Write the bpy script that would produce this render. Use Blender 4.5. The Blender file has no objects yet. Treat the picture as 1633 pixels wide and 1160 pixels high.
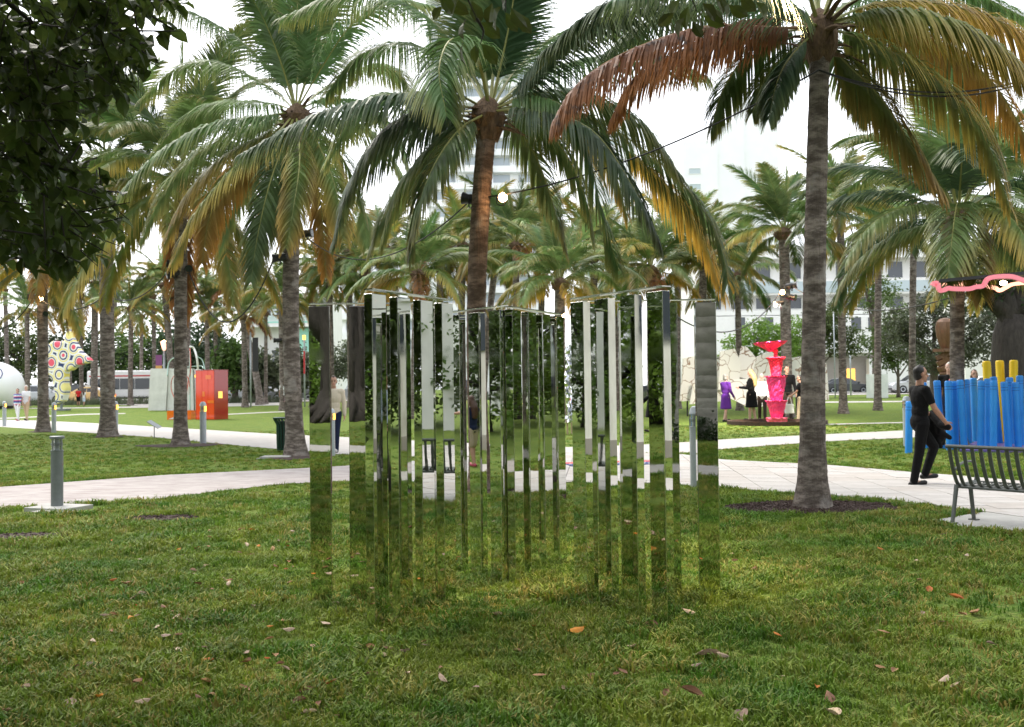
import bpy, bmesh, math, random
from mathutils import Vector, Matrix, noise
R = math.radians
PI = math.pi
sc = bpy.context.scene
col = sc.collection

# ---------------------------------------------------------------- camera, sky, sun, exposure
CAM_H, F_PX, PITCH, ROLL = 1.45, 1588.0, 1.42, 0.70
cd = bpy.data.cameras.new('camera'); cam = bpy.data.objects.new('camera', cd); col.objects.link(cam)
sc.camera = cam
cd.sensor_width = 36.0; cd.lens = F_PX / 1633.0 * 36.0
cd.clip_start = 0.05; cd.clip_end = 2000
cam.matrix_world = Matrix.Translation((0, 0, CAM_H)) @ Matrix.Rotation(R(90 + PITCH), 4, 'X') @ Matrix.Rotation(R(-ROLL), 4, 'Z')
cd.dof.use_dof = True; cd.dof.focus_distance = 6.9; cd.dof.aperture_fstop = 5.6

SUN_EL, SUN_AZ = 52.0, -38.0           # azimuth the light comes from, counted from +Y clockwise
w = bpy.data.worlds.new('World'); sc.world = w; w.use_nodes = True
nt = w.node_tree; nt.nodes.clear()
sky = nt.nodes.new('ShaderNodeTexSky'); sky.sky_type = 'NISHITA'; sky.sun_disc = False
sky.sun_elevation = R(SUN_EL); sky.sun_rotation = R(SUN_AZ); sky.air_density = 1.0; sky.dust_density = 3.0
hs = nt.nodes.new('ShaderNodeHueSaturation'); hs.inputs['Saturation'].default_value = 0.30   # cloud veil: greyed sky
mixw = nt.nodes.new('ShaderNodeMix'); mixw.data_type = 'RGBA'; mixw.inputs[0].default_value = 0.45
mixw.inputs[7].default_value = (11.0, 11.3, 11.8, 1)                                            # even overcast layer
bg = nt.nodes.new('ShaderNodeBackground'); bg.inputs['Strength'].default_value = 0.10
wo = nt.nodes.new('ShaderNodeOutputWorld')
nt.links.new(sky.outputs[0], hs.inputs['Color']); nt.links.new(hs.outputs[0], mixw.inputs[6])
nt.links.new(mixw.outputs[2], bg.inputs['Color']); nt.links.new(bg.outputs[0], wo.inputs['Surface'])
sl = bpy.data.lights.new('sun', 'SUN'); sl.energy = 0.9; sl.angle = R(25); sl.color = (1.0, 0.93, 0.82)
sun = bpy.data.objects.new('sun', sl); col.objects.link(sun)
sd = Vector((math.sin(R(SUN_AZ)) * math.cos(R(SUN_EL)), math.cos(R(SUN_AZ)) * math.cos(R(SUN_EL)), math.sin(R(SUN_EL))))
sun.rotation_euler = sd.to_track_quat('Z', 'Y').to_euler()
sc.view_settings.view_transform = 'Standard'; sc.view_settings.look = 'None'
sc.view_settings.exposure = 1.5; sc.view_settings.gamma = 1.0; sc.view_settings.use_curve_mapping = False
sc.render.engine = 'CYCLES'
cy = sc.cycles
cy.use_denoising = True; cy.max_bounces = 9; cy.glossy_bounces = 7; cy.diffuse_bounces = 3; cy.transmission_bounces = 5
cy.transparent_max_bounces = 6; cy.sample_clamp_indirect = 6.0; cy.caustics_reflective = True; cy.blur_glossy = 0.3

# ---------------------------------------------------------------- pixel -> place
MW = cam.matrix_world.copy()
def ray(px, py):
    d = Vector(((px - 816.5) / F_PX, (580 - py) / F_PX, -1.0))
    return MW.to_3x3() @ d
def smooth(a, b, t):
    t = max(0.0, min(1.0, (t - a) / (b - a))); return t * t * (3 - 2 * t)
def ground_z(x, y): return 0.55 * smooth(42, 92, y)
def P(px, py, depth):                  # point seen at a pixel, `depth` metres ahead
    d = ray(px, py); return MW.translation + d * (depth / d.y)
def G(px, py, dz=0.0):                 # ground point seen at a pixel
    d = ray(px, py); t = (CAM_H) / max(-d.z, 1e-4)
    for _ in range(30):
        p = MW.translation + d * t
        t = t * 0.5 + 0.5 * (CAM_H - ground_z(p.x, p.y)) / max(-d.z, 1e-4)
    p = MW.translation + d * t
    p.z = ground_z(p.x, p.y) + dz
    return p
def PXM(d): return F_PX / d            # photo pixels per metre at a depth

# ---------------------------------------------------------------- materials
def mat_base(name):
    m = bpy.data.materials.new(name); m.use_nodes = True
    n = m.node_tree; b = n.nodes['Principled BSDF']; return m, n, b
def rgb(c): return (c[0], c[1], c[2], 1)
def mat(name, c, rough=0.6, metal=0.0, c2=None, scale=8.0, bump=0.0, bscale=40.0, emis=None, estr=0.0, spec=0.5, trans=0.0, stretch=None, coat=0.0, detail=5.0):
    m, n, b = mat_base(name)
    b.inputs['Base Color'].default_value = rgb(c); b.inputs['Roughness'].default_value = rough; b.inputs['Metallic'].default_value = metal
    b.inputs['Specular IOR Level'].default_value = spec
    if coat: b.inputs['Coat Weight'].default_value = coat; b.inputs['Coat Roughness'].default_value = 0.08
    tc = n.nodes.new('ShaderNodeTexCoord'); src = tc.outputs['Object']
    if stretch:
        mp = n.nodes.new('ShaderNodeMapping'); mp.inputs['Scale'].default_value = stretch
        n.links.new(src, mp.inputs[0]); src = mp.outputs[0]
    if c2 is not None:
        t = n.nodes.new('ShaderNodeTexNoise'); t.inputs['Scale'].default_value = scale; t.inputs['Detail'].default_value = detail
        t.inputs['Roughness'].default_value = 0.65
        r = n.nodes.new('ShaderNodeValToRGB'); r.color_ramp.elements[0].position = 0.32; r.color_ramp.elements[1].position = 0.68
        r.color_ramp.elements[0].color = rgb(c); r.color_ramp.elements[1].color = rgb(c2)
        n.links.new(src, t.inputs['Vector']); n.links.new(t.outputs['Fac'], r.inputs[0]); n.links.new(r.outputs[0], b.inputs['Base Color'])
    if bump:
        t2 = n.nodes.new('ShaderNodeTexNoise'); t2.inputs['Scale'].default_value = bscale; t2.inputs['Detail'].default_value = 4
        bp = n.nodes.new('ShaderNodeBump'); bp.inputs['Strength'].default_value = bump; bp.inputs['Distance'].default_value = 0.02
        n.links.new(src, t2.inputs['Vector']); n.links.new(t2.outputs['Fac'], bp.inputs['Height']); n.links.new(bp.outputs[0], b.inputs['Normal'])
    if emis is not None:
        b.inputs['Emission Color'].default_value = rgb(emis); b.inputs['Emission Strength'].default_value = estr
    if trans: b.inputs['Transmission Weight'].default_value = trans
    return m

def leaf_mat(name, base, tip, var=0.25, trans=0.35, rough=0.5, tip_at=(0.55, 1.0), mottle=None, spec=0.4):
    """leaf blade: colour runs from base to a dry tip along the blade ('tipt'), each frond a bit different, light shines through"""
    m = bpy.data.materials.new(name); m.use_nodes = True; n = m.node_tree; n.nodes.clear()
    out = n.nodes.new('ShaderNodeOutputMaterial')
    at = n.nodes.new('ShaderNodeAttribute'); at.attribute_name = 'tipt'
    mr = n.nodes.new('ShaderNodeMapRange'); mr.inputs[1].default_value = tip_at[0]; mr.inputs[2].default_value = tip_at[1]
    n.links.new(at.outputs['Fac'], mr.inputs[0])
    mx = n.nodes.new('ShaderNodeMix'); mx.data_type = 'RGBA'; mx.inputs[6].default_value = rgb(base); mx.inputs[7].default_value = rgb(tip)
    n.links.new(mr.outputs[0], mx.inputs[0])
    oi = n.nodes.new('ShaderNodeObjectInfo')
    hs = n.nodes.new('ShaderNodeHueSaturation')
    a1 = n.nodes.new('ShaderNodeMapRange'); a1.inputs[3].default_value = 1 - var; a1.inputs[4].default_value = 1 + var
    n.links.new(oi.outputs['Random'], a1.inputs[0])
    tc = n.nodes.new('ShaderNodeTexCoord')
    nz = n.nodes.new('ShaderNodeTexNoise'); nz.inputs['Scale'].default_value = 2.3; nz.inputs['Detail'].default_value = 6
    n.links.new(tc.outputs['Object'], nz.inputs['Vector'])
    a2 = n.nodes.new('ShaderNodeMapRange'); a2.inputs[1].default_value = 0.3; a2.inputs[2].default_value = 0.7
    a2.inputs[3].default_value = 0.7; a2.inputs[4].default_value = 1.35
    n.links.new(nz.outputs['Fac'], a2.inputs[0])
    mu = n.nodes.new('ShaderNodeMath'); mu.operation = 'MULTIPLY'
    n.links.new(a1.outputs[0], mu.inputs[0]); n.links.new(a2.outputs[0], mu.inputs[1]); n.links.new(mu.outputs[0], hs.inputs['Value'])
    a3 = n.nodes.new('ShaderNodeMapRange'); a3.inputs[3].default_value = 0.485; a3.inputs[4].default_value = 0.51
    n.links.new(oi.outputs['Random'], a3.inputs[0]); n.links.new(a3.outputs[0], hs.inputs['Hue'])
    n.links.new(mx.outputs[2], hs.inputs['Color'])
    cs = hs.outputs[0]
    if mottle:
        m2 = n.nodes.new('ShaderNodeMix'); m2.data_type = 'RGBA'; m2.inputs[7].default_value = rgb(mottle)
        nz2 = n.nodes.new('ShaderNodeTexNoise'); nz2.inputs['Scale'].default_value = 7; nz2.inputs['Detail'].default_value = 3
        rr = n.nodes.new('ShaderNodeMapRange'); rr.inputs[1].default_value = 0.55; rr.inputs[2].default_value = 0.7
        n.links.new(tc.outputs['Object'], nz2.inputs['Vector']); n.links.new(nz2.outputs['Fac'], rr.inputs[0])
        n.links.new(rr.outputs[0], m2.inputs[0]); n.links.new(cs, m2.inputs[6]); cs = m2.outputs[2]
    pb = n.nodes.new('ShaderNodeBsdfPrincipled'); pb.inputs['Roughness'].default_value = rough; pb.inputs['Specular IOR Level'].default_value = spec
    tr = n.nodes.new('ShaderNodeBsdfTranslucent'); ms = n.nodes.new('ShaderNodeMixShader'); ms.inputs[0].default_value = trans
    n.links.new(cs, pb.inputs['Base Color']); n.links.new(cs, tr.inputs['Color'])
    n.links.new(pb.outputs[0], ms.inputs[1]); n.links.new(tr.outputs[0], ms.inputs[2]); n.links.new(ms.outputs[0], out.inputs['Surface'])
    return m

M = {}
M['mirror'] = mat('mirror_steel', (0.66, 0.67, 0.65), rough=0.012, metal=1.0, bump=0.014, bscale=2.2, c2=(0.73, 0.74, 0.72), scale=3.0)
M['mirror_edge'] = mat('brushed_steel', (0.72, 0.72, 0.70), rough=0.22, metal=1.0)
M['steel'] = mat('grey_painted_metal', (0.17, 0.19, 0.20), rough=0.42, metal=0.3, c2=(0.22, 0.24, 0.25), scale=14)
M['steel_light'] = mat('light_grey_metal', (0.36, 0.40, 0.43), rough=0.4, metal=0.2, c2=(0.44, 0.47, 0.50), scale=9)
M['bench'] = mat('bench_metal', (0.105, 0.115, 0.105), rough=0.42, metal=0.2, c2=(0.14, 0.15, 0.14), scale=20)
M['concrete'] = mat('concrete', (0.36, 0.35, 0.33), rough=0.9, c2=(0.46, 0.45, 0.42), scale=5, bump=0.3, bscale=60)
M['concrete_art'] = mat('cast_concrete', (0.56, 0.56, 0.53), rough=0.85, c2=(0.70, 0.70, 0.67), scale=2.2, bump=0.2, bscale=30)
M['paver'] = mat('pale_paver', (0.40, 0.375, 0.35), rough=0.85, c2=(0.50, 0.475, 0.45), scale=2.5, bump=0.15, bscale=70)
M['paver_b'] = mat('pale_paver_warm', (0.38, 0.345, 0.315), rough=0.85, c2=(0.47, 0.435, 0.40), scale=2.5, bump=0.15, bscale=70)
M['brick_path'] = mat('fine_brick_path', (0.29, 0.245, 0.23), rough=0.9, c2=(0.46, 0.42, 0.40), scale=2.2, bump=0.35, bscale=45, stretch=(1, 2.2, 1))
M['far_path'] = mat('pale_far_path', (0.42, 0.39, 0.365), rough=0.9, c2=(0.52, 0.49, 0.46), scale=3)
M['joint'] = mat('path_joint', (0.20, 0.18, 0.16), rough=0.95)
M['mulch'] = mat('bark_mulch', (0.030, 0.018, 0.014), rough=0.95, c2=(0.085, 0.052, 0.043), scale=35, bump=1.0, bscale=60)
M['asphalt'] = mat('asphalt', (0.09, 0.09, 0.09), rough=0.9, c2=(0.12, 0.12, 0.12), scale=4)
M['white_line'] = mat('white_road_paint', (0.75, 0.75, 0.72), rough=0.7)
M['black'] = mat('black_paint', (0.012, 0.012, 0.013), rough=0.45)
M['rubber'] = mat('black_rubber', (0.015, 0.015, 0.016), rough=0.8)
M['glass_dark'] = mat('dark_glass', (0.02, 0.025, 0.03), rough=0.06, spec=0.8)
M['glass'] = mat('clear_lens', (0.8, 0.84, 0.84), rough=0.06, trans=0.85)
M['lamp_warm'] = mat('lit_lamp', (1, 0.75, 0.4), emis=(1.0, 0.66, 0.34), estr=22)
M['lamp_amber'] = mat('lit_amber_strip', (1, 0.6, 0.15), emis=(1.0, 0.42, 0.05), estr=1.6)
M['pink_neon'] = mat('pink_neon_band', (0.75, 0.22, 0.27), rough=0.5, emis=(1.0, 0.30, 0.36), estr=0.12)
M['orange_neon'] = mat('lit_orange_band', (0.9, 0.4, 0.3), rough=0.5, emis=(1.0, 0.45, 0.30), estr=0.9)
M['pink'] = mat('pink_resin', (0.82, 0.022, 0.16), rough=0.45, c2=(0.88, 0.06, 0.27), scale=18, bump=1.0, bscale=22)
M['red_pink'] = mat('red_resin', (0.78, 0.012, 0.06), rough=0.45, c2=(0.82, 0.03, 0.08), scale=18, bump=1.0, bscale=22)
M['pale_pink'] = mat('pale_pink_resin', (0.82, 0.09, 0.20), rough=0.45, c2=(0.88, 0.16, 0.30), scale=18, bump=1.0, bscale=22)
M['blue'] = mat('blue_plastic', (0.016, 0.23, 0.70), rough=0.38, c2=(0.022, 0.29, 0.80), scale=2)
M['blue_deep'] = mat('deep_blue_plastic', (0.008, 0.085, 0.40), rough=0.38)
M['yellow'] = mat('yellow_plastic', (0.95, 0.66, 0.010), rough=0.38)
M['violet'] = mat('violet_plate', (0.11, 0.08, 0.30), rough=0.6)
M['rust'] = mat('rusty_steel', (0.035, 0.02, 0.014), rough=0.7, metal=0.2, c2=(0.09, 0.045, 0.03), scale=12)
M['bronze'] = mat('carved_wood', (0.11, 0.052, 0.024), rough=0.5, c2=(0.19, 0.095, 0.045), scale=3, stretch=(3, 3, 0.8), bump=0.3, bscale=12)
M['white_art'] = mat('white_panel_ink_lines', (0.86, 0.83, 0.78), rough=0.7)
M['white_paint'] = mat('white_paint', (0.80, 0.80, 0.78), rough=0.5, c2=(0.74, 0.74, 0.72), scale=3)
M['white_shiny'] = mat('white_inflatable', (0.82, 0.83, 0.84), rough=0.35)
M['stucco'] = mat('white_stucco', (0.74, 0.73, 0.71), rough=0.85, c2=(0.80, 0.79, 0.77), scale=0.6)
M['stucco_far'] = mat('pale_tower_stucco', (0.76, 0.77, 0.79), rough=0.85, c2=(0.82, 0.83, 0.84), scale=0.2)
M['teal'] = mat('teal_stucco', (0.30, 0.62, 0.52), rough=0.8, c2=(0.36, 0.68, 0.58), scale=0.6)
M['stained_stucco'] = mat('stained_white_stucco', (0.84, 0.83, 0.80), rough=0.85, c2=(0.52, 0.49, 0.45), scale=2.2, stretch=(1, 1.6, 0.28), detail=8)
M['grey_wall'] = mat('warm_grey_wall', (0.30, 0.27, 0.25), rough=0.85, c2=(0.36, 0.33, 0.31), scale=0.8)
M['window'] = mat('window_glass', (0.05, 0.06, 0.075), rough=0.12, spec=0.7)
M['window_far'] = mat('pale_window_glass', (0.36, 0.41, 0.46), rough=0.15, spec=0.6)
M['rail_glass'] = mat('balcony_panel', (0.42, 0.50, 0.53), rough=0.15, spec=0.6)
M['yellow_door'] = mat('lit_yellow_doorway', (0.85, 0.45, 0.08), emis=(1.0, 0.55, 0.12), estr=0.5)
M['green_metal'] = mat('dark_green_metal', (0.008, 0.045, 0.03), rough=0.4)
M['trunk_ficus'] = mat('dark_ficus_bark', (0.022, 0.018, 0.015), rough=0.9, c2=(0.055, 0.046, 0.04), scale=4, bump=0.8, bscale=10, stretch=(2.5, 2.5, 0.5))
M['trunk_tree'] = mat('grey_brown_bark', (0.07, 0.055, 0.042), rough=0.9, c2=(0.15, 0.125, 0.10), scale=6, bump=0.6, bscale=16, stretch=(2, 2, 0.5))
M['trunk_royal'] = mat('smooth_grey_bark', (0.20, 0.195, 0.175), rough=0.85, c2=(0.32, 0.31, 0.285), scale=3, bump=0.35, bscale=14, stretch=(1, 1, 2))
M['cable'] = mat('black_cable', (0.01, 0.01, 0.011), rough=0.6)
M['husk'] = mat('palm_fibre', (0.055, 0.032, 0.018), rough=0.95, c2=(0.16, 0.10, 0.055), scale=14, bump=1.0, bscale=28, stretch=(2, 2, 0.6))
M['petiole'] = mat('palm_stalk', (0.17, 0.19, 0.045), rough=0.5, c2=(0.24, 0.23, 0.07), scale=3)
M['petiole_dry'] = mat('dry_palm_stalk', (0.20, 0.10, 0.035), rough=0.7, c2=(0.28, 0.16, 0.06), scale=3)
M['frond_dark'] = leaf_mat('frond_dark_green', (0.052, 0.098, 0.044), (0.115, 0.140, 0.040), spec=0.42, rough=0.45)
M['frond'] = leaf_mat('frond_green', (0.090, 0.160, 0.050), (0.215, 0.205, 0.052), spec=0.4, rough=0.48)
M['frond_light'] = leaf_mat('frond_light_green', (0.150, 0.225, 0.075), (0.31, 0.27, 0.08))
M['frond_yellow'] = leaf_mat('frond_yellowing', (0.120, 0.180, 0.046), (0.44, 0.29, 0.06), tip_at=(0.3, 1.0))
M['frond_gold'] = leaf_mat('frond_gold', (0.23, 0.19, 0.04), (0.60, 0.33, 0.055), tip_at=(0.25, 0.95))
M['frond_brown'] = leaf_mat('frond_dead_brown', (0.19, 0.08, 0.026), (0.42, 0.20, 0.055), mottle=(0.055, 0.028, 0.016), tip_at=(0.35, 1.0))
M['leaf_near'] = leaf_mat('broad_leaf_dark', (0.060, 0.090, 0.020), (0.085, 0.112, 0.024), trans=0.38, rough=0.42, spec=0.35)
M['leaf_sprig'] = leaf_mat('broad_leaf_olive', (0.060, 0.078, 0.014), (0.075, 0.085, 0.016), trans=0.30)
M['leaf_a'] = leaf_mat('tree_leaf_green', (0.075, 0.125, 0.028), (0.11, 0.16, 0.036), trans=0.3)
M['leaf_b'] = leaf_mat('tree_leaf_bright', (0.13, 0.225, 0.030), (0.18, 0.28, 0.04), trans=0.35)
M['leaf_c'] = leaf_mat('tree_leaf_olive_grey', (0.085, 0.105, 0.058), (0.125, 0.14, 0.08), trans=0.25)
M['leaf_d'] = leaf_mat('tree_leaf_deep', (0.036, 0.066, 0.026), (0.055, 0.09, 0.034), trans=0.25)
M['dry_leaf'] = leaf_mat('dry_leaf_brown', (0.26, 0.135, 0.07), (0.32, 0.18, 0.095), var=0.45, trans=0.1, rough=0.75)
M['dry_leaf_pale'] = leaf_mat('dry_leaf_pale', (0.42, 0.31, 0.235), (0.48, 0.36, 0.26), var=0.35, trans=0.1, rough=0.75)
M['dry_leaf_orange'] = leaf_mat('dry_leaf_orange', (0.50, 0.17, 0.025), (0.60, 0.24, 0.04), var=0.3, trans=0.15, rough=0.7)

_n = M['mirror'].node_tree; _t = _n.nodes.new('ShaderNodeTexNoise'); _t.inputs['Scale'].default_value = 5; _t.inputs['Detail'].default_value = 6
_r = _n.nodes.new('ShaderNodeMapRange'); _r.inputs[1].default_value = .5; _r.inputs[2].default_value = .75; _r.inputs[3].default_value = .008; _r.inputs[4].default_value = .07
_c = _n.nodes.new('ShaderNodeTexCoord'); _n.links.new(_c.outputs['Object'], _t.inputs['Vector']); _n.links.new(_t.outputs['Fac'], _r.inputs[0]); _n.links.new(_r.outputs[0], _n.nodes['Principled BSDF'].inputs['Roughness'])
def trunk_mat(name, dark, pale, lichen):
    m, n, b = mat_base(name)
    tc = n.nodes.new('ShaderNodeTexCoord')
    mp = n.nodes.new('ShaderNodeMapping'); mp.inputs['Scale'].default_value = (1.7, 1.7, 4.6); n.links.new(tc.outputs['Object'], mp.inputs[0])
    t1 = n.nodes.new('ShaderNodeTexNoise'); t1.inputs['Scale'].default_value = 2.6; t1.inputs['Detail'].default_value = 8; t1.inputs['Roughness'].default_value = 0.7
    n.links.new(mp.outputs[0], t1.inputs['Vector'])
    r = n.nodes.new('ShaderNodeValToRGB'); e = r.color_ramp.elements
    e[0].position = 0.30; e[0].color = rgb(dark); e[1].position = 0.62; e[1].color = rgb(pale)
    x = r.color_ramp.elements.new(0.47); x.color = rgb([(a * 1.6 + c * 0.6) / 2.2 for a, c in zip(dark, pale)])
    n.links.new(t1.outputs['Fac'], r.inputs[0])
    t2 = n.nodes.new('ShaderNodeTexNoise'); t2.inputs['Scale'].default_value = 3.2; t2.inputs['Detail'].default_value = 5
    n.links.new(tc.outputs['Object'], t2.inputs['Vector'])
    mr = n.nodes.new('ShaderNodeMapRange'); mr.inputs[1].default_value = 0.56; mr.inputs[2].default_value = 0.72; n.links.new(t2.outputs['Fac'], mr.inputs[0])
    mx = n.nodes.new('ShaderNodeMix'); mx.data_type = 'RGBA'; mx.inputs[7].default_value = rgb(lichen)
    n.links.new(mr.outputs[0], mx.inputs[0]); n.links.new(r.outputs[0], mx.inputs[6]); n.links.new(mx.outputs[2], b.inputs['Base Color'])
    mp2 = n.nodes.new('ShaderNodeMapping'); mp2.inputs['Scale'].default_value = (9, 9, 1.0); n.links.new(tc.outputs['Object'], mp2.inputs[0])
    t3 = n.nodes.new('ShaderNodeTexNoise'); t3.inputs['Scale'].default_value = 5; t3.inputs['Detail'].default_value = 6; n.links.new(mp2.outputs[0], t3.inputs['Vector'])
    ad = n.nodes.new('ShaderNodeMath'); ad.operation = 'ADD'; n.links.new(t3.outputs['Fac'], ad.inputs[0]); n.links.new(t1.outputs['Fac'], ad.inputs[1])
    bp = n.nodes.new('ShaderNodeBump'); bp.inputs['Strength'].default_value = 0.8; bp.inputs['Distance'].default_value = 0.025
    n.links.new(ad.outputs[0], bp.inputs['Height']); n.links.new(bp.outputs[0], b.inputs['Normal'])
    b.inputs['Roughness'].default_value = 0.9; b.inputs['Specular IOR Level'].default_value = 0.2
    return m
M['palm_bark'] = trunk_mat('palm_bark', (0.055, 0.042, 0.034), (0.27, 0.23, 0.20), (0.31, 0.285, 0.26))
M['palm_bark_brown'] = trunk_mat('palm_bark_brown', (0.060, 0.040, 0.029), (0.235, 0.165, 0.125), (0.26, 0.22, 0.19))

def grass_mat(name, a, b_, dry, blade=True):
    """lawn colour by place: fresh and yellow-green patches, some dry straw"""
    m = bpy.data.materials.new(name); m.use_nodes = True; n = m.node_tree; n.nodes.clear()
    out = n.nodes.new('ShaderNodeOutputMaterial'); ge = n.nodes.new('ShaderNodeNewGeometry')
    def nz(scale, lo, hi, det=4):
        t = n.nodes.new('ShaderNodeTexNoise'); t.inputs['Scale'].default_value = scale; t.inputs['Detail'].default_value = det
        n.links.new(ge.outputs['Position'], t.inputs['Vector'])
        r = n.nodes.new('ShaderNodeMapRange'); r.inputs[1].default_value = lo; r.inputs[2].default_value = hi; n.links.new(t.outputs['Fac'], r.inputs[0]); return r.outputs[0]
    def mix(f, c1, c2):
        x = n.nodes.new('ShaderNodeMix'); x.data_type = 'RGBA'
        n.links.new(f, x.inputs[0])
        for i, c in ((6, c1), (7, c2)):
            if isinstance(c, tuple): x.inputs[i].default_value = rgb(c)
            else: n.links.new(c, x.inputs[i])
        return x.outputs[2]
    c = mix(nz(1.3, 0.36, 0.62, 6), a, b_)
    if blade:
        oi = n.nodes.new('ShaderNodeObjectInfo')
        r = n.nodes.new('ShaderNodeMapRange'); r.inputs[1].default_value = 0.62; r.inputs[2].default_value = 1.0; r.inputs[4].default_value = 0.8
        n.links.new(oi.outputs['Random'], r.inputs[0])
        mu = n.nodes.new('ShaderNodeMath'); mu.operation = 'MULTIPLY'; n.links.new(r.outputs[0], mu.inputs[0]); n.links.new(nz(0.55, 0.38, 0.58), mu.inputs[1])
        ad = n.nodes.new('ShaderNodeMath'); ad.operation = 'MULTIPLY_ADD'; ad.inputs[1].default_value = 0.15; n.links.new(r.outputs[0], ad.inputs[0]); n.links.new(mu.outputs[0], ad.inputs[2])
        c = mix(ad.outputs[0], c, dry)
        hs = n.nodes.new('ShaderNodeHueSaturation')
        v = n.nodes.new('ShaderNodeMapRange'); v.inputs[3].default_value = 0.65; v.inputs[4].default_value = 1.4
        ml = n.nodes.new('ShaderNodeMath'); ml.operation = 'FRACT'; m7 = n.nodes.new('ShaderNodeMath'); m7.operation = 'MULTIPLY'; m7.inputs[1].default_value = 7.3
        n.links.new(oi.outputs['Random'], m7.inputs[0]); n.links.new(m7.outputs[0], ml.inputs[0]); n.links.new(ml.outputs[0], v.inputs[0])
        n.links.new(v.outputs[0], hs.inputs['Value']); n.links.new(c, hs.inputs['Color']); c = hs.outputs[0]
    else:
        c = mix(nz(14, 0.45, 0.7, 6), c, dry); c = mix(nz(38, 0.40, 0.62, 3), c, tuple(x * 0.55 for x in a)); c = mix(nz(4.5, 0.5, 0.68, 6), c, tuple(x * 0.62 for x in a))
    pb = n.nodes.new('ShaderNodeBsdfPrincipled'); pb.inputs['Roughness'].default_value = 0.6 if blade else 0.95
    pb.inputs['Specular IOR Level'].default_value = 0.25 if blade else 0.1
    n.links.new(c, pb.inputs['Base Color'])
    if blade:
        tr = n.nodes.new('ShaderNodeBsdfTranslucent'); ms = n.nodes.new('ShaderNodeMixShader'); ms.inputs[0].default_value = 0.3
        n.links.new(c, tr.inputs['Color']); n.links.new(pb.outputs[0], ms.inputs[1]); n.links.new(tr.outputs[0], ms.inputs[2]); n.links.new(ms.outputs[0], out.inputs['Surface'])
    else:
        t = n.nodes.new('ShaderNodeTexNoise'); t.inputs['Scale'].default_value = 45; t.inputs['Detail'].default_value = 5
        n.links.new(ge.outputs['Position'], t.inputs['Vector'])
        bp = n.nodes.new('ShaderNodeBump'); bp.inputs['Strength'].default_value = 0.9; bp.inputs['Distance'].default_value = 0.04
        n.links.new(t.outputs['Fac'], bp.inputs['Height']); n.links.new(bp.outputs[0], pb.inputs['Normal'])
        n.links.new(pb.outputs[0], out.inputs['Surface'])
    return m
M['grass'] = grass_mat('grass_blade', (0.076, 0.180, 0.018), (0.180, 0.245, 0.030), (0.42, 0.32, 0.10))
M['lawn'] = grass_mat('lawn_soil', (0.150, 0.250, 0.046), (0.235, 0.300, 0.056), (0.24, 0.22, 0.08), blade=False)

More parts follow.
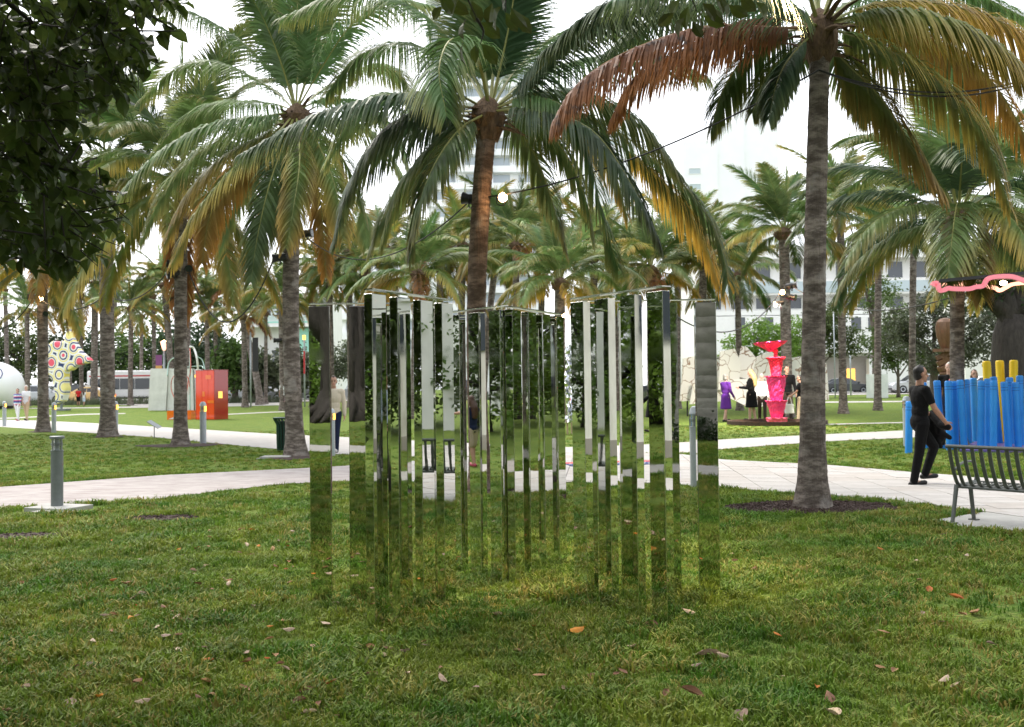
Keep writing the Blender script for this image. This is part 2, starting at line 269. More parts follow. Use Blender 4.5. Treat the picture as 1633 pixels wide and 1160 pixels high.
# ---------------------------------------------------------------- mesh building
class MB:
    def __init__(s): s.v = []; s.f = []; s.m = []; s.t = []; s.mi = 0
    def add(s, vs, fs, t=None):
        o = len(s.v); s.v += [tuple(v) for v in vs]; s.f += [tuple(i + o for i in f) for f in fs]; s.m += [s.mi] * len(fs)
        s.t += list(t) if t else [0.0] * len(vs); return s
    def box(s, c, d, rz=0.0, M4=None, taper=1.0):
        x, y, z = d[0] / 2, d[1] / 2, d[2] / 2
        vs = [Vector((sx * x * (taper if sz > 0 else 1), sy * y * (taper if sz > 0 else 1), sz * z)) for sz in (-1, 1) for sx, sy in ((-1, -1), (1, -1), (1, 1), (-1, 1))]
        m = M4 if M4 is not None else Matrix.Rotation(rz, 4, 'Z')
        vs = [m @ v + Vector(c) for v in vs]
        return s.add(vs, [(3, 2, 1, 0), (4, 5, 6, 7), (0, 1, 5, 4), (1, 2, 6, 5), (2, 3, 7, 6), (3, 0, 4, 7)])
    def tube(s, pts, rad, n=8, caps=True, squash=1.0, twist=0.0):
        pts = [Vector(p) for p in pts]
        if not hasattr(rad, '__len__'): rad = [rad] * len(pts)
        rings = []; up = Vector((0, 0, 1)); prev = None
        for i, p in enumerate(pts):
            t = (pts[min(i + 1, len(pts) - 1)] - pts[max(i - 1, 0)])
            if t.length < 1e-9: t = Vector((0, 0, 1))
            t.normalize()
            if prev is None:
                a = up.cross(t) if abs(t.z) < 0.95 else Vector((1, 0, 0)).cross(t).cross(t) * -1
                if a.length < 1e-6: a = Vector((1, 0, 0))
            else:
                a = prev - t * prev.dot(t)
            a.normalize(); prev = a; b = t.cross(a)
            rings.append([p + (a * math.cos(k * 2 * PI / n + twist) + b * math.sin(k * 2 * PI / n + twist) * squash) * rad[i] for k in range(n)])
        vs = [v for r in rings for v in r]; fs = []
        for i in range(len(rings) - 1):
            for k in range(n):
                k2 = (k + 1) % n; fs.append((i * n + k, i * n + k2, (i + 1) * n + k2, (i + 1) * n + k))
        if caps: fs.append(tuple(range(n - 1, -1, -1))); fs.append(tuple((len(rings) - 1) * n + k for k in range(n)))
        return s.add(vs, fs)
    def lathe(s, prof, n=24, c=(0, 0, 0), wob=None, caps=True):
        vs = []; fs = []
        for i, (r, z) in enumerate(prof):
            for k in range(n):
                a = k * 2 * PI / n; rr = r * (wob(a, z, i) if wob else 1)
                vs.append((c[0] + rr * math.cos(a), c[1] + rr * math.sin(a), c[2] + z))
        for i in range(len(prof) - 1):
            for k in range(n):
                k2 = (k + 1) % n; fs.append((i * n + k, i * n + k2, (i + 1) * n + k2, (i + 1) * n + k))
        if caps:
            fs.append(tuple(range(n - 1, -1, -1))); fs.append(tuple((len(prof) - 1) * n + k for k in range(n)))
        return s.add(vs, fs)
    def ball(s, c, r, n=12, m=8, M3=None):
        if not hasattr(r, '__len__'): r = (r, r, r)
        vs = [Vector((0, 0, -r[2]))]; fs = []
        for i in range(1, m):
            ph = -PI / 2 + PI * i / m
            for k in range(n):
                a = 2 * PI * k / n; vs.append(Vector((r[0] * math.cos(ph) * math.cos(a), r[1] * math.cos(ph) * math.sin(a), r[2] * math.sin(ph))))
        vs.append(Vector((0, 0, r[2]))); top = len(vs) - 1
        for k in range(n): fs.append((0, 1 + (k + 1) % n, 1 + k))
        for i in range(m - 2):
            for k in range(n):
                a = 1 + i * n + k; b = 1 + i * n + (k + 1) % n; fs.append((a, b, b + n, a + n))
        for k in range(n): fs.append((top, 1 + (m - 2) * n + k, 1 + (m - 2) * n + (k + 1) % n))
        if M3 is not None: vs = [M3 @ v for v in vs]
        return s.add([v + Vector(c) for v in vs], fs)
    def prism(s, poly, h, z=0.0, M4=None):
        n = len(poly); vs = [Vector((x, y, z)) for x, y in poly] + [Vector((x, y, z + h)) for x, y in poly]
        ar = sum(poly[i][0] * poly[(i + 1) % n][1] - poly[(i + 1) % n][0] * poly[i][1] for i in range(n))
        fs = [tuple(range(n - 1, -1, -1)), tuple(range(n, 2 * n))] + [(i, (i + 1) % n, n + (i + 1) % n, n + i) for i in range(n)]
        if ar < 0: fs = [tuple(reversed(f)) for f in fs]
        if M4 is not None: vs = [M4 @ v for v in vs]
        return s.add(vs, fs)
    def mesh(s, name, mats=None, smooth=False):
        me = bpy.data.meshes.new(name); me.from_pydata(s.v, [], s.f)
        for m in (mats if isinstance(mats, (list, tuple)) else [mats]):
            if m is not None: me.materials.append(M[m] if isinstance(m, str) else m)
        if any(s.m): me.polygons.foreach_set('material_index', s.m)
        if any(s.t):
            a = me.attributes.new('tipt', 'FLOAT', 'POINT'); a.data.foreach_set('value', s.t)
        if smooth: me.polygons.foreach_set('use_smooth', [True] * len(me.polygons))
        me.update(); return me
    def build(s, name, mats=None, parent=None, smooth=False, **tags):
        return link(name, s.mesh(name, mats, smooth), parent, **tags)
def link(name, me, parent=None, loc=None, rz=None, **tags):
    o = bpy.data.objects.new(name, me); col.objects.link(o)
    if parent is not None: o.parent = parent
    if loc is not None: o.location = loc
    if rz is not None: o.rotation_euler = (0, 0, rz)
    for k, v in tags.items(): o[k] = v
    return o
def thing(name, label, cat, loc=(0, 0, 0), rz=0.0, group=None):
    o = bpy.data.objects.new(name, None); col.objects.link(o); o.empty_display_size = 0.2
    o.location = loc; o.rotation_euler = (0, 0, rz); o['label'] = label; o['category'] = cat
    if group: o['group'] = group
    return o
def tag(o, label, cat, group=None):
    o['label'] = label; o['category'] = cat
    if group: o['group'] = group
    return o
def smooth_by_angle(o, ang=35):
    bm = bmesh.new(); bm.from_mesh(o.data)
    for f in bm.faces: f.smooth = True
    for e in bm.edges:
        if len(e.link_faces) == 2 and e.calc_face_angle(0) > R(ang): e.smooth = False
    bm.to_mesh(o.data); bm.free(); return o
def bevel(o, wdt=0.004, seg=2):
    md = o.modifiers.new('bevel', 'BEVEL'); md.width = wdt; md.segments = seg; md.limit_method = 'ANGLE'; md.angle_limit = R(40); return o
def crom(pts, n):
    """smooth curve through points"""
    pts = [Vector(p) for p in pts]; q = [pts[0] * 2 - pts[1]] + pts + [pts[-1] * 2 - pts[-2]]; out = []
    segs = len(pts) - 1
    for i in range(n + 1):
        t = i / n * segs; k = min(int(t), segs - 1); u = t - k
        a, b, c, d = q[k], q[k + 1], q[k + 2], q[k + 3]
        out.append(0.5 * ((2 * b) + (c - a) * u + (2 * a - 5 * b + 4 * c - d) * u * u + (3 * b - a - 3 * c + d) * u ** 3))
    return out
def add_light(name, loc, energy, color=(1, 0.62, 0.3), size=0.06, parent=None, spot=None, target=None):
    l = bpy.data.lights.new(name, 'SPOT' if spot else 'POINT'); l.energy = energy; l.color = color; l.shadow_soft_size = size
    o = bpy.data.objects.new(name, l); col.objects.link(o); o.location = loc
    if spot:
        l.spot_size = R(spot); l.spot_blend = 0.6
        o.rotation_euler = (Vector(target) - Vector(loc)).to_track_quat('-Z', 'Y').to_euler()
    return o

# ================================================================ SETTING: ground, paths, road
import numpy as np
rng = random.Random(7)

def sheet(name, rows, m, dz=0.0, **tags):
    """rows: list of equal-length point rows; every point dropped on the ground"""
    mb = MB(); n = len(rows[0])
    vs = [(p[0], p[1], ground_z(p[0], p[1]) + dz) for r in rows for p in r]
    fs = [(i * n + k, i * n + k + 1, (i + 1) * n + k + 1, (i + 1) * n + k) for i in range(len(rows) - 1) for k in range(n - 1)]
    mb.add(vs, fs); o = mb.build(name, m, kind='structure', **tags)
    bm = bmesh.new(); bm.from_mesh(o.data); bmesh.ops.recalc_face_normals(bm, faces=bm.faces)
    if sum(f.normal.z for f in bm.faces) < 0: bmesh.ops.reverse_faces(bm, faces=bm.faces)
    bm.to_mesh(o.data); bm.free(); return o
ys = [-160, -80, -40, -20, -10, 0] + list(range(4, 110, 3)) + [130, 180, 260, 400, 700, 1200]
xs = [-900, -400, -200, -120, -80, -50, -30, -20, -10, 0, 10, 20, 30, 50, 80, 120, 200, 400, 900]
sheet('lawn', [[(x, y) for x in xs] for y in ys], 'lawn')

def resample(pl, n):
    """polyline of photo pixels -> n ground points evenly spread"""
    pts = [G(*p) if len(p) == 2 else Vector(p) for p in pl]
    L = [0]
    for a, b in zip(pts, pts[1:]): L.append(L[-1] + (b - a).length)
    out = []
    for i in range(n):
        t = L[-1] * i / (n - 1); k = 0
        while k < len(L) - 2 and L[k + 1] < t: k += 1
        u = (t - L[k]) / max(1e-9, L[k + 1] - L[k]); out.append(pts[k].lerp(pts[k + 1], u))
    return out
EDGES = {}
def path(name, near, far, m, n=60, dz=0.004, rows=4):
    a = resample(near, n); b = resample(far, n)
    # pair by parameter along the path
    EDGES[name] = [(p.x, p.y) for p in a] + [(p.x, p.y) for p in reversed(b)]
    return sheet(name, [[a[i].lerp(b[i], k / (rows - 1)) for i in range(n)] for k in range(rows)], m, dz)
A_near = [(-420, 853), (-150, 826), (0, 813), (150, 803), (259, 797), (330, 787), (450, 773), (560, 768), (700, 770), (850, 772), (960, 768), (1080, 774), (1160, 780), (1240, 786), (1320, 791), (1408, 799), (1490, 808), (1570, 818), (1640, 828), (1800, 850), (7.6, 8.9, 0), (16, 10.8, 0)]
A_far = [(-420, 808), (-150, 789), (0, 778), (259, 759), (480, 748), (535, 745), (640, 738), (750, 730), (900, 724), (1075, 724), (1110, 729), (1160, 735), (1320, 743), (1420, 752), (1527, 760), (1633, 769), (1850, 786), (10.5, 14.0, 0), (16, 16.6, 0)]
B_near = [(-250, 676), (0, 681), (60, 685), (160, 692), (250, 698), (330, 706), (390, 712), (460, 718), (500, 722), (535, 725), (640, 729), (750, 729), (900, 723), (1075, 723), (1110, 722), (1160, 716), (1320, 704), (1443, 699), (1700, 687)]
B_far = [(-250, 664), (0, 670), (60, 671), (185, 677), (330, 686), (445, 693), (535, 697), (600, 700), (760, 708), (900, 714), (1000, 711), (1090, 706), (1160, 701), (1320, 693), (1443, 687), (1700, 676)]
walk_a = path('front_walkway', A_near, A_far, 'joint', n=90)
walk_b = path('back_walkway', B_near, B_far, 'far_path', n=90, dz=0.007)
# left part of the front walkway: fine brick laid over the bed
def subpath(name, near, far, m, dz):
    return path(name, near, far, m, n=40, dz=dz)
subpath('brick_walkway', [(-420, 853), (-150, 826), (0, 813), (150, 803), (259, 797), (330, 787), (450, 773), (560, 768), (640, 768)], [(-420, 808), (-150, 789), (0, 778), (259, 759), (480, 748), (535, 745), (640, 738)], 'brick_path', 0.012)
# path that runs behind the camera and round to the bench
bw = [(-16, -21), (-8, -15), (-2.4, -10), (0.4, -6.7), (3.1, -3.4), (6.4, -0.3), (9.2, 3.6), (11.0, 7.6)]
def offs(pl, d):
    out = []
    for i, p in enumerate(pl):
        a = Vector(pl[max(i - 1, 0)]); b = Vector(pl[min(i + 1, len(pl) - 1)]); t = (b - a).normalized(); out.append((p[0] - t.y * d, p[1] + t.x * d, 0.0))
    return out
path('rear_walkway', offs(bw, -0.85), offs(bw, 0.85), 'far_path', n=50, dz=0.011)
# thin far paths and the pavement by the road
path('far_walkway', [(-200, 652), (60, 652), (200, 651), (330, 649.5), (470, 646)], [(-200, 640), (60, 641), (200, 641.5), (330, 641), (470, 640)], 'far_path', n=30, dz=0.010)
path('left_thin_walkway', [(-200, 672), (20, 668), (130, 662), (200, 660.5)], [(-200, 671), (20, 666.5), (130, 660.5), (200, 659.3)], 'far_path', n=30, dz=0.010)
path('middle_thin_walkway', [(360, 662), (420, 659), (470, 657)], [(360, 660.8), (420, 657.8), (470, 655.8)], 'far_path', n=14, dz=0.010)
path('right_thin_walkway', [(1300, 643), (1450, 641.5), (1560, 640), (1750, 638)], [(1300, 641), (1450, 639.6), (1560, 638.2), (1750, 636.2)], 'far_path', n=30, dz=0.010)
path('right_middle_walkway', [(1290, 679), (1450, 675), (1560, 673), (1750, 669)], [(1290, 677.4), (1450, 673.6), (1560, 671.6), (1750, 667.6)], 'far_path', n=30, dz=0.012)
RY0, RY1 = 90.0, 112.0
def strip(name, y0, y1, m, dz, x0=-300, x1=300, n=2):
    return sheet(name, [[(x0 + (x1 - x0) * i / 12, y0 + (y1 - y0) * k / n) for i in range(13)] for k in range(n + 1)], m, dz)
strip('pavement', 84.5, 89.0, 'far_path', 0.03)
strip('road', RY0, RY1, 'asphalt', 0.02)
strip('far_pavement', 112.6, 119, 'far_path', 0.16)
for k in range(-14, 15):
    strip('lane_line', 100.9, 101.1, 'white_line', 0.026, k * 9.0, k * 9.0 + 3.5, 1)
for nm, y0 in (('kerb', 89.0), ('far_kerb', 112.0)):
    mb = MB(); z0 = ground_z(0, y0)
    for k in range(60): mb.box((-300 + k * 10 + 5, y0 + 0.3, z0 + 0.06), (9.97, 0.55, 0.22))
    mb.build(nm, 'concrete', kind='structure')

# ---- pavers of the front walkway, each a stone of its own
def clip(poly, nx, ny, c):
    out = []
    for i in range(len(poly)):
        p, q = poly[i], poly[(i + 1) % len(poly)]
        dp = nx * p[0] + ny * p[1] - c; dq = nx * q[0] + ny * q[1] - c
        if dp <= 0: out.append(p)
        if (dp < 0 < dq) or (dq < 0 < dp):
            u = dp / (dp - dq); out.append((p[0] + (q[0] - p[0]) * u, p[1] + (q[1] - p[1]) * u))
    return out
def area(p): return 0.5 * abs(sum(p[i][0] * p[(i + 1) % len(p)][1] - p[(i + 1) % len(p)][0] * p[i][1] for i in range(len(p))))
def bbox(p): return min(q[0] for q in p), max(q[0] for q in p), min(q[1] for q in p), max(q[1] for q in p)
pa = EDGES['front_walkway']; TS = 0.56; ca, sa = math.cos(R(-5)), math.sin(R(-5))
rot = [(x * ca + y * sa, -x * sa + y * ca) for x, y in pa]
cells = []
x0, x1, y0, y1 = bbox(rot)
for i in range(int(x0 // TS), int(x1 // TS) + 1):
    colp = clip(clip(rot, 1, 0, (i + 1) * TS - 0.005), -1, 0, -(i * TS + 0.005))
    if len(colp) < 3: continue
    for j in range(int(y0 // TS), int(y1 // TS) + 1):
        oy = (i % 2) * TS * 0.5
        c = clip(clip(colp, 0, 1, (j + 1) * TS + oy - 0.004), 0, -1, -(j * TS + oy + 0.004))
        if len(c) < 3 or area(c) < 0.02: continue
        cc = [(x * ca - y * sa, x * sa + y * ca) for x, y in c]
        mx = sum(p[0] for p in cc) / len(cc); my = sum(p[1] for p in cc) / len(cc)
        if mx < -2.1: continue                      # brick there
        px = 816 + F_PX * mx / my
        cells.append((math.hypot(mx, my) + (20 if not (-40 < px < 1680) else 0), cc))
cells.sort(key=lambda t: t[0])
rest = MB()
for k, (d, cc) in enumerate(cells):
    cx = sum(p[0] for p in cc) / len(cc); cyy = sum(p[1] for p in cc) / len(cc)
    h = 0.014 + rng.uniform(-0.002, 0.003)
    if k < 260:
        mb = MB(); mb.prism([(x - cx, y - cyy) for x, y in cc], h - 0.003)
        o = mb.build('paver', 'paver' if rng.random() < 0.75 else 'paver_b', walk_a, loc=(cx, cyy, 0.007))
        o.rotation_euler = (rng.uniform(-.002, .002), rng.uniform(-.002, .002), 0)
    else: rest.prism(cc, h - 0.003, 0.007)
rest.build('paver_field', 'paver', walk_a, kind='stuff')

# ---- mulch beds
MULCH = []
def mulch(px, py, a, b, chips=0, label=None):
    c = G(px, py); MULCH.append((c.x, c.y, a, b))
    mb = MB(); n = 40; vs = [(0, 0, 0.035)]
    for ring, zz in ((0.6, 0.03), (1.0, 0.012)):
        for k in range(n):
            t = 2 * PI * k / n; w_ = 1 + 0.10 * math.sin(3 * t + px) + 0.05 * math.sin(7 * t)
            vs.append((a * ring * w_ * math.cos(t), b * ring * w_ * math.sin(t), zz))
    fs = [(0, 1 + k, 1 + (k + 1) % n) for k in range(n)] + [(1 + k, 1 + n + k, 1 + n + (k + 1) % n, 1 + (k + 1) % n) for k in range(n)]
    mb.add(vs, fs); o = mb.build('mulch_bed', 'mulch', kind='structure'); o.location = c
    if chips:
        cb = MB()
        for _ in range(chips):
            t = rng.uniform(0, 2 * PI); r = math.sqrt(rng.random()) * 1.02
            m4 = Matrix.Rotation(rng.uniform(0, PI), 4, 'Z') @ Matrix.Rotation(rng.uniform(-.5, .5), 4, 'X') @ Matrix.Rotation(rng.uniform(-.5, .5), 4, 'Y')
            cb.box((a * r * math.cos(t), b * r * math.sin(t), 0.035 - 0.02 * r + rng.uniform(0, .012)), (rng.uniform(.015, .06), rng.uniform(.006, .018), .006), M4=m4)
        cb.build('mulch_chips', 'mulch', o, kind='stuff')
mulch(1297, 811, 1.02, 0.62, 2600)
mulch(288, 711, 1.15, 0.9)
mulch(470, 730, 0.55, 0.8)
mulch(172, 697, 0.5, 0.7)
mulch(68, 689, 0.5, 0.6)
mulch(768, 783, 0.7, 0.6, 600)
mulch(256, 829, 0.42, 0.26, 260)
mulch(30, 858, 0.5, 0.22, 120)

# ---- grass: tufts set over the lawn, thick near the camera, thinner far away
def tuft(name, seed, nb, rad, hgt, wid):
    r = random.Random(seed); mb = MB()
    for _ in range(nb):
        a = r.uniform(0, 2 * PI); q = rad * math.sqrt(r.random()); bx, by = q * math.cos(a), q * math.sin(a)
        h = hgt * r.uniform(0.55, 1.2); lean = r.uniform(0.15, 1.15) * h; la = r.uniform(0, 2 * PI); wd = wid * r.uniform(0.7, 1.25)
        dx, dy = math.cos(la), math.sin(la); sx, sy = -dy * wd / 2, dx * wd / 2
        p1 = (bx + dx * lean * 0.35, by + dy * lean * 0.35, h * 0.62); p2 = (bx + dx * lean, by + dy * lean, h * r.uniform(0.75, 1.0))
        mb.add([(bx - sx, by - sy, -0.01), (bx + sx, by + sy, -0.01), (p1[0] + sx, p1[1] + sy, p1[2]), (p1[0] - sx, p1[1] - sy, p1[2]), p2],
               [(0, 1, 2, 3), (3, 2, 4)], [0, 0, .6, .6, 1])
    return bpy.data.objects.new(name, mb.mesh(name, 'grass'))
tc = bpy.data.collections.new('grass_tufts')
for k in range(5): tc.objects.link(tuft('grass_tuft', 20 + k, 16, 0.05, 0.042, 0.0065))
npr = np.random.default_rng(5)
def inside(px, py, poly):
    p = np.array(poly); x1, y1 = p[:, 0], p[:, 1]; x2, y2 = np.roll(x1, -1), np.roll(y1, -1)
    r = np.zeros(len(px), bool)
    for a, b, c, d in zip(x1, y1, x2, y2):
        if b == d: continue
        cond = ((b > py) != (d > py)); r ^= cond & (px < (c - a) * (py - b) / (d - b) + a)
    return r
BLOCK = []            # rectangles/discs where no grass grows, filled below: (x, y, r)
def fan(d0, d1, dens, margin=1.0):
    n = int(dens * (0.515 * (d1 * d1 - d0 * d0) * 1.06 + 2 * margin * (d1 - d0))); d = np.sqrt(npr.random(n) * (d1 * d1 - d0 * d0) + d0 * d0)
    return np.stack([(npr.random(n) * 2 - 1) * (0.53 * d + margin), d], 1)
def rect(x0, x1, y0, y1, dens):
    n = int(dens * (x1 - x0) * (y1 - y0)); return np.stack([npr.random(n) * (x1 - x0) + x0, npr.random(n) * (y1 - y0) + y0], 1)
sets = [(fan(2.6, 6, 560), 1.0), (fan(6, 9, 480), 1.05), (fan(9, 14, 250, 1.5), 1.2), (fan(14, 18, 150, 2), .95), (fan(18, 24, 70, 2), .85), (fan(24, 36, 24, 2), .9),
        (rect(-9, 9, -12, 2.6, 110), 1.15), (rect(3.5, 9, 2.6, 12, 130), 1.1), (rect(-9, -3.5, 2.6, 12, 130), 1.1), (rect(-16, 16, -22, -12, 10), 1.0), (rect(-18, -9, -12, 14, 14), 1.0), (rect(9, 20, -12, 14, 14), 1.0)]
pts = np.concatenate([s for s, _ in sets]); scl = np.concatenate([np.full(len(s), q) for s, q in sets])
keep = np.ones(len(pts), bool)
for nm, e in EDGES.items(): keep &= ~inside(pts[:, 0], pts[:, 1], e)
for x, y, a, b in MULCH: keep &= ((pts[:, 0] - x) / a) ** 2 + ((pts[:, 1] - y) / b) ** 2 > npr.uniform(0.85, 1.1, len(pts))
PADS = []
GRASS = (pts, scl, keep)
def grow_grass():
    pts, scl, keep = GRASS
    for x0, y0, a, b, rz in PADS:
        dx, dy = pts[:, 0] - x0, pts[:, 1] - y0; u = dx * math.cos(rz) + dy * math.sin(rz); v = -dx * math.sin(rz) + dy * math.cos(rz)
        keep = keep & ~((abs(u) < a) & (abs(v) < b))
    # worn, thinner spots
    thin = np.array([noise.noise(Vector((x * 0.45, y * 0.45, 3.1))) for x, y in pts])
    keep = keep & (npr.random(len(pts)) > np.clip((thin - 0.15) * 1.6, 0, 0.72))
    p = pts[keep]; hgt = np.array([noise.noise(Vector((x * 1.9, y * 1.9, 9.1))) + .5 * noise.noise(Vector((x * 6, y * 6, 2.1))) for x, y in p])
    s = scl[keep] * npr.uniform(0.7, 1.35, keep.sum()) * np.clip(1 + 0.65 * hgt, .5, 1.7)
    z = [ground_z(x, y) for x, y in p]
    me = bpy.data.meshes.new('grass'); me.from_pydata([(x, y, q) for (x, y), q in zip(p, z)], [], [])
    at = me.attributes.new('size', 'FLOAT', 'POINT'); at.data.foreach_set('value', s)
    at = me.attributes.new('turn', 'FLOAT_VECTOR', 'POINT')
    rv = np.zeros((len(p), 3)); rv[:, 2] = npr.random(len(p)) * 6.283; rv[:, 0] = npr.normal(0, .12, len(p)); rv[:, 1] = npr.normal(0, .12, len(p))
    at.data.foreach_set('vector', rv.ravel())
    o = link('grass', me, kind='stuff', label='short coarse lawn grass, green with dry straw patches')
    ng = bpy.data.node_groups.new('grass_growth', 'GeometryNodeTree')
    ng.interface.new_socket('Geometry', in_out='INPUT', socket_type='NodeSocketGeometry'); ng.interface.new_socket('Geometry', in_out='OUTPUT', socket_type='NodeSocketGeometry')
    gi = ng.nodes.new('NodeGroupInput'); go = ng.nodes.new('NodeGroupOutput'); ip = ng.nodes.new('GeometryNodeInstanceOnPoints')
    ci = ng.nodes.new('GeometryNodeCollectionInfo'); ci.inputs['Collection'].default_value = tc; ci.inputs['Separate Children'].default_value = True; ci.inputs['Reset Children'].default_value = True
    a1 = ng.nodes.new('GeometryNodeInputNamedAttribute'); a1.data_type = 'FLOAT'; a1.inputs['Name'].default_value = 'size'
    a2 = ng.nodes.new('GeometryNodeInputNamedAttribute'); a2.data_type = 'FLOAT_VECTOR'; a2.inputs['Name'].default_value = 'turn'
    ip.inputs['Pick Instance'].default_value = True
    L = ng.links.new
    L(gi.outputs[0], ip.inputs['Points']); L(ci.outputs[0], ip.inputs['Instance']); L(a1.outputs[0], ip.inputs['Scale']); L(a2.outputs[0], ip.inputs['Rotation']); L(ip.outputs[0], go.inputs[0])
    md = o.modifiers.new('growth', 'NODES'); md.node_group = ng
    return o

# ================================================================ MIRROR SCULPTURE
SLAB_H, SLAB_W, SLAB_T = 2.05, 0.145, 0.062
def wing(root, v, a_deg, gap0=0.10, n=4, pitch=0.268, zoff=0.0):
    """a row of mirror slabs from the corner v along a_deg, capped by a thin steel bar"""
    d = Vector((math.cos(R(a_deg)), math.sin(R(a_deg)), 0)); rz = R(a_deg)
    for k in range(n):
        s = gap0 + SLAB_W / 2 + k * pitch
        mb = MB(); mb.box((0, 0, SLAB_H / 2 - 0.02), (SLAB_W, SLAB_T, SLAB_H + 0.02 - 0.012))
        o = mb.build('mirror_slab', 'mirror', root); o.location = v + d * s; o.rotation_euler = (R(rng.uniform(-.12, .12)), R(rng.uniform(-.12, .12)), rz + R(rng.uniform(-.5, .5)))
        o.data.materials.append(M['mirror_edge']); bevel(o, 0.0028, 1); o.modifiers['bevel'].material = 1
    L = gap0 + (n - 1) * pitch + SLAB_W
    mb = MB(); mb.box((L / 2 + gap0 * 0.25, 0, SLAB_H + zoff + 0.003), (L - gap0 * 0.5, SLAB_T + 0.004, 0.007))
    o = mb.build('top_bar', 'mirror_edge', root); o.location = v; o.rotation_euler = (0, 0, rz)
def corner(name, label, x, y, a1, a2, g1=0.02, g2=0.1, back=0.0):
    t = thing(name, label, 'sculpture', (x, y, 0), 0, 'mirrored corners of the labyrinth sculpture')
    wing(t, Vector((0, back, 0)), a1, g1); wing(t, Vector((0, 0, 0)), a2, g2, zoff=0.0085); return t
corner('mirror_sculpture', 'left corner of polished mirror slabs, nearest the trash can', -0.425, 6.86, 183.0, 242.3, 0.03, 0.0, .10)
corner('mirror_sculpture', 'middle and most distant corner of polished mirror slabs, pointing to the viewer', -0.030, 7.34, 63.5, 126.5, 0.03, 0.06)
corner('mirror_sculpture', 'right corner of polished mirror slabs, nearest the grey domed bollard', 0.425, 6.88, -1.0, -57.5, 0.05, 0.02, .09)

# ================================================================ PALMS
def leaflets(mb, curve, leaf, n, hang, seed, wid=0.036, side_up=0.15, t0=0.16, segs=3, spread=0.75, sc_tip=0.35, fold=None):
    """leaflets along a rachis: each starts outward and forward and sinks with its own weight"""
    r = random.Random(seed); m = len(curve) - 1
    upright = sum(abs((curve[i + 1] - curve[i]).normalized().z) for i in range(m)) / m > .82
    def at(t):
        u = t * m; k = min(int(u), m - 1); p = curve[k].lerp(curve[k + 1], u - k)
        return p, (curve[k + 1] - curve[k]).normalized()
    for i in range(n):
        t = t0 + (1 - t0) * (i + 0.5) / n
        p, tg = at(t)
        side = tg.cross(Vector((0, 0, 1)))
        if side.length < 0.15 or upright: side = tg.cross(Vector((0.3, -1, 0.2)))
        side.normalize(); upn = side.cross(tg)
        env = min(1.0, (t - t0) * 5 + 0.45) * (1 - (1 - sc_tip) * max(0, (t - 0.55) / 0.45) ** 1.6)
        for sgn in (-1, 1):
            if r.random() < 0.03: continue
            L = leaf * env * r.uniform(0.86, 1.08)
            d = (side * sgn * spread + tg * (0.55 + 0.35 * t) + upn * (side_up + r.uniform(-.12, .12))).normalized()
            h = hang * r.uniform(0.75, 1.3)
            q = p.copy(); dirs = []; pp = [q.copy()]
            for s in range(segs):
                dd = (d + Vector((0, 0, -1)) * h * (s + 0.35) / segs * 1.7 + Vector((r.uniform(-.05, .05), r.uniform(-.05, .05), 0))).normalized()
                q = q + dd * (L / segs); pp.append(q.copy())
            wv = (tg - d * tg.dot(d))
            if wv.length < 0.05: wv = upn
            wv.normalize(); wv = (wv + upn * r.uniform(.2, 1.1)).normalized()
            vs = []; ts = []
            for s in range(segs):
                ww = wid * (0.55, 1.0, 0.72, 0.5)[s] * 0.5 * (0.75 + 0.25 * env)
                vs += [pp[s] - wv * ww, pp[s] + wv * ww]; ts += [s / segs] * 2
            vs.append(pp[segs]); ts.append(1.0)
            fs = [(2 * s, 2 * s + 1, 2 * s + 3, 2 * s + 2) for s in range(segs - 1)] + [(2 * segs - 2, 2 * segs - 1, 2 * segs)]
            mb.add(vs, fs, [min(1.0, 0.75 * x + 0.35 * t) for x in ts])
def frond_mesh(curve, leaf, n, hang, seed, m, stalk='petiole', r0=0.026, **kw):
    mb = MB(); mb.mi = 1; N = len(curve)
    mb.tube(curve, [r0 * (1 - 0.86 * (i / (N - 1)) ** 0.8) * (1.5 if i == 0 else 1) for i in range(N)], 5, True, 0.7)
    mb.t = [0.0] * len(mb.v); mb.mi = 0
    leaflets(mb, curve, leaf, n, hang, seed, **kw)
    return mb.mesh('frond', [m, stalk], smooth=False)
def arc(L, e0, bend, n=16, pw=1.25, sway=0.0):
    p = Vector((0.05, 0, 0)); out = [p.copy()]
    for i in range(n):
        t = (i + 0.5) / n; e = R(e0 - bend * t ** pw)
        p = p + Vector((math.cos(e) * L / n, sway * L / n * t, math.sin(e) * L / n)); out.append(p.copy())
    return out
ELEVS = [(84, 22, .25), (70, 48, .4), (54, 70, .7), (36, 82, 1.0), (16, 78, 1.3), (-6, 62, 1.6), (-34, 44, 1.9), (-60, 24, 2.1)]
LIB = {}
def lib(elev_i, detail, var):
    k = (elev_i, detail, var)
    if k not in LIB:
        e, b, h = ELEVS[elev_i]; rr = random.Random(elev_i * 31 + var * 7 + 3)
        cv = arc(3.4 * rr.uniform(.92, 1.08), e + rr.uniform(-6, 6), b * rr.uniform(.85, 1.2), 14, sway=rr.uniform(-.15, .15))
        LIB[k] = frond_mesh(cv, 0.80, (78 if detail == 0 else 112), h * 0.75, elev_i * 100 + var, 'frond', r0=0.022, wid=(0.046 if detail == 0 else 0.036))
    return LIB[k]
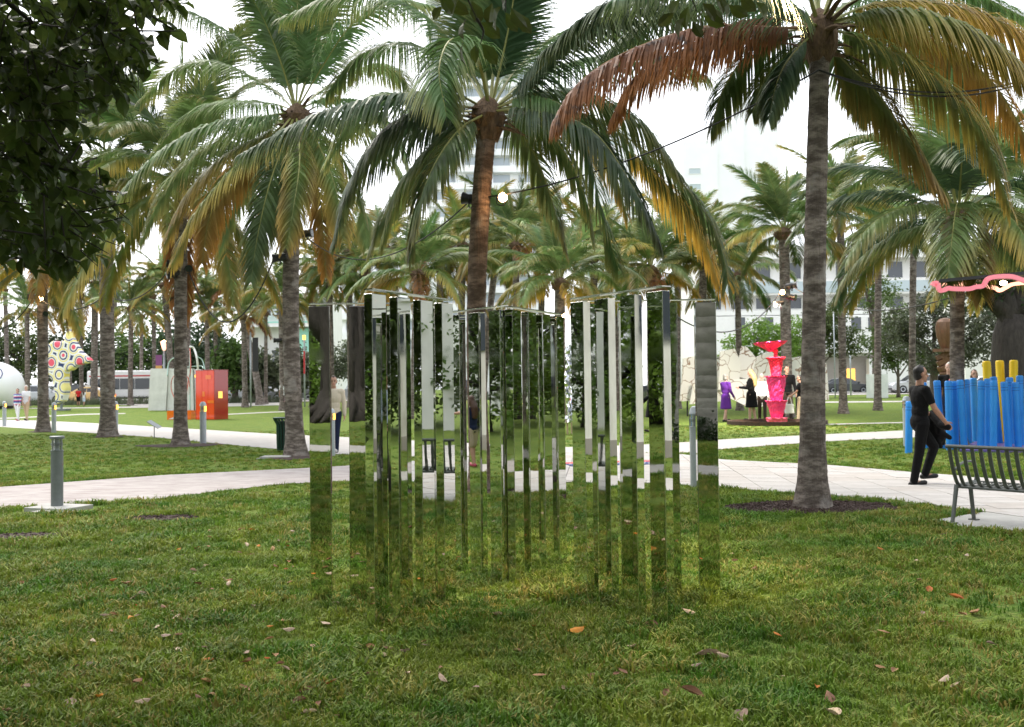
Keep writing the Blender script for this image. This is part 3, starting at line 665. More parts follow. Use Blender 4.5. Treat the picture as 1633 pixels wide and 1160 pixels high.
def trunk(root, top, r_base, r_top, m, seed=0, rings=16, n=14, mid=None):
    """ringed palm stem: swollen foot, uneven leaf scars, a gentle lean"""
    r = random.Random(seed); top = Vector(top); H = top.z
    pts = []; rad = []; z = -0.05; zs = []
    while z < H:
        zs.append(z); z += r.uniform(0.04, 0.13) if rings > 10 else r.uniform(0.18, 0.3)
    zs.append(H)
    for i, z in enumerate(zs):
        t = max(0, z / H); s = t ** 1.35
        off = Vector((top.x * s, top.y * s, 0)) + (mid * math.sin(PI * t) if mid else Vector((0, 0, 0)))
        flare = math.exp(-z / 0.32) * 1.0 if z > 0 else 1.0
        rr = r_top + (r_base * 0.62 - r_top) * (1 - t) ** 1.2 + r_base * 0.40 * flare
        j = r.uniform(-.022, .022)
        pts += [Vector((off.x, off.y, z)), Vector((off.x, off.y, z + 0.02))]; rad += [rr * (1.018 + j), rr * (0.992 + j)]
    mb = MB(); mb.tube(pts, rad, n); o = mb.build('trunk', m, root, smooth=True)
    return o
def crown_heart(root, c, r, seed=0, big=1.0):
    rr = random.Random(seed); mb = MB()
    mb.lathe([(r * 0.95, -0.35 * big), (r * 1.35, -0.18 * big), (r * 1.6, 0.0), (r * 1.25, 0.12 * big), (r * 0.7, 0.24 * big), (r * 0.2, 0.3 * big)], 12, wob=lambda a, z, i: 1 + 0.14 * math.sin(5 * a + i) + rr.uniform(-.12, .12))
    for k in range(14):
        a = rr.uniform(0, 2 * PI); z = rr.uniform(-.25, .2) * big; L = rr.uniform(.2, .5) * big
        d = Vector((math.cos(a), math.sin(a), rr.uniform(-.4, .7))); p = Vector((math.cos(a) * r * 1.2, math.sin(a) * r * 1.2, z))
        mb.tube([p, p + d * L * .5, p + d * L + Vector((0, 0, -.06))], [.05 * big, .035 * big, .012], 5, True, 0.4)
    o = mb.build('crown_heart', 'husk', root); o.location = c; return o
COLS = {0: 'frond', 1: 'frond_yellow', 2: 'frond_brown', 3: 'frond_dark', 4: 'frond_light', 5: 'frond_gold'}
def palm(base, top, label, r_base=.2, r_top=.12, nf=20, size=1.0, seed=0, detail=0, yellow=0.2, brown=0.05, bark='palm_bark', pal=(0, 4, 4, 0, 3), up=1.0, group='coconut palms of the park', low=5, az_skip=None, n=10):
    rr = random.Random(seed); t = thing('palm_tree', label, 'palm', base, 0, group)
    top = Vector(top); trunk(t, top, r_base, r_top, bark, seed, 16 if detail else 6, n)
    crown_heart(t, top, r_top * 1.1, seed, 0.8 * size)
    for k in range(nf):
        f = (k + rr.uniform(-.3, .3)) / nf; ei = max(0, min(low, int(round(f * (low + 0.6) * up))))
        az = k * 137.5 + rr.uniform(-20, 20)
        if az_skip and ei > 3 and az_skip[0] < az % 360 < az_skip[1]: continue
        o = link('frond', lib(ei, detail, rr.randint(0, 1)), t, top + Vector((0, 0, 0.25 * (1 - f) - 0.05)), R(az))
        s = size * rr.uniform(.85, 1.12) * (0.75 if ei == 0 else 1); o.scale = (s, s * rr.choice((-1, 1)), s)
        c = rr.choice(pal)
        if ei >= 4 and rr.random() < yellow * 1.8: c = 1
        if ei >= 5 and rr.random() < yellow * .5: c = 5
        if ei >= 5 and rr.random() < brown * .8: c = 2
        for i, mm in enumerate((COLS[c], 'petiole_dry' if c == 2 else 'petiole')):
            o.material_slots[i].link = 'OBJECT'; o.material_slots[i].material = M[mm]
    return t
def px_frond(root, dep, pts, leaf, colr, seed, n=110, hang=1.0, wid=0.036, **kw):
    """a frond of a big palm through photo points; each point carries its own distance (dep + dd)"""
    w3 = [P(x, y, dep + dd) for x, y, dd in pts]
    o0 = root.matrix_world.translation if False else Vector(root.location)
    cv = [p - o0 for p in crom(w3, 20)]
    c = COLS[colr]; me = frond_mesh(cv, leaf, n, hang, seed, c, 'petiole_dry' if colr == 2 else 'petiole', r0=0.030, wid=wid, segs=4, **kw)
    return link('frond', me, root)
def hero(base_px, top_px, label, r_base, r_top, seed, bark='palm_bark', dtop=0.0, mid=None, n=20):
    b = G(*base_px); tp = P(top_px[0], top_px[1], b.y + dtop)
    t = thing('palm_tree', label, 'palm', b, 0, 'coconut palms of the park')
    trunk(t, tp - b, r_base, r_top, bark, seed, 16, n, mid); crown_heart(t, tp - b + Vector((0, 0, .12)), r_top * 1.15, seed, 1.0)
    return t, tp.y
# -- right foreground palm
p1, d1 = hero((1296, 812), (1308, 70), 'tall palm nearest the viewer on the right, in a mulch bed by the walkway', .235, .112, 1, 'palm_bark')
c1 = (1306, 44)
F1 = [  # (points (px, py, extra depth)), leaf, colour, hang
    ([c1 + (0,), (1240, 45, -.3), (1130, 42, -.6), (1010, 78, -.9), (925, 130, -1.1), (885, 190, -1.1)], .78, 2, 2.6),
    ([c1 + (0,), (1215, 30, .4), (1120, 66, .7), (1020, 120, .9), (975, 190, 1.0)], .70, 2, 2.4),
    ([c1 + (0,), (1230, -10, .3), (1090, -28, .8), (960, 10, 1.2), (870, 80, 1.3)], .80, 3, 1.9),
    ([c1 + (0,), (1240, 55, .6), (1185, 95, 1.1), (1150, 150, 1.5), (1135, 205, 1.6)], .70, 0, 1.6),
    ([c1 + (0,), (1262, 90, -.2), (1240, 130, -.4), (1226, 190, -.5)], .55, 3, 1.5),
    ([c1 + (0,), (1345, 95, .1), (1400, 150, .2), (1450, 225, .2), (1502, 306, .1)], .82, 1, 1.6),
    ([c1 + (0,), (1380, 22, -.3), (1480, 22, -.7), (1580, 66, -.9), (1660, 140, -1)], .85, 1, 1.9),
    ([c1 + (0,), (1390, 40, .5), (1500, 70, 1.0), (1590, 140, 1.3), (1655, 260, 1.4)], .85, 5, 1.8),
    ([c1 + (0,), (1380, -5, .8), (1520, -20, 1.5), (1640, 30, 2.0)], .85, 0, 1.5),
    ([c1 + (0,), (1330, 75, .8), (1362, 120, 1.4), (1385, 190, 1.7)], .65, 0, 1.4),
    ([c1 + (0,), (1350, -40, -.6), (1430, -90, -1.5), (1560, -60, -2.2)], .8, 0, 1.2),
    ([c1 + (0,), (1270, -60, -.5), (1200, -130, -1.2), (1080, -120, -1.8)], .8, 0, 1.2),
    ([c1 + (0,), (1306, -80, .2), (1330, -220, .6), (1390, -330, 1.2)], .7, 4, .5),
    ([c1 + (0,), (1290, -70, .5), (1250, -200, 1.3), (1170, -270, 2.1)], .75, 0, .8),
    ([c1 + (0,), (1315, -20, -1.2), (1340, -20, -2.4), (1380, 90, -3.2)], .7, 0, 1.5) if False else ([c1 + (0,), (1350, -60, 1.2), (1440, -110, 2.4), (1560, -60, 3.0)], .8, 3, 1.2),
    ([c1 + (0,), (1370, 60, .2), (1470, 110, .4), (1560, 200, .5), (1610, 330, .5)], .85, 1, 1.7),
    ([c1 + (0,), (1400, 5, .2), (1520, 10, .4), (1640, 60, .4), (1720, 160, .4)], .9, 5, 1.9),
    ([c1 + (0,), (1385, 30, 1.0), (1470, 55, 1.8), (1540, 120, 2.2), (1580, 220, 2.4)], .8, 0, 1.6),
    ([c1 + (0,), (1240, 10, 1.0), (1140, 0, 1.9), (1040, 30, 2.6), (960, 90, 3.0)], .85, 3, 1.6),
    ([c1 + (0,), (1260, 20, -.8), (1180, -30, -1.6), (1080, -40, -2.2), (980, 0, -2.6)], .8, 3, 1.6),
    ([c1 + (0,), (1262, 80, .9), (1222, 120, 1.5), (1200, 180, 1.8)], .6, 0, 1.4),
]
for k, (pp, lf, cc, hg) in enumerate(F1): px_frond(p1, d1, pp, lf, cc, 100 + k, hang=hg, n=(215 if cc == 2 else 145), wid=.034)
# -- middle palm behind the mirrors
p2, d2 = hero((768, 782), (777, 200), 'palm with dark curling fronds standing right behind the middle mirror slabs', .22, .135, 2, 'palm_bark_brown', mid=Vector((-.10, 0, 0)))
c2 = (781, 178)
F2 = [
    ([c2 + (0,), (720, 150, -.3), (620, 152, -.8), (500, 185, -1.2), (385, 246, -1.4)], .85, 3, 1.8),
    ([c2 + (0,), (715, 190, .2), (630, 215, .5), (565, 285, .6), (532, 385, .6)], .85, 3, 1.6),
    ([c2 + (0,), (735, 205, -.7), (695, 260, -1.1), (668, 330, -1.2), (655, 405, -1.2)], .80, 0, 1.2),
    ([c2 + (0,), (760, 90, -.7), (722, 62, -1.5), (700, 110, -2.1), (712, 185, -2.4)], .95, 0, 1.2),
    ([c2 + (0,), (790, 60, .2), (790, -60, .3), (800, -170, .5)], .75, 0, .3),
    ([c2 + (0,), (765, 60, .6), (735, -50, 1.1), (690, -140, 1.6)], .8, 3, .6),
    ([c2 + (0,), (740, 95, .5), (670, 20, 1.0), (560, -10, 1.6), (450, 30, 2)], .85, 0, 1.3),
    ([c2 + (0,), (838, 135, -.3), (900, 70, -.9), (1000, 20, -1.5), (1130, 5, -2.0)], .9, 3, 1.7),
    ([c2 + (0,), (840, 130, .6), (930, 95, 1.2), (1040, 90, 1.6), (1130, 125, 1.8)], .85, 0, 1.6),
    ([c2 + (0,), (828, 160, -.4), (890, 165, -.9), (935, 235, -1.2), (960, 340, -1.3), (985, 425, -1.2)], .85, 0, 1.4),
    ([c2 + (0,), (850, 168, .3), (960, 196, .8), (1070, 275, 1.2), (1140, 365, 1.3), (1166, 475, 1.3)], .88, 0, 1.6),
    ([c2 + (0,), (840, 175, -.8), (940, 205, -1.5), (1010, 300, -1.9), (1052, 390, -2.0)], .80, 3, 1.5),
    ([c2 + (0,), (810, 190, .7), (850, 240, 1.1), (880, 320, 1.3), (902, 400, 1.3)], .75, 4, 1.2),
    ([c2 + (0,), (740, 200, .7), (690, 250, 1.2), (620, 330, 1.5), (590, 400, 1.5)], .75, 0, 1.3),
    ([c2 + (0,), (815, 60, .8), (870, -60, 1.6), (960, -120, 2.2)], .8, 0, .8),
    ([c2 + (0,), (700, 175, .8), (620, 150, 1.6), (560, 190, 2.0), (520, 260, 2.1)], .75, 4, 1.5),
    ([c2 + (0,), (860, 180, 1.0), (930, 190, 1.8), (975, 260, 2.2), (1000, 345, 2.3)], .8, 1, 1.5),
    ([c2 + (0,), (768, 80, .3), (752, -20, .5), (740, -120, .8)], .8, 0, .3),
    ([c2 + (0,), (806, 70, -.2), (825, -30, -.4), (850, -120, -.6)], .8, 3, .3),
    ([c2 + (0,), (735, 110, 1.0), (650, 70, 1.9), (570, 90, 2.5), (520, 150, 2.8)], .85, 0, 1.4),
    ([c2 + (0,), (825, 110, 1.0), (900, 50, 1.9), (990, 40, 2.6), (1060, 90, 3.0)], .85, 0, 1.4),
    ([c2 + (0,), (725, 170, -.2), (650, 185, -.4), (590, 235, -.5), (550, 320, -.5)], .85, 3, 1.6),
    ([c2 + (0,), (845, 150, 0), (935, 150, .1), (1020, 195, .2), (1085, 280, .2)], .85, 0, 1.6),
    ([c2 + (0,), (830, 185, .2), (880, 215, .4), (925, 290, .5), (945, 380, .5)], .8, 0, 1.4),
    ([c2 + (0,), (745, 195, 0), (700, 225, 0), (640, 295, 0), (610, 385, 0)], .8, 0, 1.4),
]
for k, (pp, lf, cc, hg) in enumerate(F2): px_frond(p2, d2, pp, lf, cc, 200 + k, hang=hg, n=142, wid=0.036)
# the last long frond's end: warm lamp light painted in as gold leaflet colour
px_frond(p2, d2, [c2 + (0,), (880, 185, .6), (1000, 240, 1.3), (1100, 340, 1.8), (1155, 470, 1.9)], .95, 5, 260, hang=1.7, n=100, wid=.042, t0=.5)
# -- left-centre palm
p3, d3 = hero((472, 729), (474, 195), 'tall grey palm beside the dark green trash can, with black floodlights on its stem', .30, .17, 3, 'palm_bark', mid=Vector((-.12, 0, 0)))
c3 = (472, 178)
F3 = [
    ([c3 + (0,), (475, 90, .1), (474, -20, .2), (476, -130, .3)], .95, 0, .35),
    ([c3 + (0,), (440, 120, .3), (370, 55, .7), (300, 18, 1), (245, 8, 1.2)], 1.0, 0, 1.5),
    ([c3 + (0,), (448, 100, -.5), (420, 30, -1), (385, -30, -1.6)], .9, 0, .9),
    ([c3 + (0,), (512, 110, -.3), (560, 40, -.8), (620, 0, -1.2), (690, 10, -1.4)], 1.0, 0, 1.3),
    ([c3 + (0,), (520, 140, .8), (590, 105, 1.6), (640, 120, 2.2), (665, 180, 2.5)], .95, 4, 1.4),
    ([c3 + (0,), (425, 185, -.6), (330, 200, -1.3), (240, 255, -1.8), (165, 350, -2)], 1.05, 0, 1.4),
    ([c3 + (0,), (430, 165, .6), (350, 165, 1.3), (290, 195, 1.8), (240, 250, 2)], 1.0, 4, 1.4),
    ([c3 + (0,), (435, 220, -.9), (365, 275, -1.5), (310, 345, -1.8), (275, 420, -1.8)], 1.0, 1, 1.3),
    ([c3 + (0,), (450, 235, -1), (428, 300, -1.5), (410, 380, -1.6), (400, 450, -1.6)], .9, 0, 1.1),
    ([c3 + (0,), (505, 225, -.6), (535, 300, -1), (548, 380, -1.1)], .9, 1, 1.2),
    ([c3 + (0,), (495, 240, .6), (512, 330, 1), (520, 440, 1)], .85, 5, 1.2),
    ([c3 + (0,), (520, 190, .2), (590, 210, .5), (640, 280, .6), (665, 360, .6)], .95, 4, 1.4),
    ([c3 + (0,), (425, 230, .9), (380, 310, 1.4), (350, 400, 1.5)], .9, 4, 1.2),
    ([c3 + (0,), (505, 80, .9), (540, -30, 1.6), (600, -90, 2.2)], .95, 0, .8),
    ([c3 + (0,), (455, 80, 1.0), (440, -20, 1.8), (400, -100, 2.4)], .9, 3, .8),
    ([c3 + (0,), (478, 250, -1.4), (470, 320, -1.8), (456, 395, -1.9)], .8, 1, 1.2),
    ([c3 + (0,), (400, 250, 0), (340, 330, 0), (322, 420, 0)], .9, 5, 1.2),
    ([c3 + (0,), (452, 90, .4), (430, -10, .7), (415, -90, 1)], .95, 0, .5),
    ([c3 + (0,), (498, 90, .2), (520, -10, .4), (545, -90, .6)], .95, 0, .5),
    ([c3 + (0,), (430, 140, 1.0), (350, 100, 1.9), (280, 110, 2.4), (225, 160, 2.6)], 1.0, 4, 1.4),
    ([c3 + (0,), (415, 200, .2), (330, 235, .4), (265, 300, .5), (225, 385, .5)], 1.0, 4, 1.4),
    ([c3 + (0,), (515, 160, -.4), (580, 165, -.8), (630, 215, -1), (655, 290, -1)], 1.0, 0, 1.4),
    ([c3 + (0,), (420, 215, -.4), (350, 255, -.8), (300, 310, -1), (262, 390, -1)], 1.0, 1, 1.4),
    ([c3 + (0,), (500, 210, .8), (545, 250, 1.4), (575, 320, 1.6), (585, 395, 1.6)], .95, 4, 1.3),
    ([c3 + (0,), (460, 240, 0), (440, 300, 0), (425, 370, 0)], .9, 4, 1.2),
]
for k, (pp, lf, cc, hg) in enumerate(F3): px_frond(p3, d3, pp, lf, cc, 300 + k, hang=hg, n=132, wid=0.041)
# -- other palms: base pixel, crown pixel, label, size
def ppalm(bx, by, tx, ty, label, wpx, seed, size=1.0, dd=0, **kw):
    b = G(bx, by); d = b.y + dd; tp = P(tx, ty, d) - b; tw = wpx / PXM(d) / 2
    return palm(b, tp, label, r_base=tw * 1.55, r_top=tw * 0.92, size=size, seed=seed, **kw)
ppalm(288, 711, 289, 285, 'palm between the concrete slabs and the trash can, three dark floodlights on its stem', 21, 11, 1.35, detail=1, nf=32, yellow=.4, brown=.05, n=14, low=6)
ppalm(172, 697, 168, 262, 'palm left of the concrete slabs whose foot hides a bollard', 23, 12, 1.35, detail=1, nf=30, yellow=.2, n=14)
ppalm(69, 689, 67, 410, 'palm at far left beside the strolling couple, with one lit lamp', 17, 13, 1.2, detail=1, nf=28, yellow=.45, brown=.12, n=14, low=6)
ppalm(1527, 712, 1528, 350, 'palm standing behind the blue and yellow posts', 23, 14, 1.25, detail=1, nf=32, yellow=.35, n=14)
ppalm(1256, 666, 1250, 372, 'palm behind the pink vase tower, with a lit lamp on its stem', 18, 15, 1.15, detail=1, nf=28, yellow=.3, up=.9, n=12)
ppalm(893, 672, 893, 452, 'palm directly behind the crumpled foil banner, lamp on its stem', 18, 16, 1.15, nf=26, pal=(0, 4, 4, 4, 1), yellow=.4, brown=.2)
ppalm(661, 668, 667, 438, 'palm seen over the left mirror corner with yellowing fronds', 15, 17, 1.25, nf=26, pal=(0, 4, 4, 4, 1), yellow=.4)
ppalm(734, 657, 738, 392, 'tall distant palm just left of the middle palm trunk', 12, 18, 1.3, nf=26, pal=(0, 4, 4, 4, 1), yellow=.15)
ppalm(826, 660, 822, 392, 'tall distant palm just right of the middle palm trunk', 12, 19, 1.3, nf=26, pal=(0, 4, 4, 4, 1), yellow=.2)
ppalm(945, 655, 948, 408, 'distant palm right of the foil banner', 12, 20, 1.25, nf=26, pal=(0, 4, 4, 4, 1), yellow=.25)
ppalm(1040, 665, 1038, 432, 'palm seen over the right mirror corner, brown lower fronds', 15, 21, 1.2, nf=26, pal=(0, 4, 4, 4, 1), yellow=.3, brown=.3)
ppalm(1118, 660, 1122, 420, 'palm above the white cut panel wall at its left end', 13, 22, 1.2, nf=26, pal=(0, 4, 4, 4, 1), yellow=.2)
ppalm(588, 655, 584, 440, 'distant palm above the left end of the mirrors', 12, 23, 1.2, nf=26, pal=(0, 4, 4, 4, 1), yellow=.3)
ppalm(529, 655, 524, 432, 'distant palm seen between the tall grey palm and the first mirror slab', 11, 24, 1.1, nf=26, pal=(0, 4, 4, 4, 1), yellow=.3)
ppalm(391, 650, 388, 505, 'small palm with white painted foot behind the red box', 9, 25, .95, nf=20, pal=(0, 4, 4, 4, 1), yellow=.3, brown=.4)
ppalm(451, 655, 448, 478, 'palm near the man in patterned shorts, with a lit lamp', 10, 26, 1.0, nf=20, pal=(0, 4, 4, 4, 1), yellow=.6)
ppalm(424, 645, 424, 500, 'thin palm in front of the teal building', 6, 27, .95, nf=18, pal=(0, 4, 4, 4, 1), yellow=.3)
ppalm(345, 643, 343, 478, 'distant palm just right of the metal hoop sculpture', 7, 28, 1.1, nf=20, pal=(0, 4, 4, 4, 1), yellow=.3)
ppalm(331, 645, 330, 495, 'distant palm behind the metal hoops', 8, 29, 1.0, nf=20, pal=(0, 4, 4, 4, 1), yellow=.5)
ppalm(247, 643, 244, 472, 'distant palm left of the torch lamp post', 7, 30, 1.15, nf=20, pal=(0, 4, 4, 4, 1), yellow=.2)
ppalm(208, 647, 209, 492, 'distant palm standing before the bus, left of the concrete slabs', 8, 31, 1.15, nf=20, pal=(0, 4, 4, 4, 1), yellow=.45)
ppalm(225, 641, 226, 505, 'thin distant palm behind the front of the bus', 6, 32, 1.1, nf=18, pal=(0, 4, 4, 4, 1), yellow=.2)
ppalm(130, 645, 128, 472, 'distant palm behind the patterned windsock', 7, 33, 1.15, nf=20, pal=(0, 4, 4, 4, 1), yellow=.3)
ppalm(44, 648, 43, 495, 'distant palm above the white ball at far left', 8, 34, 1.1, nf=20, pal=(0, 4, 4, 4, 1), yellow=.5)
ppalm(112, 641, 108, 470, 'tall thin palm far behind the patterned windsock', 6, 35, 1.25, nf=18, pal=(0, 4, 4, 4, 1), yellow=.15)
ppalm(12, 642, 8, 462, 'distant palm at the far left edge of the view', 7, 36, 1.2, nf=18, pal=(0, 4, 4, 4, 1), yellow=.35)
ppalm(300, 641, 302, 470, 'tall palm far behind the concrete slabs', 6, 37, 1.25, nf=18, pal=(0, 4, 4, 4, 1), yellow=.15)
ppalm(172, 640, 186, 468, 'tall palm far behind the left row of stems', 6, 38, 1.25, nf=18, pal=(0, 4, 4, 4, 1), yellow=.15)
ppalm(1345, 660, 1340, 330, 'tall palm between the near trunk and the grey-green tree', 13, 39, 1.2, nf=20, pal=(0, 4, 4, 4, 1), yellow=.1)
ppalm(1662, 690, 1655, 370, 'palm at the far right edge behind the posts', 20, 40, 1.2, nf=20, pal=(0, 4, 4, 4, 1), yellow=.35, detail=1)
ppalm(1455, 655, 1458, 330, 'tall palm far behind the man in black', 11, 41, 1.2, nf=18, pal=(0, 4, 4, 4, 1), yellow=.1)
ppalm(1180, 655, 1176, 440, 'distant palm behind the white cut panels', 10, 42, 1.1, nf=18, pal=(0, 4, 4, 4, 1), yellow=.3)
for i, (bx, by, tx, ty, lb, sz) in enumerate([(620, 652, 618, 398, 'feathery palm between the left mirror corner and the tower', 1.25), (700, 655, 702, 428, 'low palm over the right end of the left mirror corner', 1.2), (770, 650, 792, 405, 'distant palm half hidden by the middle palm stem', 1.2), (862, 652, 866, 385, 'tall palm over the right end of the middle mirror corner', 1.3), (985, 655, 988, 428, 'palm over the left end of the right mirror corner', 1.2), (1080, 652, 1082, 392, 'tall distant palm over the right mirror corner', 1.3), (560, 650, 556, 402, 'tall distant palm over the first mirror slabs', 1.25), (500, 650, 500, 470, 'low palm just right of the tall grey palm stem', 1.1), (415, 646, 372, 460, 'leaning palm left of the tall grey palm', 1.15), (275, 646, 262, 455, 'feathery palm over the concrete slabs', 1.2), (150, 645, 152, 452, 'feathery palm over the bus tail', 1.2), (1400, 655, 1402, 360, 'feathery palm over the white building', 1.2)]):
    ppalm(bx, by, tx, ty, lb, 11, 90 + i, sz, nf=24, yellow=.35, pal=(4, 4, 0, 4, 1), dd=(i % 3) * 2.0)
# palms behind the viewer, met only in the mirrors
for i, (x, y, h) in enumerate([(-7.5, -17, 6.2), (6.5, -19, 6.5), (-15, -26, 7), (0.5, -30, 7), (16, -12, 6)]):
    palm((x, y, 0), (0.2, 0.1, h), ('palm %s the rear path, seen only in the mirrors' % ('left of', 'right of', 'far left of', 'beyond', 'well right of')[i]), .22, .14, 18, 1.2, 60 + i, yellow=.2)

# ================================================================ TREES
def leaf_card(mb, p, L, wd, d, up, r):
    """one leaf: a folded oval"""
    d = d.normalized(); s = d.cross(up)
    if s.length < .05: s = d.cross(Vector((1, 0, .1)))
    s.normalize(); n = s.cross(d)
    a = p; b = p + d * L * .35 + n * L * .06; c = p + d * L * .7 + n * L * .03; e = p + d * L - n * L * .06
    f = n * wd * .22
    mb.add([a, b - s * wd * .5 + f, b, b + s * wd * .5 + f, c - s * wd * .42 + f, c, c + s * wd * .42 + f, e],
           [(0, 2, 1), (0, 3, 2), (1, 2, 5, 4), (2, 3, 6, 5), (4, 5, 7), (5, 6, 7)], [0, .35, .35, .35, .7, .7, .7, 1])
def quad_leaf(mb, p, L, r):
    d = Vector((r.gauss(0, 1), r.gauss(0, 1), r.gauss(-.3, .7))).normalized(); s = d.cross(Vector((r.gauss(0, 1), r.gauss(0, 1), r.gauss(0, 1)))).normalized()
    mb.add([p, p + d * L * .5 + s * L * .26, p + d * L, p + d * L * .5 - s * L * .26], [(0, 1, 2, 3)], [0, .5, 1, .5])
def limbs(root, top, r0, blobs, m, seed, lean=(0, 0)):
    r = random.Random(seed); mb = MB(); h = top
    pts = [Vector((lean[0] * t + .04 * math.sin(5 * t + seed) * h * .1, lean[1] * t, h * t - .05)) for t in (0, .12, .3, .55, .8, 1)]
    mb.tube(pts, [r0 * 1.45, r0 * 1.08, r0 * .95, r0 * .85, r0 * .75, r0 * .5], 10)
    for c, rad in blobs:
        c = Vector(c); a = pts[r.choice((3, 4, 5))]
        mid = a.lerp(c, .5) + Vector((r.uniform(-.2, .2), r.uniform(-.2, .2), r.uniform(-.1, .3))) * rad[0] * .4
        mb.tube(crom([a, mid, c, c + (c - a) * .2], 7), [r0 * .5, r0 * .46, r0 * .4, r0 * .34, r0 * .27, r0 * .2, r0 * .13, r0 * .07], 7)
        for _ in range(3):
            q = c + Vector((r.uniform(-1, 1) * rad[0], r.uniform(-1, 1) * rad[1], r.uniform(-.7, .9) * rad[2])) * .75
            mb.tube([mid, mid.lerp(q, .55) + Vector((0, 0, .1)), q], [r0 * .3, r0 * .18, r0 * .05], 5)
    return mb.build('trunk', m, root, smooth=True)
def crown(root, blobs, clumps, per, L, m, seed, clr=.3, parent_name='crown'):
    r = random.Random(seed); mb = MB(); vol = [b[1][0] * b[1][1] * b[1][2] for b in blobs]; tot = sum(vol)
    for (c, rad), v in zip(blobs, vol):
        for _ in range(max(4, int(clumps * v / tot))):
            d = Vector((r.gauss(0, 1), r.gauss(0, 1), r.gauss(0, 1))).normalized() * (r.random() ** .42)
            q = Vector(c) + Vector((d.x * rad[0], d.y * rad[1], d.z * rad[2])); k = clr * r.uniform(.6, 1.4)
            for _ in range(per): quad_leaf(mb, q + Vector((r.gauss(0, .5), r.gauss(0, .5), r.gauss(0, .38))) * k, L * r.uniform(.7, 1.3), r)
    return mb.build(parent_name, m, root)
def tree(px, py, label, blobs_px, leafm, seed, r0=.18, clumps=260, per=18, L=.22, thick=.8, group='broadleaf trees behind the lawns', barkm='trunk_tree', depth=None, name='broadleaf_tree'):
    """blobs_px: (px, py, rx, ry) crown masses as seen"""
    b = G(px, py)
    if depth: b = P(px, py, depth); b.z = ground_z(b.x, b.y)
    d = b.y; t = thing(name, label, 'tree', b, 0, group); k = 1 / PXM(d); rr = random.Random(seed)
    bl = []
    for x, y, rx, ry in blobs_px:
        c = P(x, y, d + rr.uniform(-.4, .4) * rx * k) - b; bl.append((tuple(c), (rx * k, max(rx, ry) * k * thick, ry * k)))
    top = min(bl, key=lambda q: q[0][2])[0][2]
    limbs(t, max(top, .8), r0, bl, barkm, seed); crown(t, bl, clumps, per, L, leafm, seed + 1, clr=max(.25, L * 1.7)); return t
tree(1206, 636, 'bright green rounded tree behind the white cut panels', [(1178, 555, 30, 26), (1210, 538, 38, 30), (1245, 548, 30, 30), (1268, 535, 24, 34)], 'leaf_b', 71, .16, 300, 20, .24)
tree(1300, 634, 'mid green tree just right of the near trunk, before the dark sedan', [(1310, 520, 34, 32), (1345, 545, 36, 28), (1280, 560, 22, 26), (1335, 500, 26, 24)], 'leaf_a', 72, .15, 300, 18, .24)
tree(1433, 634, 'slim young tree beside the white marble block', [(1405, 545, 30, 26), (1440, 520, 34, 34), (1420, 575, 26, 20), (1462, 560, 24, 26)], 'leaf_a', 73, .13, 300, 18, .24)
tree(1490, 640, 'broad olive grey tree behind the carved twisted post', [(1440, 530, 40, 44), (1490, 500, 56, 40), (1545, 540, 52, 44), (1500, 565, 56, 30), (1580, 500, 40, 40)], 'leaf_c', 74, .3, 560, 20, .24)
tree(1395, 628, 'tall loose tree above the white building, right of the near trunk', [(1345, 320, 40, 34), (1400, 470, 46, 30), (1385, 345, 30, 28), (1370, 420, 30, 40)], 'leaf_a', 75, .22, 260, 16, .30)
tree(1618, 655, 'massive grey banyan trunk and dark leaves at the right edge', [(1590, 420, 60, 46), (1660, 390, 70, 60), (1560, 470, 34, 26), (1640, 500, 24, 40)], 'leaf_d', 76, 1.15, 320, 18, .26, barkm='trunk_ficus', depth=46, name='banyan_tree')
tree(560, 640, 'olive grey round tree seen between the first two mirror slabs', [(556, 575, 34, 34), (585, 560, 26, 28), (535, 585, 22, 22)], 'leaf_c', 77, .15, 260, 18, .24)
tree(940, 640, 'dark green tree behind the crumpled foil banner', [(912, 585, 26, 30), (950, 575, 34, 34), (985, 588, 26, 28)], 'leaf_a', 80, .15, 200, 18, .26)
row = [(-40, 540, 70, 60, 'leaf_d'), (40, 545, 46, 56, 'leaf_d'), (112, 560, 40, 50, 'leaf_d'), (170, 565, 44, 48, 'leaf_d'), (225, 545, 46, 60, 'leaf_d'), (280, 560, 44, 50, 'leaf_d'), (330, 550, 34, 52, 'leaf_d'), (375, 575, 26, 36, 'leaf_c'), (408, 590, 20, 26, 'leaf_c'), (470, 585, 24, 30, 'leaf_c')]
nm = ['at the far left edge', 'behind the white ball', 'behind the patterned windsock', 'behind the bus tail', 'behind the middle of the bus', 'behind the concrete slabs', 'behind the metal hoops', 'behind the red box', 'before the teal building', 'behind the man in patterned shorts']
for i, (x, y, rx, ry, lm) in enumerate(row):
    tree(x, 640, 'dense dark background tree ' + nm[i], [(x, y, rx, ry), (x - rx * .5, y + ry * .3, rx * .7, ry * .7), (x + rx * .5, y + ry * .25, rx * .7, ry * .7), (x, y + ry * .75, rx, ry * .5)], 'leaf_a' if i % 3 == 1 else lm, 400 + i, .3, 240, 14, .5, depth=124 if lm == 'leaf_d' else 84)
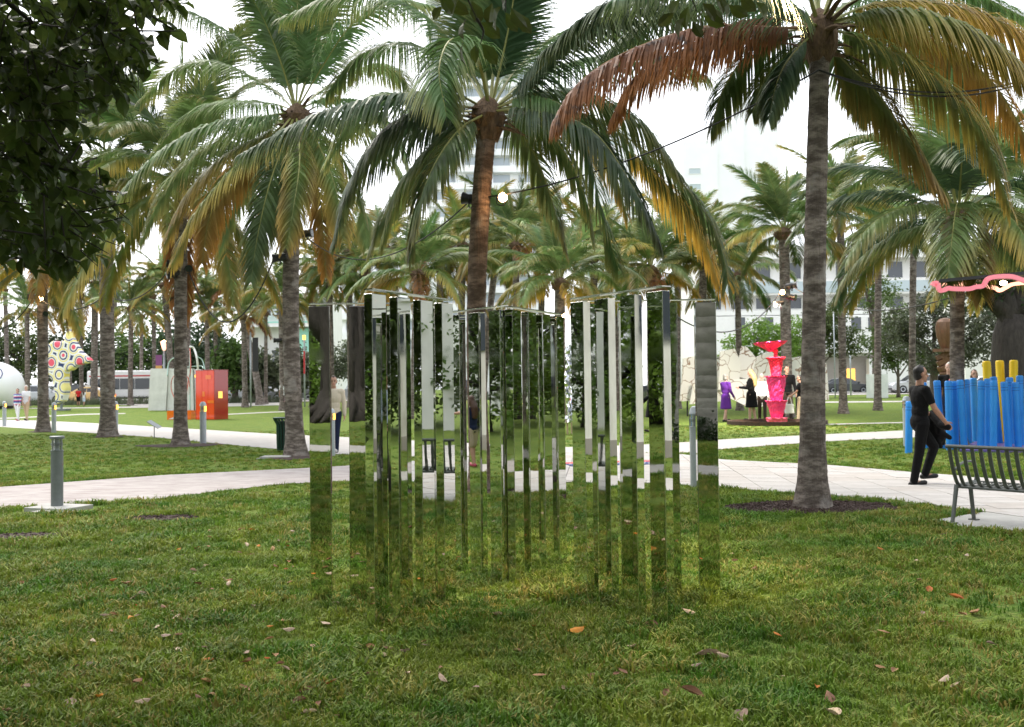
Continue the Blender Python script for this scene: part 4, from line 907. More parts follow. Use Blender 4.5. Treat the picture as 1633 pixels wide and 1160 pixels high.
# low planting strip along the road
def planting(px0, px1, y0, y1, seed):
    r = random.Random(seed); a = P(px0, 640, 82.8); b = P(px1, 640, 82.8); mb = MB()
    for _ in range(int((b.x - a.x) * 90)):
        x = r.uniform(a.x, b.x); y = r.uniform(82.2, 83.8); z = ground_z(x, y); h = r.uniform(.35, .8); dx, dy = r.gauss(0, .2), r.gauss(0, .2)
        mb.add([(x - .03, y, z), (x + .03, y, z), (x + dx, y + dy, z + h)], [(0, 1, 2)], [0, 0, 1])
    o = mb.build('roadside_grasses', 'leaf_c', kind='stuff'); o['label'] = 'tall tufty grasses planted along the road'; return o
planting(-60, 480, 0, 0, 3); planting(560, 1140, 0, 0, 4)

# ---- off-frame trees that the mirrors show
def world_tree(x, y, label, h, r0, blobs, lm, seed, clumps=260, L=.16, bark='trunk_ficus', per=18, name='broadleaf_tree'):
    t = thing(name, label, 'tree', (x, y, 0), 0, 'trees behind the viewer'); limbs(t, h, r0, blobs, bark, seed); crown(t, blobs, clumps, per, L, lm, seed + 1, clr=.45); return t
bt = thing('banyan_tree', 'huge dark banyan with spreading roots, seen in the left mirror slabs', 'tree', (-3.6, -30, 0), 0, 'trees behind the viewer')
mb = MB(); rr = random.Random(9)
mb.tube([(0, 0, -.1), (0, 0, .5), (.05, 0, 1.5), (-.1, 0, 3), (-.5, .1, 5), (-.9, .1, 7.5)], [2.1, 1.6, 1.35, 1.25, 1.15, .7], 16)
mb.tube([(.1, 0, 2.6), (.9, 0, 4.0), (1.5, .2, 6.0), (1.6, .2, 8)], [.8, .62, .5, .3], 12)
mb.tube([(-.3, 0, 3.2), (-1.7, .2, 4.6), (-3.4, .2, 6.2)], [.75, .5, .25], 12)
mb.ball((1.05, .5, 3.0), .34); mb.ball((1.0, .5, 4.0), .28)
for k in range(13):
    a = k * 2 * PI / 13 + rr.uniform(-.2, .2); L = rr.uniform(2, 3.4)
    mb.tube([(math.cos(a) * .9, math.sin(a) * .9, rr.uniform(1.0, 2.2)), (math.cos(a) * 1.5, math.sin(a) * 1.5, .55), (math.cos(a) * L, math.sin(a) * L, .02)], [.34, .26, .07], 7)
    mb.tube([(math.cos(a) * 1.05, math.sin(a) * 1.05, 6), (math.cos(a) * 1.2, math.sin(a) * 1.2, 3), (math.cos(a) * 1.3, math.sin(a) * 1.3, 0)], [.1, .14, .2], 6)
mb.build('trunk', 'trunk_ficus', bt, smooth=True)
crown(bt, [((0, 0, 9), (7, 6, 3)), ((-5, 0, 7.5), (4, 4, 2.2)), ((4.5, 0, 8), (4, 4, 2.4))], 420, 18, .26, 'leaf_d', 88, .6)
gt = thing('smooth_barked_tree', 'stout pale grey trunk with ring cracks, seen in the right mirror slabs', 'tree', (4.75, -15, 0), 0, 'trees behind the viewer')
mb = MB(); pr = []; z = -.05; rr = random.Random(4)
while z < 7.5:
    q = .86 + .10 * math.exp(-max(z, 0) / .5) - .03 * z; h = rr.uniform(.25, .5)
    pr += [(q, z), (q * 1.012, z + h * .5), (q * .998, z + h - .03), (q * .972, z + h - .012)]; z += h
mb.lathe(pr, 28, wob=lambda a, z, i: 1 + .025 * math.sin(3 * a + z) + .015 * math.sin(7 * a)); mb.build('trunk', 'trunk_royal', gt, smooth=True)
crown(gt, [((0, 1.5, 8.6), (8, 7, 1.8)), ((-7, 3, 7.8), (6, 6, 1.5)), ((3.5, 8, 7.2), (7, 4.5, 1.3)), ((-5, 9.5, 7.0), (6.5, 4.2, 1.2)), ((7.5, 4, 7.4), (5, 5, 1.4))], 900, 14, .42, 'leaf_d', 90, .8)  # crown stretched out of view toward the camera to shade the near lawn
hb = thing('shrub', 'low dark shrub at the foot of the stout grey trunk', 'shrub', (4.6, -13.6, 0)); crown(hb, [((0, 0, .3), (1.3, .6, .35))], 50, 26, .12, 'leaf_d', 91, .2, 'foliage')
for i, (x, y, lm, wh) in enumerate([(-9.6, 4.7, 'leaf_a', 'low leafy tree close on the left of the sculpture'), (-17, 19, 'leaf_a', 'green tree beyond the left lawn'), (-24, 27, 'leaf_d', 'dark tree beyond the left lawn'), (17, 24, 'leaf_a', 'green tree beyond the right lawn'), (-14, -14, 'leaf_d', 'dark tree beyond the rear path'), (11, -22, 'leaf_d', 'dark tree right of the stout grey trunk')]):
    low = i == 0
    world_tree(x, y, wh + ', seen only in the mirrors', 1.2 if low else 2.6, .22, [((0, 0, 2.0 if low else 5), (2.6, 2.6, 2.0 if low else 2.6)), ((1, 1.4, 3.6 if low else 6), (2.2, 2.2, 1.8)), ((-.8, -1.5, 3.0 if low else 5.2), (2.2, 2.2, 1.9))], lm, 500 + i * 3, 360, .17 if low else .26)

# a belt of trees closing the view behind and beside the viewer, copies of two grown here
proto = []
for q, (lm, sd_) in enumerate((('leaf_a', 610), ('leaf_b', 620))):
    proto.append(world_tree(0, 0, 'leafy tree of the belt round the lawns, seen only in the mirrors', 3.0, .24, [((0, 0, 3.2), (3.4, 3.0, 3.0)), ((1.4, .8, 5.6), (2.8, 2.6, 2.2)), ((-1.6, -.6, 4.8), (2.6, 2.6, 2.6)), ((0, 0, 7.2), (2.4, 2.4, 1.8)), ((2.2, 0, 1.6), (2.4, 2.2, 1.6)), ((-2.2, .4, 1.6), (2.4, 2.2, 1.6))], lm, sd_, 640, .20, per=24))
first = [True, True]
for i, (an, rd) in enumerate([(-40, 30), (-52, 25), (-63, 29), (-76, 24), (-88, 27), (-101, 24), (-114, 28), (-128, 33), (-141, 30), (-155, 37), (-166, 42), (176, 44), (166, 36), (150, 33), (138, 28), (124, 27), (112, 33), (100, 31), (88, 34), (66, 30), (54, 33), (43, 36), (-147, 45), (160, 48), (-46, 38), (-70, 34), (-95, 33), (-108, 31), (-121, 36), (-135, 40), (171, 50), (-172, 52), (145, 42), (131, 38), (118, 36), (106, 40), (95, 38), (60, 40), (48, 44)]):
    p_ = proto[i % 2]; x, y = math.sin(R(an)) * rd, math.cos(R(an)) * rd + 3
    if first[i % 2]: o = p_; first[i % 2] = False
    else:
        o = p_.copy(); col.objects.link(o)
        for ch in p_.children: c = ch.copy(); col.objects.link(c); c.parent = o
    s = rng.uniform(.85, 1.35); o.location = (x, y, ground_z(x, y)); o.rotation_euler = (0, 0, rng.uniform(0, 6.28)); o.scale = (s, s, s * rng.uniform(.85, 1.1)); o['group'] = 'belt of trees round the lawns'
wh_ = thing('white_house', 'white house with arched windows right of the park, seen only in the mirrors', 'building', (27, 17, 0), R(-62))
mb = MB(); mb.box((0, 4, 4), (11, 8, 8)); mb.build('wall', 'stucco', wh_); mb = MB(); mb.box((0, 4, 8.1), (11.6, 8.6, .25)); mb.build('roof', 'concrete', wh_)
HOUSE = wh_
for i, (x, y, rz, ln, ht, lb) in enumerate([(-42, -30, -125, 30, 9, 'long pale building beyond the rear left trees'), (40, -34, 128, 34, 11, 'long pale building beyond the rear right trees'), (-52, 14, -75, 30, 8, 'long pale building beyond the left trees'), (54, 26, 66, 30, 10, 'long pale building beyond the right trees'), (2, -62, 180, 40, 10, 'long pale building straight behind the viewer')]):
    t_ = thing('pale_building', lb + ', seen only in the mirrors', 'building', (x, y, 0), R(rz)); mb = MB(); mb.box((0, 4, ht / 2), (ln, 8, ht)); mb.build('wall', 'stucco', t_)
    for f in range(int(ht / 3.2)):
        for q in range(int(ln / 3)): mb = MB(); mb.box((-ln / 2 + 3 * q + 1.5, -.02, f * 3.2 + 1.8), (1.5, .08, 1.5)); mb.build('window', 'window', t_)

# ---- near tree on the left whose dark leaves hang into the picture, and its sprigs at the top
nt_ = thing('shade_tree', 'dark broad-leaved tree whose leafy boughs hang in from the upper left', 'tree', (-5.9, 2.2, 0))
mb = MB(); o0 = Vector((-5.9, 2.2, 0))
mb.tube([(0, 0, -.1), (0, 0, .4), (.1, 0, 1.4), (.2, -.1, 2.4), (.3, -.2, 3.6), (.6, -.4, 5.2)], [.46, .34, .28, .26, .22, .12], 12)
BR = [[(.2, 0, 2.4), (1.2, 1.6, 3.1), (2.2, 2.6, 3.0), (2.9, 3.1, 2.6)], [(.2, 0, 2.6), (1.3, 2.0, 2.7), (2.0, 3.2, 2.5), (2.5, 3.9, 2.3)], [(.3, -.2, 3.5), (1.8, 1.6, 4.1), (2.9, 2.6, 3.8), (3.4, 3.0, 3.4)],
      [(.3, -.2, 3.6), (2.6, -.6, 4.9), (5.2, 1.0, 4.75), (5.85, 1.75, 3.45)], [(.4, -.3, 4.2), (3.4, -1.4, 5.6), (6.6, 1.0, 5.1), (7.25, 1.85, 3.35)], [(.3, 0, 3.0), (-1.4, .8, 4), (-2.6, 1.4, 4)], [(.3, 0, 3.2), (1, -2, 4.6), (2.4, -4.0, 5)], [(.5, -.3, 4.6), (2.8, -3, 6), (5, -5, 6)]]
for b_ in BR: mb.tube(crom(b_, 12), [.11 - .0085 * i for i in range(13)], 7)
mb.build('trunk', 'trunk_ficus', nt_, smooth=True)
lr = random.Random(31)
poly = [(-60, -60), (262, -60), (255, 0), (243, 40), (222, 95), (196, 120), (150, 168), (112, 172), (112, 205), (124, 250), (150, 300), (196, 322), (178, 352), (150, 385), (150, 425), (90, 440), (45, 412), (0, 398), (-60, 380)]
pin = np.array(poly)
def in_poly(x, y): return bool(inside(np.array([x]), np.array([y]), poly)[0])
lm_ = MB(); leaf_card(lm_, Vector((0, 0, 0)), .105, .062, Vector((1, 0, -.25)), Vector((0, 0, 1)), lr)
LEAF = [lm_.mesh('leaf', 'leaf_near')]
for q in range(3):
    lm_ = MB(); leaf_card(lm_, Vector((0, 0, 0)), lr.uniform(.09, .125), lr.uniform(.05, .07), Vector((1, .2 - .2 * q, -.5 + .2 * q)), Vector((0, 0, 1)), lr); LEAF.append(lm_.mesh('leaf', 'leaf_near'))
spots = []; n_twig = 0; tw = MB()
while len(spots) < 2700:
    x, y = lr.uniform(-60, 262), lr.uniform(-60, 440)
    jx, jy = 26 * noise.noise(Vector((x * .03, y * .03, 7))), 26 * noise.noise(Vector((x * .03, y * .03, 17)))
    if not in_poly(x + jx + lr.gauss(0, 6), y + jy + lr.gauss(0, 6)): continue
    # clumps with small gaps
    if noise.noise(Vector((x * .021, y * .021, .4))) < -.20 and lr.random() < .92: continue
    d = lr.uniform(4.5, 6.3); c = P(x, y, d)
    m_ = lr.randint(5, 8); ax = Vector((lr.uniform(-.2, 1), lr.uniform(-.5, .5), lr.uniform(-.7, .15))).normalized()
    tw.tube([c - ax * .16 - o0, c - o0, c + ax * .14 - o0], [.005, .004, .002], 4)
    for k in range(m_):
        p = c + ax * (k / m_ * .3 - .16); dr = (ax * .6 + Vector((lr.gauss(0, .8), lr.gauss(0, .8), lr.gauss(-.5, .5)))).normalized()
        px = 816.5 + F_PX * p.x / p.y
        spots.append((d, p, dr))
tw.build('twigs', 'trunk_ficus', nt_, kind='stuff')
spots.sort(key=lambda t: t[0]); mass = MB()
for k, (d, p, dr) in enumerate(spots):
    if k < 280:
        o = link('leaf', lr.choice(LEAF), nt_, p - o0); o.rotation_euler = (lr.uniform(-.7, .7), math.asin(max(-1, min(1, -dr.z))), math.atan2(dr.y, dr.x))
    else: leaf_card(mass, p - o0, lr.uniform(.07, .13), lr.uniform(.042, .075), dr, Vector((lr.gauss(0, .4), lr.gauss(0, .4), 1)), lr)
# unseen crown over and beside the camera, spread wider to darken the foreground lawn
def vis(p): return p.y > .5 and abs(p.x) < .60 * p.y + .5 and p.z < 1.45 + .44 * p.y + .5
for c, rad, nn in [((-4.3, 4.8, 3.0), (1.7, 1.8, 1.5), 3200), ((-5.8, 4.2, 5.2), (2.6, 2.8, 1.5), 2600), ((-2.6, .8, 5.6), (3.2, 2.8, 1.1), 3000), ((.8, .3, 5.4), (2.6, 2.4, .9), 2200), ((-6.4, 6.2, 2.6), (1.6, 1.8, 1.5), 1800), ((-.6, -4, 6.2), (4, 2.6, 1.2), 2200), ((3.6, -2.2, 6.2), (3, 3, 1.1), 1500), ((-1, 0.5, 6.6), (6.5, 4.5, .9), 5200), ((2.6, 2.2, 5.9), (3.4, 2.2, .7), 2200), ((-1.5, 4.0, 6.4), (4.2, 2.6, .7), 3600), ((3.2, 4.0, 6.5), (3.6, 2.4, .7), 3000), ((-.5, 1.5, 6.0), (5, 2.5, .6), 2600)]:
    for _ in range(nn):
        d = Vector((lr.gauss(0, 1), lr.gauss(0, 1), lr.gauss(0, 1))).normalized() * (lr.random() ** .4)
        p = Vector(c) + Vector((d.x * rad[0], d.y * rad[1], d.z * rad[2]))
        if vis(p) or p.z < .5: continue
        leaf_card(mass, p - o0, lr.uniform(.15, .22), lr.uniform(.09, .13), Vector((lr.gauss(0, 1), lr.gauss(0, 1), lr.gauss(-.4, .6))), Vector((lr.gauss(0, .5), lr.gauss(0, .5), 1)), lr)
mass.build('crown', 'leaf_near', nt_, kind='stuff')
# sprigs at the top edge
sg = MB(); leaf_card(sg, Vector((0, 0, 0)), .115, .058, Vector((1, 0, 0)), Vector((0, 0, 1)), lr); SPR = sg.mesh('leaf', 'leaf_sprig')
def sprig(pts, d):
    tb = MB()
    for (x, y, ang, tilt, s) in pts:
        p = P(x, y, d + lr.uniform(-.12, .12)); o = link('leaf', SPR, nt_, p - o0)
        a = R(ang); o.rotation_euler = (lr.uniform(-1, 1) * .9 + 1.1, 0, 0)
        dr = Vector((math.cos(a), lr.uniform(-.4, .2), -math.sin(a))).normalized(); up = Vector((lr.uniform(-.4, .4), -1, lr.uniform(-.3, .3)))
        s_ = dr.cross(up).normalized(); n_ = s_.cross(dr); m3 = Matrix((dr, s_, n_)).transposed(); o.rotation_euler = m3.to_euler(); o.scale = (s, s, s)
sprig([(752, 2, 70, 0, 1), (745, 30, 100, 0, 1.0), (738, 68, 85, 0, .9), (764, 36, 40, 0, 1.1), (768, 70, 55, 0, 1.0), (758, 72, 90, 0, .7), (800, 10, 105, 0, 1.1), (806, 20, 60, 0, .9), (815, 12, 55, 0, 1.0), (826, 20, 60, 0, 1.0), (785, 5, 100, 0, .9), (712, 2, 30, 0, 1.0), (705, 10, 120, 0, .7), (700, -10, 60, 0, 1), (790, -15, 70, 0, 1), (735, -8, 110, 0, 1.0)], 4.2)
sprig([(1098, 10, 100, 0, 1), (1110, 22, 80, 0, .9), (1122, 26, 30, 0, 1), (1135, 12, 50, 0, .8), (1092, 28, 110, 0, 1), (1105, 34, 60, 0, .8), (1120, 5, 60, 0, 1), (1150, 0, 80, 0, 1), (1162, 8, 40, 0, 1), (1180, -6, 50, 0, 1), (1205, 4, 70, 0, 1), (1085, 0, 120, 0, 1), (1140, -10, 70, 0, 1), (1075, 20, 140, 0, .9)], 4.6)
tb = MB()
for a, b_, d in (((700, -60), (760, 30), 4.2), ((790, -80), (806, 20), 4.2), ((760, 30), (766, 70), 4.2), ((1060, -60), (1112, 20), 4.6), ((1210, -50), (1150, 0), 4.6)):
    tb.tube(crom([P(a[0], a[1], d) - o0, P((a[0] + b_[0]) / 2 + 8, (a[1] + b_[1]) / 2, d) - o0, P(b_[0], b_[1], d) - o0], 6), [.007, .0065, .006, .005, .004, .003, .002], 5)
tb.build('twigs', 'trunk_ficus', nt_, kind='stuff')

# ================================================================ BUILDINGS
def facade_window(root, x, y, z, w_, h, dep=.25, frame='white_paint', glass='window'):
    """frame proud of the wall, dark pane set inside"""
    mb = MB(); f = .09
    for cx, cz, sx, sz in ((x, z + h / 2 - f / 2, w_, f), (x, z - h / 2 + f / 2, w_, f), (x - w_ / 2 + f / 2, z, f, h - 2 * f), (x + w_ / 2 - f / 2, z, f, h - 2 * f)):
        mb.box((cx, y - .06, cz), (sx, .12, sz))
    o = mb.build('window', frame, root)
    g = MB(); g.box((x, y - .012, z), (w_ - 2 * f, .02, h - 2 * f)); g.build('pane', glass, o); return o
def px_box(px0, px1, py_top, d, depth, base=None):
    a = P(px0, 600, d); b = P(px1, 600, d); t = P((px0 + px1) / 2, py_top, d); g0 = ground_z(a.x, d) - .02 if base is None else base
    return a.x, b.x, t.z, g0
for fx in (-3.6, -1.2, 1.2, 3.6):
    for fz in (2.0, 5.6): facade_window(HOUSE, fx, 0, fz, 1.1, 1.9)
# right white block with balcony bands
D = 128.0; x0, x1, zt, g0 = px_box(1120, 1500, 392, D, 20); cx = (x0 + x1) / 2
bd = thing('apartment_building', 'white modern building with long balcony bands behind the pink vase', 'building', (cx, D, g0))
W = x1 - x0; H = zt - g0
mb = MB(); mb.box((0, 9, H / 2), (W, 14, H)); mb.build('wall', 'stucco', bd)
def zpx(py): return P(1300, py, D).z - g0
for k, (ya, yb) in enumerate(((392, 412), (446, 470), (494, 502))):
    mb = MB(); mb.box((0, 1.2, (zpx(ya) + zpx(yb)) / 2), (W + .4, 2.4, zpx(ya) - zpx(yb))); mb.build('balcony_band', 'white_paint' if k != 1 else 'stucco', bd)
mb = MB(); mb.box((W * .02, -.06, zpx(458)), (W * .94, .05, zpx(448) - zpx(466))); mb.build('balcony_panel', 'rail_glass', bd)
for (ya, yb) in ((414, 444), (471, 492)):
    for k in range(9):
        xx = -W / 2 + W * (k + .5) / 9
        facade_window(bd, xx + (k % 2) * .3, 2.0, (zpx(ya) + zpx(yb)) / 2, W / 9 * (.62 if k % 3 else .8), (zpx(ya) - zpx(yb)) * .94)
mb = MB(); mb.box((0, .8, (zpx(503) + zpx(564)) / 2), (W, 1.6, zpx(503) - zpx(564))); mb.build('upper_wall', 'white_paint', bd)
for px in (1180, 1225, 1365, 1392, 1450):
    q = P(px, 517, D); facade_window(bd, q.x - cx, 0, q.z - g0, 1.5, 1.9)
mb = MB(); mb.box((0, 2.2, zpx(566) / 2 - .1), (W - 1, .5, zpx(566) - .2)); mb.build('ground_floor_wall', 'grey_wall', bd)
q = P(1360, 602, D); mb = MB(); mb.box((q.x - cx, 1.9, q.z - g0 - .1), (1.9, .1, 2.5)); mb.build('doorway', 'yellow_door', bd)
q = P(1420, 590, D); mb = MB(); mb.box((q.x - cx, 1.2, q.z - g0 - .6), (5.0, 1.2, 4.2)); mb.build('white_bay', 'white_paint', bd)
# stepped pale tower
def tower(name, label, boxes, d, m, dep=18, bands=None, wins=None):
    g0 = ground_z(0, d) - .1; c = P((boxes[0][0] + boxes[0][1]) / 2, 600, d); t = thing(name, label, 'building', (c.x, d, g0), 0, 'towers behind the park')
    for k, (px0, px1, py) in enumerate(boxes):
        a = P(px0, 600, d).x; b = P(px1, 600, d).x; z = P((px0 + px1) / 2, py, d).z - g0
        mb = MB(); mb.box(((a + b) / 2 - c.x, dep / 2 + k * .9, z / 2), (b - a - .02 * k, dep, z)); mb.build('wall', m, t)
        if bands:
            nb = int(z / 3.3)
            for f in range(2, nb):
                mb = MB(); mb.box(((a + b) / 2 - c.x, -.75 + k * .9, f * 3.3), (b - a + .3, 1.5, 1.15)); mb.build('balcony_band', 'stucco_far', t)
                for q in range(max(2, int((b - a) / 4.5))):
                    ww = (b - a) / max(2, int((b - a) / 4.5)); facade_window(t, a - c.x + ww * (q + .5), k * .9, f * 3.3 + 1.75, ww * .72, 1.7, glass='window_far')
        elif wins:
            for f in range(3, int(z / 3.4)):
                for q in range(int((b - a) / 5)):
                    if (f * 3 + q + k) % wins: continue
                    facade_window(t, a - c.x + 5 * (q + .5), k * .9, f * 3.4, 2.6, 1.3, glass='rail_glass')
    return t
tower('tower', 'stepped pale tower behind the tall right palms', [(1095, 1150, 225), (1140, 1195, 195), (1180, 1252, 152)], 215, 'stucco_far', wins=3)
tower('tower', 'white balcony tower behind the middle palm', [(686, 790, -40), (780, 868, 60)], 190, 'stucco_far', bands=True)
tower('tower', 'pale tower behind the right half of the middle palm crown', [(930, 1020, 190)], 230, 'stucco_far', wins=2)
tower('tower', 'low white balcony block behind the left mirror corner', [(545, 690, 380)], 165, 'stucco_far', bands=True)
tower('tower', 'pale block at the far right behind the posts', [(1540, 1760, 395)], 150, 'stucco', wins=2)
# teal and white building on the left
D = 132.0; x0, x1, zt, g0 = px_box(396, 520, 470, D, 14); cx = (x0 + x1) / 2; W = x1 - x0; H = zt - g0
tb_ = thing('shop_building', 'teal and white low building behind the palms left of the grey palm', 'building', (cx, D, g0))
mb = MB(); mb.box((0, 7, H / 2), (W, 12, H)); mb.build('wall', 'stucco', tb_)
mb = MB(); mb.box((W * .22, .45, H * .36), (W * .42, .9, H * .62)); mb.build('teal_bay', 'teal', tb_)
mb = MB(); mb.box((-.5, -.3, H * .70), (W * .98, 2.2, .5)); mb.build('canopy', 'white_paint', tb_)
mb = MB(); mb.box((-.5, -.32, H * .70 + .35), (W * .99, 2.24, .2)); mb.build('canopy_stripe', 'teal', tb_)
for k in range(6): facade_window(tb_, -W / 2 + W * (k + .5) / 6, .9 if False else -.02 if k < 3 else 0.0, H * .86, W / 9, H * .14)
for k in range(3): facade_window(tb_, -W / 2 + W * .42 * (k + .5) / 3, 1.0 if False else 0.0, H * .3, W / 9, H * .34)
# gallery wall to the right, seen in the narrow mirror faces
gw = thing('gallery_wall', 'long white rendered wall right of the lawn, seen only in the mirrors', 'wall', (14.5, 2.2, 0))
mb = MB(); mb.box((0, 0, 2.3), (.3, 7.5, 4.6)); mb.build('wall_face', 'stained_stucco', gw)
for yy, hh_ in ((-2.6, 1.4), (.2, 1.4), (2.9, 1.4)): mb = MB(); mb.box((-.16, yy, 3.0), (.05, .9, hh_)); mb.build('window', 'window', gw)
mb = MB(); mb.box((0, 0, 4.66), (.44, 7.7, .12)); mb.build('coping', 'concrete', gw)
mb = MB(); mb.box((-.16, 0, .18), (.04, 7.5, .35)); mb.build('plinth', 'grey_wall', gw)

# ================================================================ PARK FURNITURE
def rise(c): return Vector((c.x, c.y, ground_z(c.x, c.y)))
def bollard(px, py, hpx, label, cap='dome', lit=True, az=-20):
    b = G(px, py); k = hpx / PXM(b.y); s = k / 1.10; r = .082 * s
    t = thing('bollard_light', label, 'bollard light', b, R(az), 'grey light bollards along the walkways')
    mb = MB(); mb.lathe([(r, 0), (r, .74 * k), (r * 1.06, .742 * k), (r * 1.06, .755 * k), (r * .5, .756 * k)], 20); o = mb.build('post', 'steel_light' if cap == 'dome' else 'steel', t); smooth_by_angle(o)
    mb = MB(); mb.lathe([(r * .9, .756 * k), (r * .9, .90 * k)], 20); o = mb.build('lens', 'glass', t); smooth_by_angle(o)
    mb = MB(); mb.lathe([(r * .30, .757 * k), (r * .26, .898 * k)], 10); mb.build('lamp_core', 'steel_light', t)
    mb = MB()
    for z in (.815, .828, .841): mb.lathe([(r * .93, z * k), (r * 1.0, z * k + .002), (r * .93, z * k + .005)], 20)
    for a in (0, PI / 2, PI, 1.5 * PI): mb.box((math.cos(a) * r * .95, math.sin(a) * r * .95, .828 * k), (.012 * s, .012 * s, .145 * k), a)
    mb.build('guard', 'steel', t)
    mb = MB()
    if cap == 'dome': mb.lathe([(r * 1.05, .90 * k), (r * 1.05, .915 * k), (r * .98, .925 * k), (r * .90, .955 * k), (r * .70, .985 * k), (r * .36, .998 * k), (r * .02, k)], 20)
    else: mb.lathe([(r * 1.12, .90 * k), (r * 1.2, .905 * k), (r * 1.2, .93 * k), (r * 1.1, .935 * k)], 20)
    o = mb.build('cap', 'steel_light' if cap == 'dome' else 'steel', t); smooth_by_angle(o)
    if lit:
        mb = MB(); mb.box((r * .93, 0, .83 * k), (.02, r * .75, .125 * k)); mb.build('lit_strip', 'lamp_amber', t)
    return t, b
t, b = bollard(91, 813, 125, 'flat topped grey bollard nearest the viewer, on a square concrete pad', 'flat', False)
pd = MB(); pd.box((.05, -.02, .02), (.62, .5, .06)); o = pd.build('base_pad', 'concrete', t); bevel(o, .006)
pd = MB(); pd.box((.30, -.30, .012), (.6, .22, .03)); o = pd.build('kerb_stone', 'concrete', t); bevel(o, .005)
PADS.append((b.x + .1, b.y - .08, .5, .42, 0))
bollard(1111, 780, 132, 'domed grey bollard just left of the last mirror slab', 'dome', False)
bollard(324, 708, 67, 'domed bollard with a lit amber side in front of the red box')
bollard(184, 696, 56, 'bollard half hidden behind a palm foot, left of the concrete slabs')
bollard(86, 690, 48, 'bollard standing right behind the flat topped bollard')
bollard(7, 680, 40, 'bollard in front of the white ball at the left edge')
bollard(529, 727, 75, 'lit bollard in front of the man in the cream jacket')
bollard(953, 666, 42, 'lit bollard seen between two right hand mirror slabs')
bollard(1447, 712, 80, 'bollard hidden behind the man in black', 'dome')
bollard(182, 652, 24, 'small far bollard beside the bus')
bollard(238, 650, 22, 'small far bollard left of the concrete slabs') if False else None

# bench
bx = Vector((4.52, 10.28, 0)); ax = Vector((.59, -.807, 0)); bench = thing('park_bench', 'grey slatted metal bench seen from behind at the right edge', 'bench', bx, math.atan2(ax.y, ax.x))
# local: x along the bench, y towards the front of the seat
L = 1.85
def prof(t):  # back top -> seat front
    return crom([(0, -.085, .80), (0, -.052, .66), (0, .0, .52), (0, .05, .425), (0, .11, .395), (0, .26, .402), (0, .43, .415), (0, .475, .395), (0, .482, .36)], t)
pr = prof(22); NS = 20
smb = MB()
for i in range(len(pr) - 1):
    a, b2 = pr[i], pr[i + 1]; tn = (b2 - a).normalized(); nn = Vector((0, -tn.z, tn.y)) * .005
    for w0 in (1,):
        vs = [];
        for p in (a, b2):
            for sx in (-.019, .019):
                vs += [p + nn + Vector((sx, 0, 0)), p - nn + Vector((sx, 0, 0))]
        smb.add(vs, [(0, 2, 6, 4), (1, 5, 7, 3), (0, 4, 5, 1), (2, 3, 7, 6)])
slat_me = smb.mesh('slat', 'bench')
for k in range(NS):
    link('slat', slat_me, bench, (.085 + k * (L - .17) / (NS - 1), 0, 0))
for nm, pts_, r_ in (('back_rail', [(-.01, -.088, .802), (L + .01, -.088, .802)], .019), ('front_rail', [(.0, .482, .362), (L, .482, .362)], .014), ('seat_bar', [(.0, .09, .378), (L, .09, .378)], .016)):
    mb = MB(); mb.tube(pts_, r_, 10); o = mb.build(nm, 'bench', bench, smooth=False); smooth_by_angle(o)
for xe in (0.02, L - .02):
    mb = MB(); q = [Vector((xe, p.y, p.z)) for p in pr]; mb.tube(q, .021, 8, True, .8); o = mb.build('side_frame', 'bench', bench); smooth_by_angle(o)
    for (y0_, y1_) in ((.04, -.055), (.30, .36)):
        mb = MB(); mb.tube([(xe, y0_, .40), (xe, y0_ * .6 + y1_ * .4, .24), (xe, y1_, .012)], [.026, .024, .022], 8, True, .75); mb.box((xe, y1_, .016), (.09, .07, .014)); o = mb.build('leg', 'bench', bench); smooth_by_angle(o)
    mb = MB(); mb.tube(crom([(xe, .0, .55), (xe, .16, .62), (xe, .36, .62), (xe, .42, .53), (xe, .40, .40)], 14), .013, 7); mb.build('armrest', 'bench', bench, smooth=True)
pb = MB(); c = bx + ax * .95 + Vector((.1, .05, 0)); rzb = math.atan2(ax.y, ax.x)
padpoly = [G(1478, 833), G(1530, 841), G(1600, 846), G(1680, 852), G(1800, 850), G(1800, 835), G(1660, 826), G(1575, 817.5), G(1545, 822)]
pb.prism([(p.x, p.y) for p in padpoly], .022, -.01); pad = pb.build('bench_pad', 'concrete', kind='structure')
EDGES['bench_pad'] = [(p.x, p.y) for p in padpoly]
pts_a = GRASS[0]; GRASS[2][:] &= ~inside(pts_a[:, 0], pts_a[:, 1], EDGES['bench_pad'])

# trash can
b = G(459, 721); k = 55 / PXM(b.y); tr = thing('trash_can', 'dark green slatted trash can half hidden by the tall grey palm', 'trash can', b)
for i in range(22):
    a = i * 2 * PI / 22; mb = MB(); mb.tube([(math.cos(a) * .24, math.sin(a) * .24, .06), (math.cos(a) * .25, math.sin(a) * .25, k * .8), (math.cos(a) * .33, math.sin(a) * .33, k * .98)], [.018] * 3, 4); mb.build('slat', 'green_metal', tr)
mb = MB(); mb.lathe([(.34, k * .96), (.35, k), (.27, k * 1.01), (.25, k * .96)], 24, caps=False); mb.lathe([(.25, .05), (.26, .09), (.2, .09)], 24); mb.build('rim', 'green_metal', tr)
mb = MB(); mb.lathe([(.2, .06), (.21, k * .9), (.18, k * .9)], 18); mb.build('liner', 'black', tr)
# label plaque on a post
b = G(246, 699); pq = thing('plaque', 'small tilted artwork plaque on a thin post in the left lawn', 'sign', b)
mb = MB(); mb.tube([(0, 0, 0), (0, 0, .42)], .016, 8); mb.build('post', 'steel', pq)
mb = MB(); mb.box((0, 0, .44), (.42, .28, .015), M4=Matrix.Rotation(R(32), 4, 'Y') @ Matrix.Rotation(R(12), 4, 'X')); mb.build('plate', 'steel', pq)
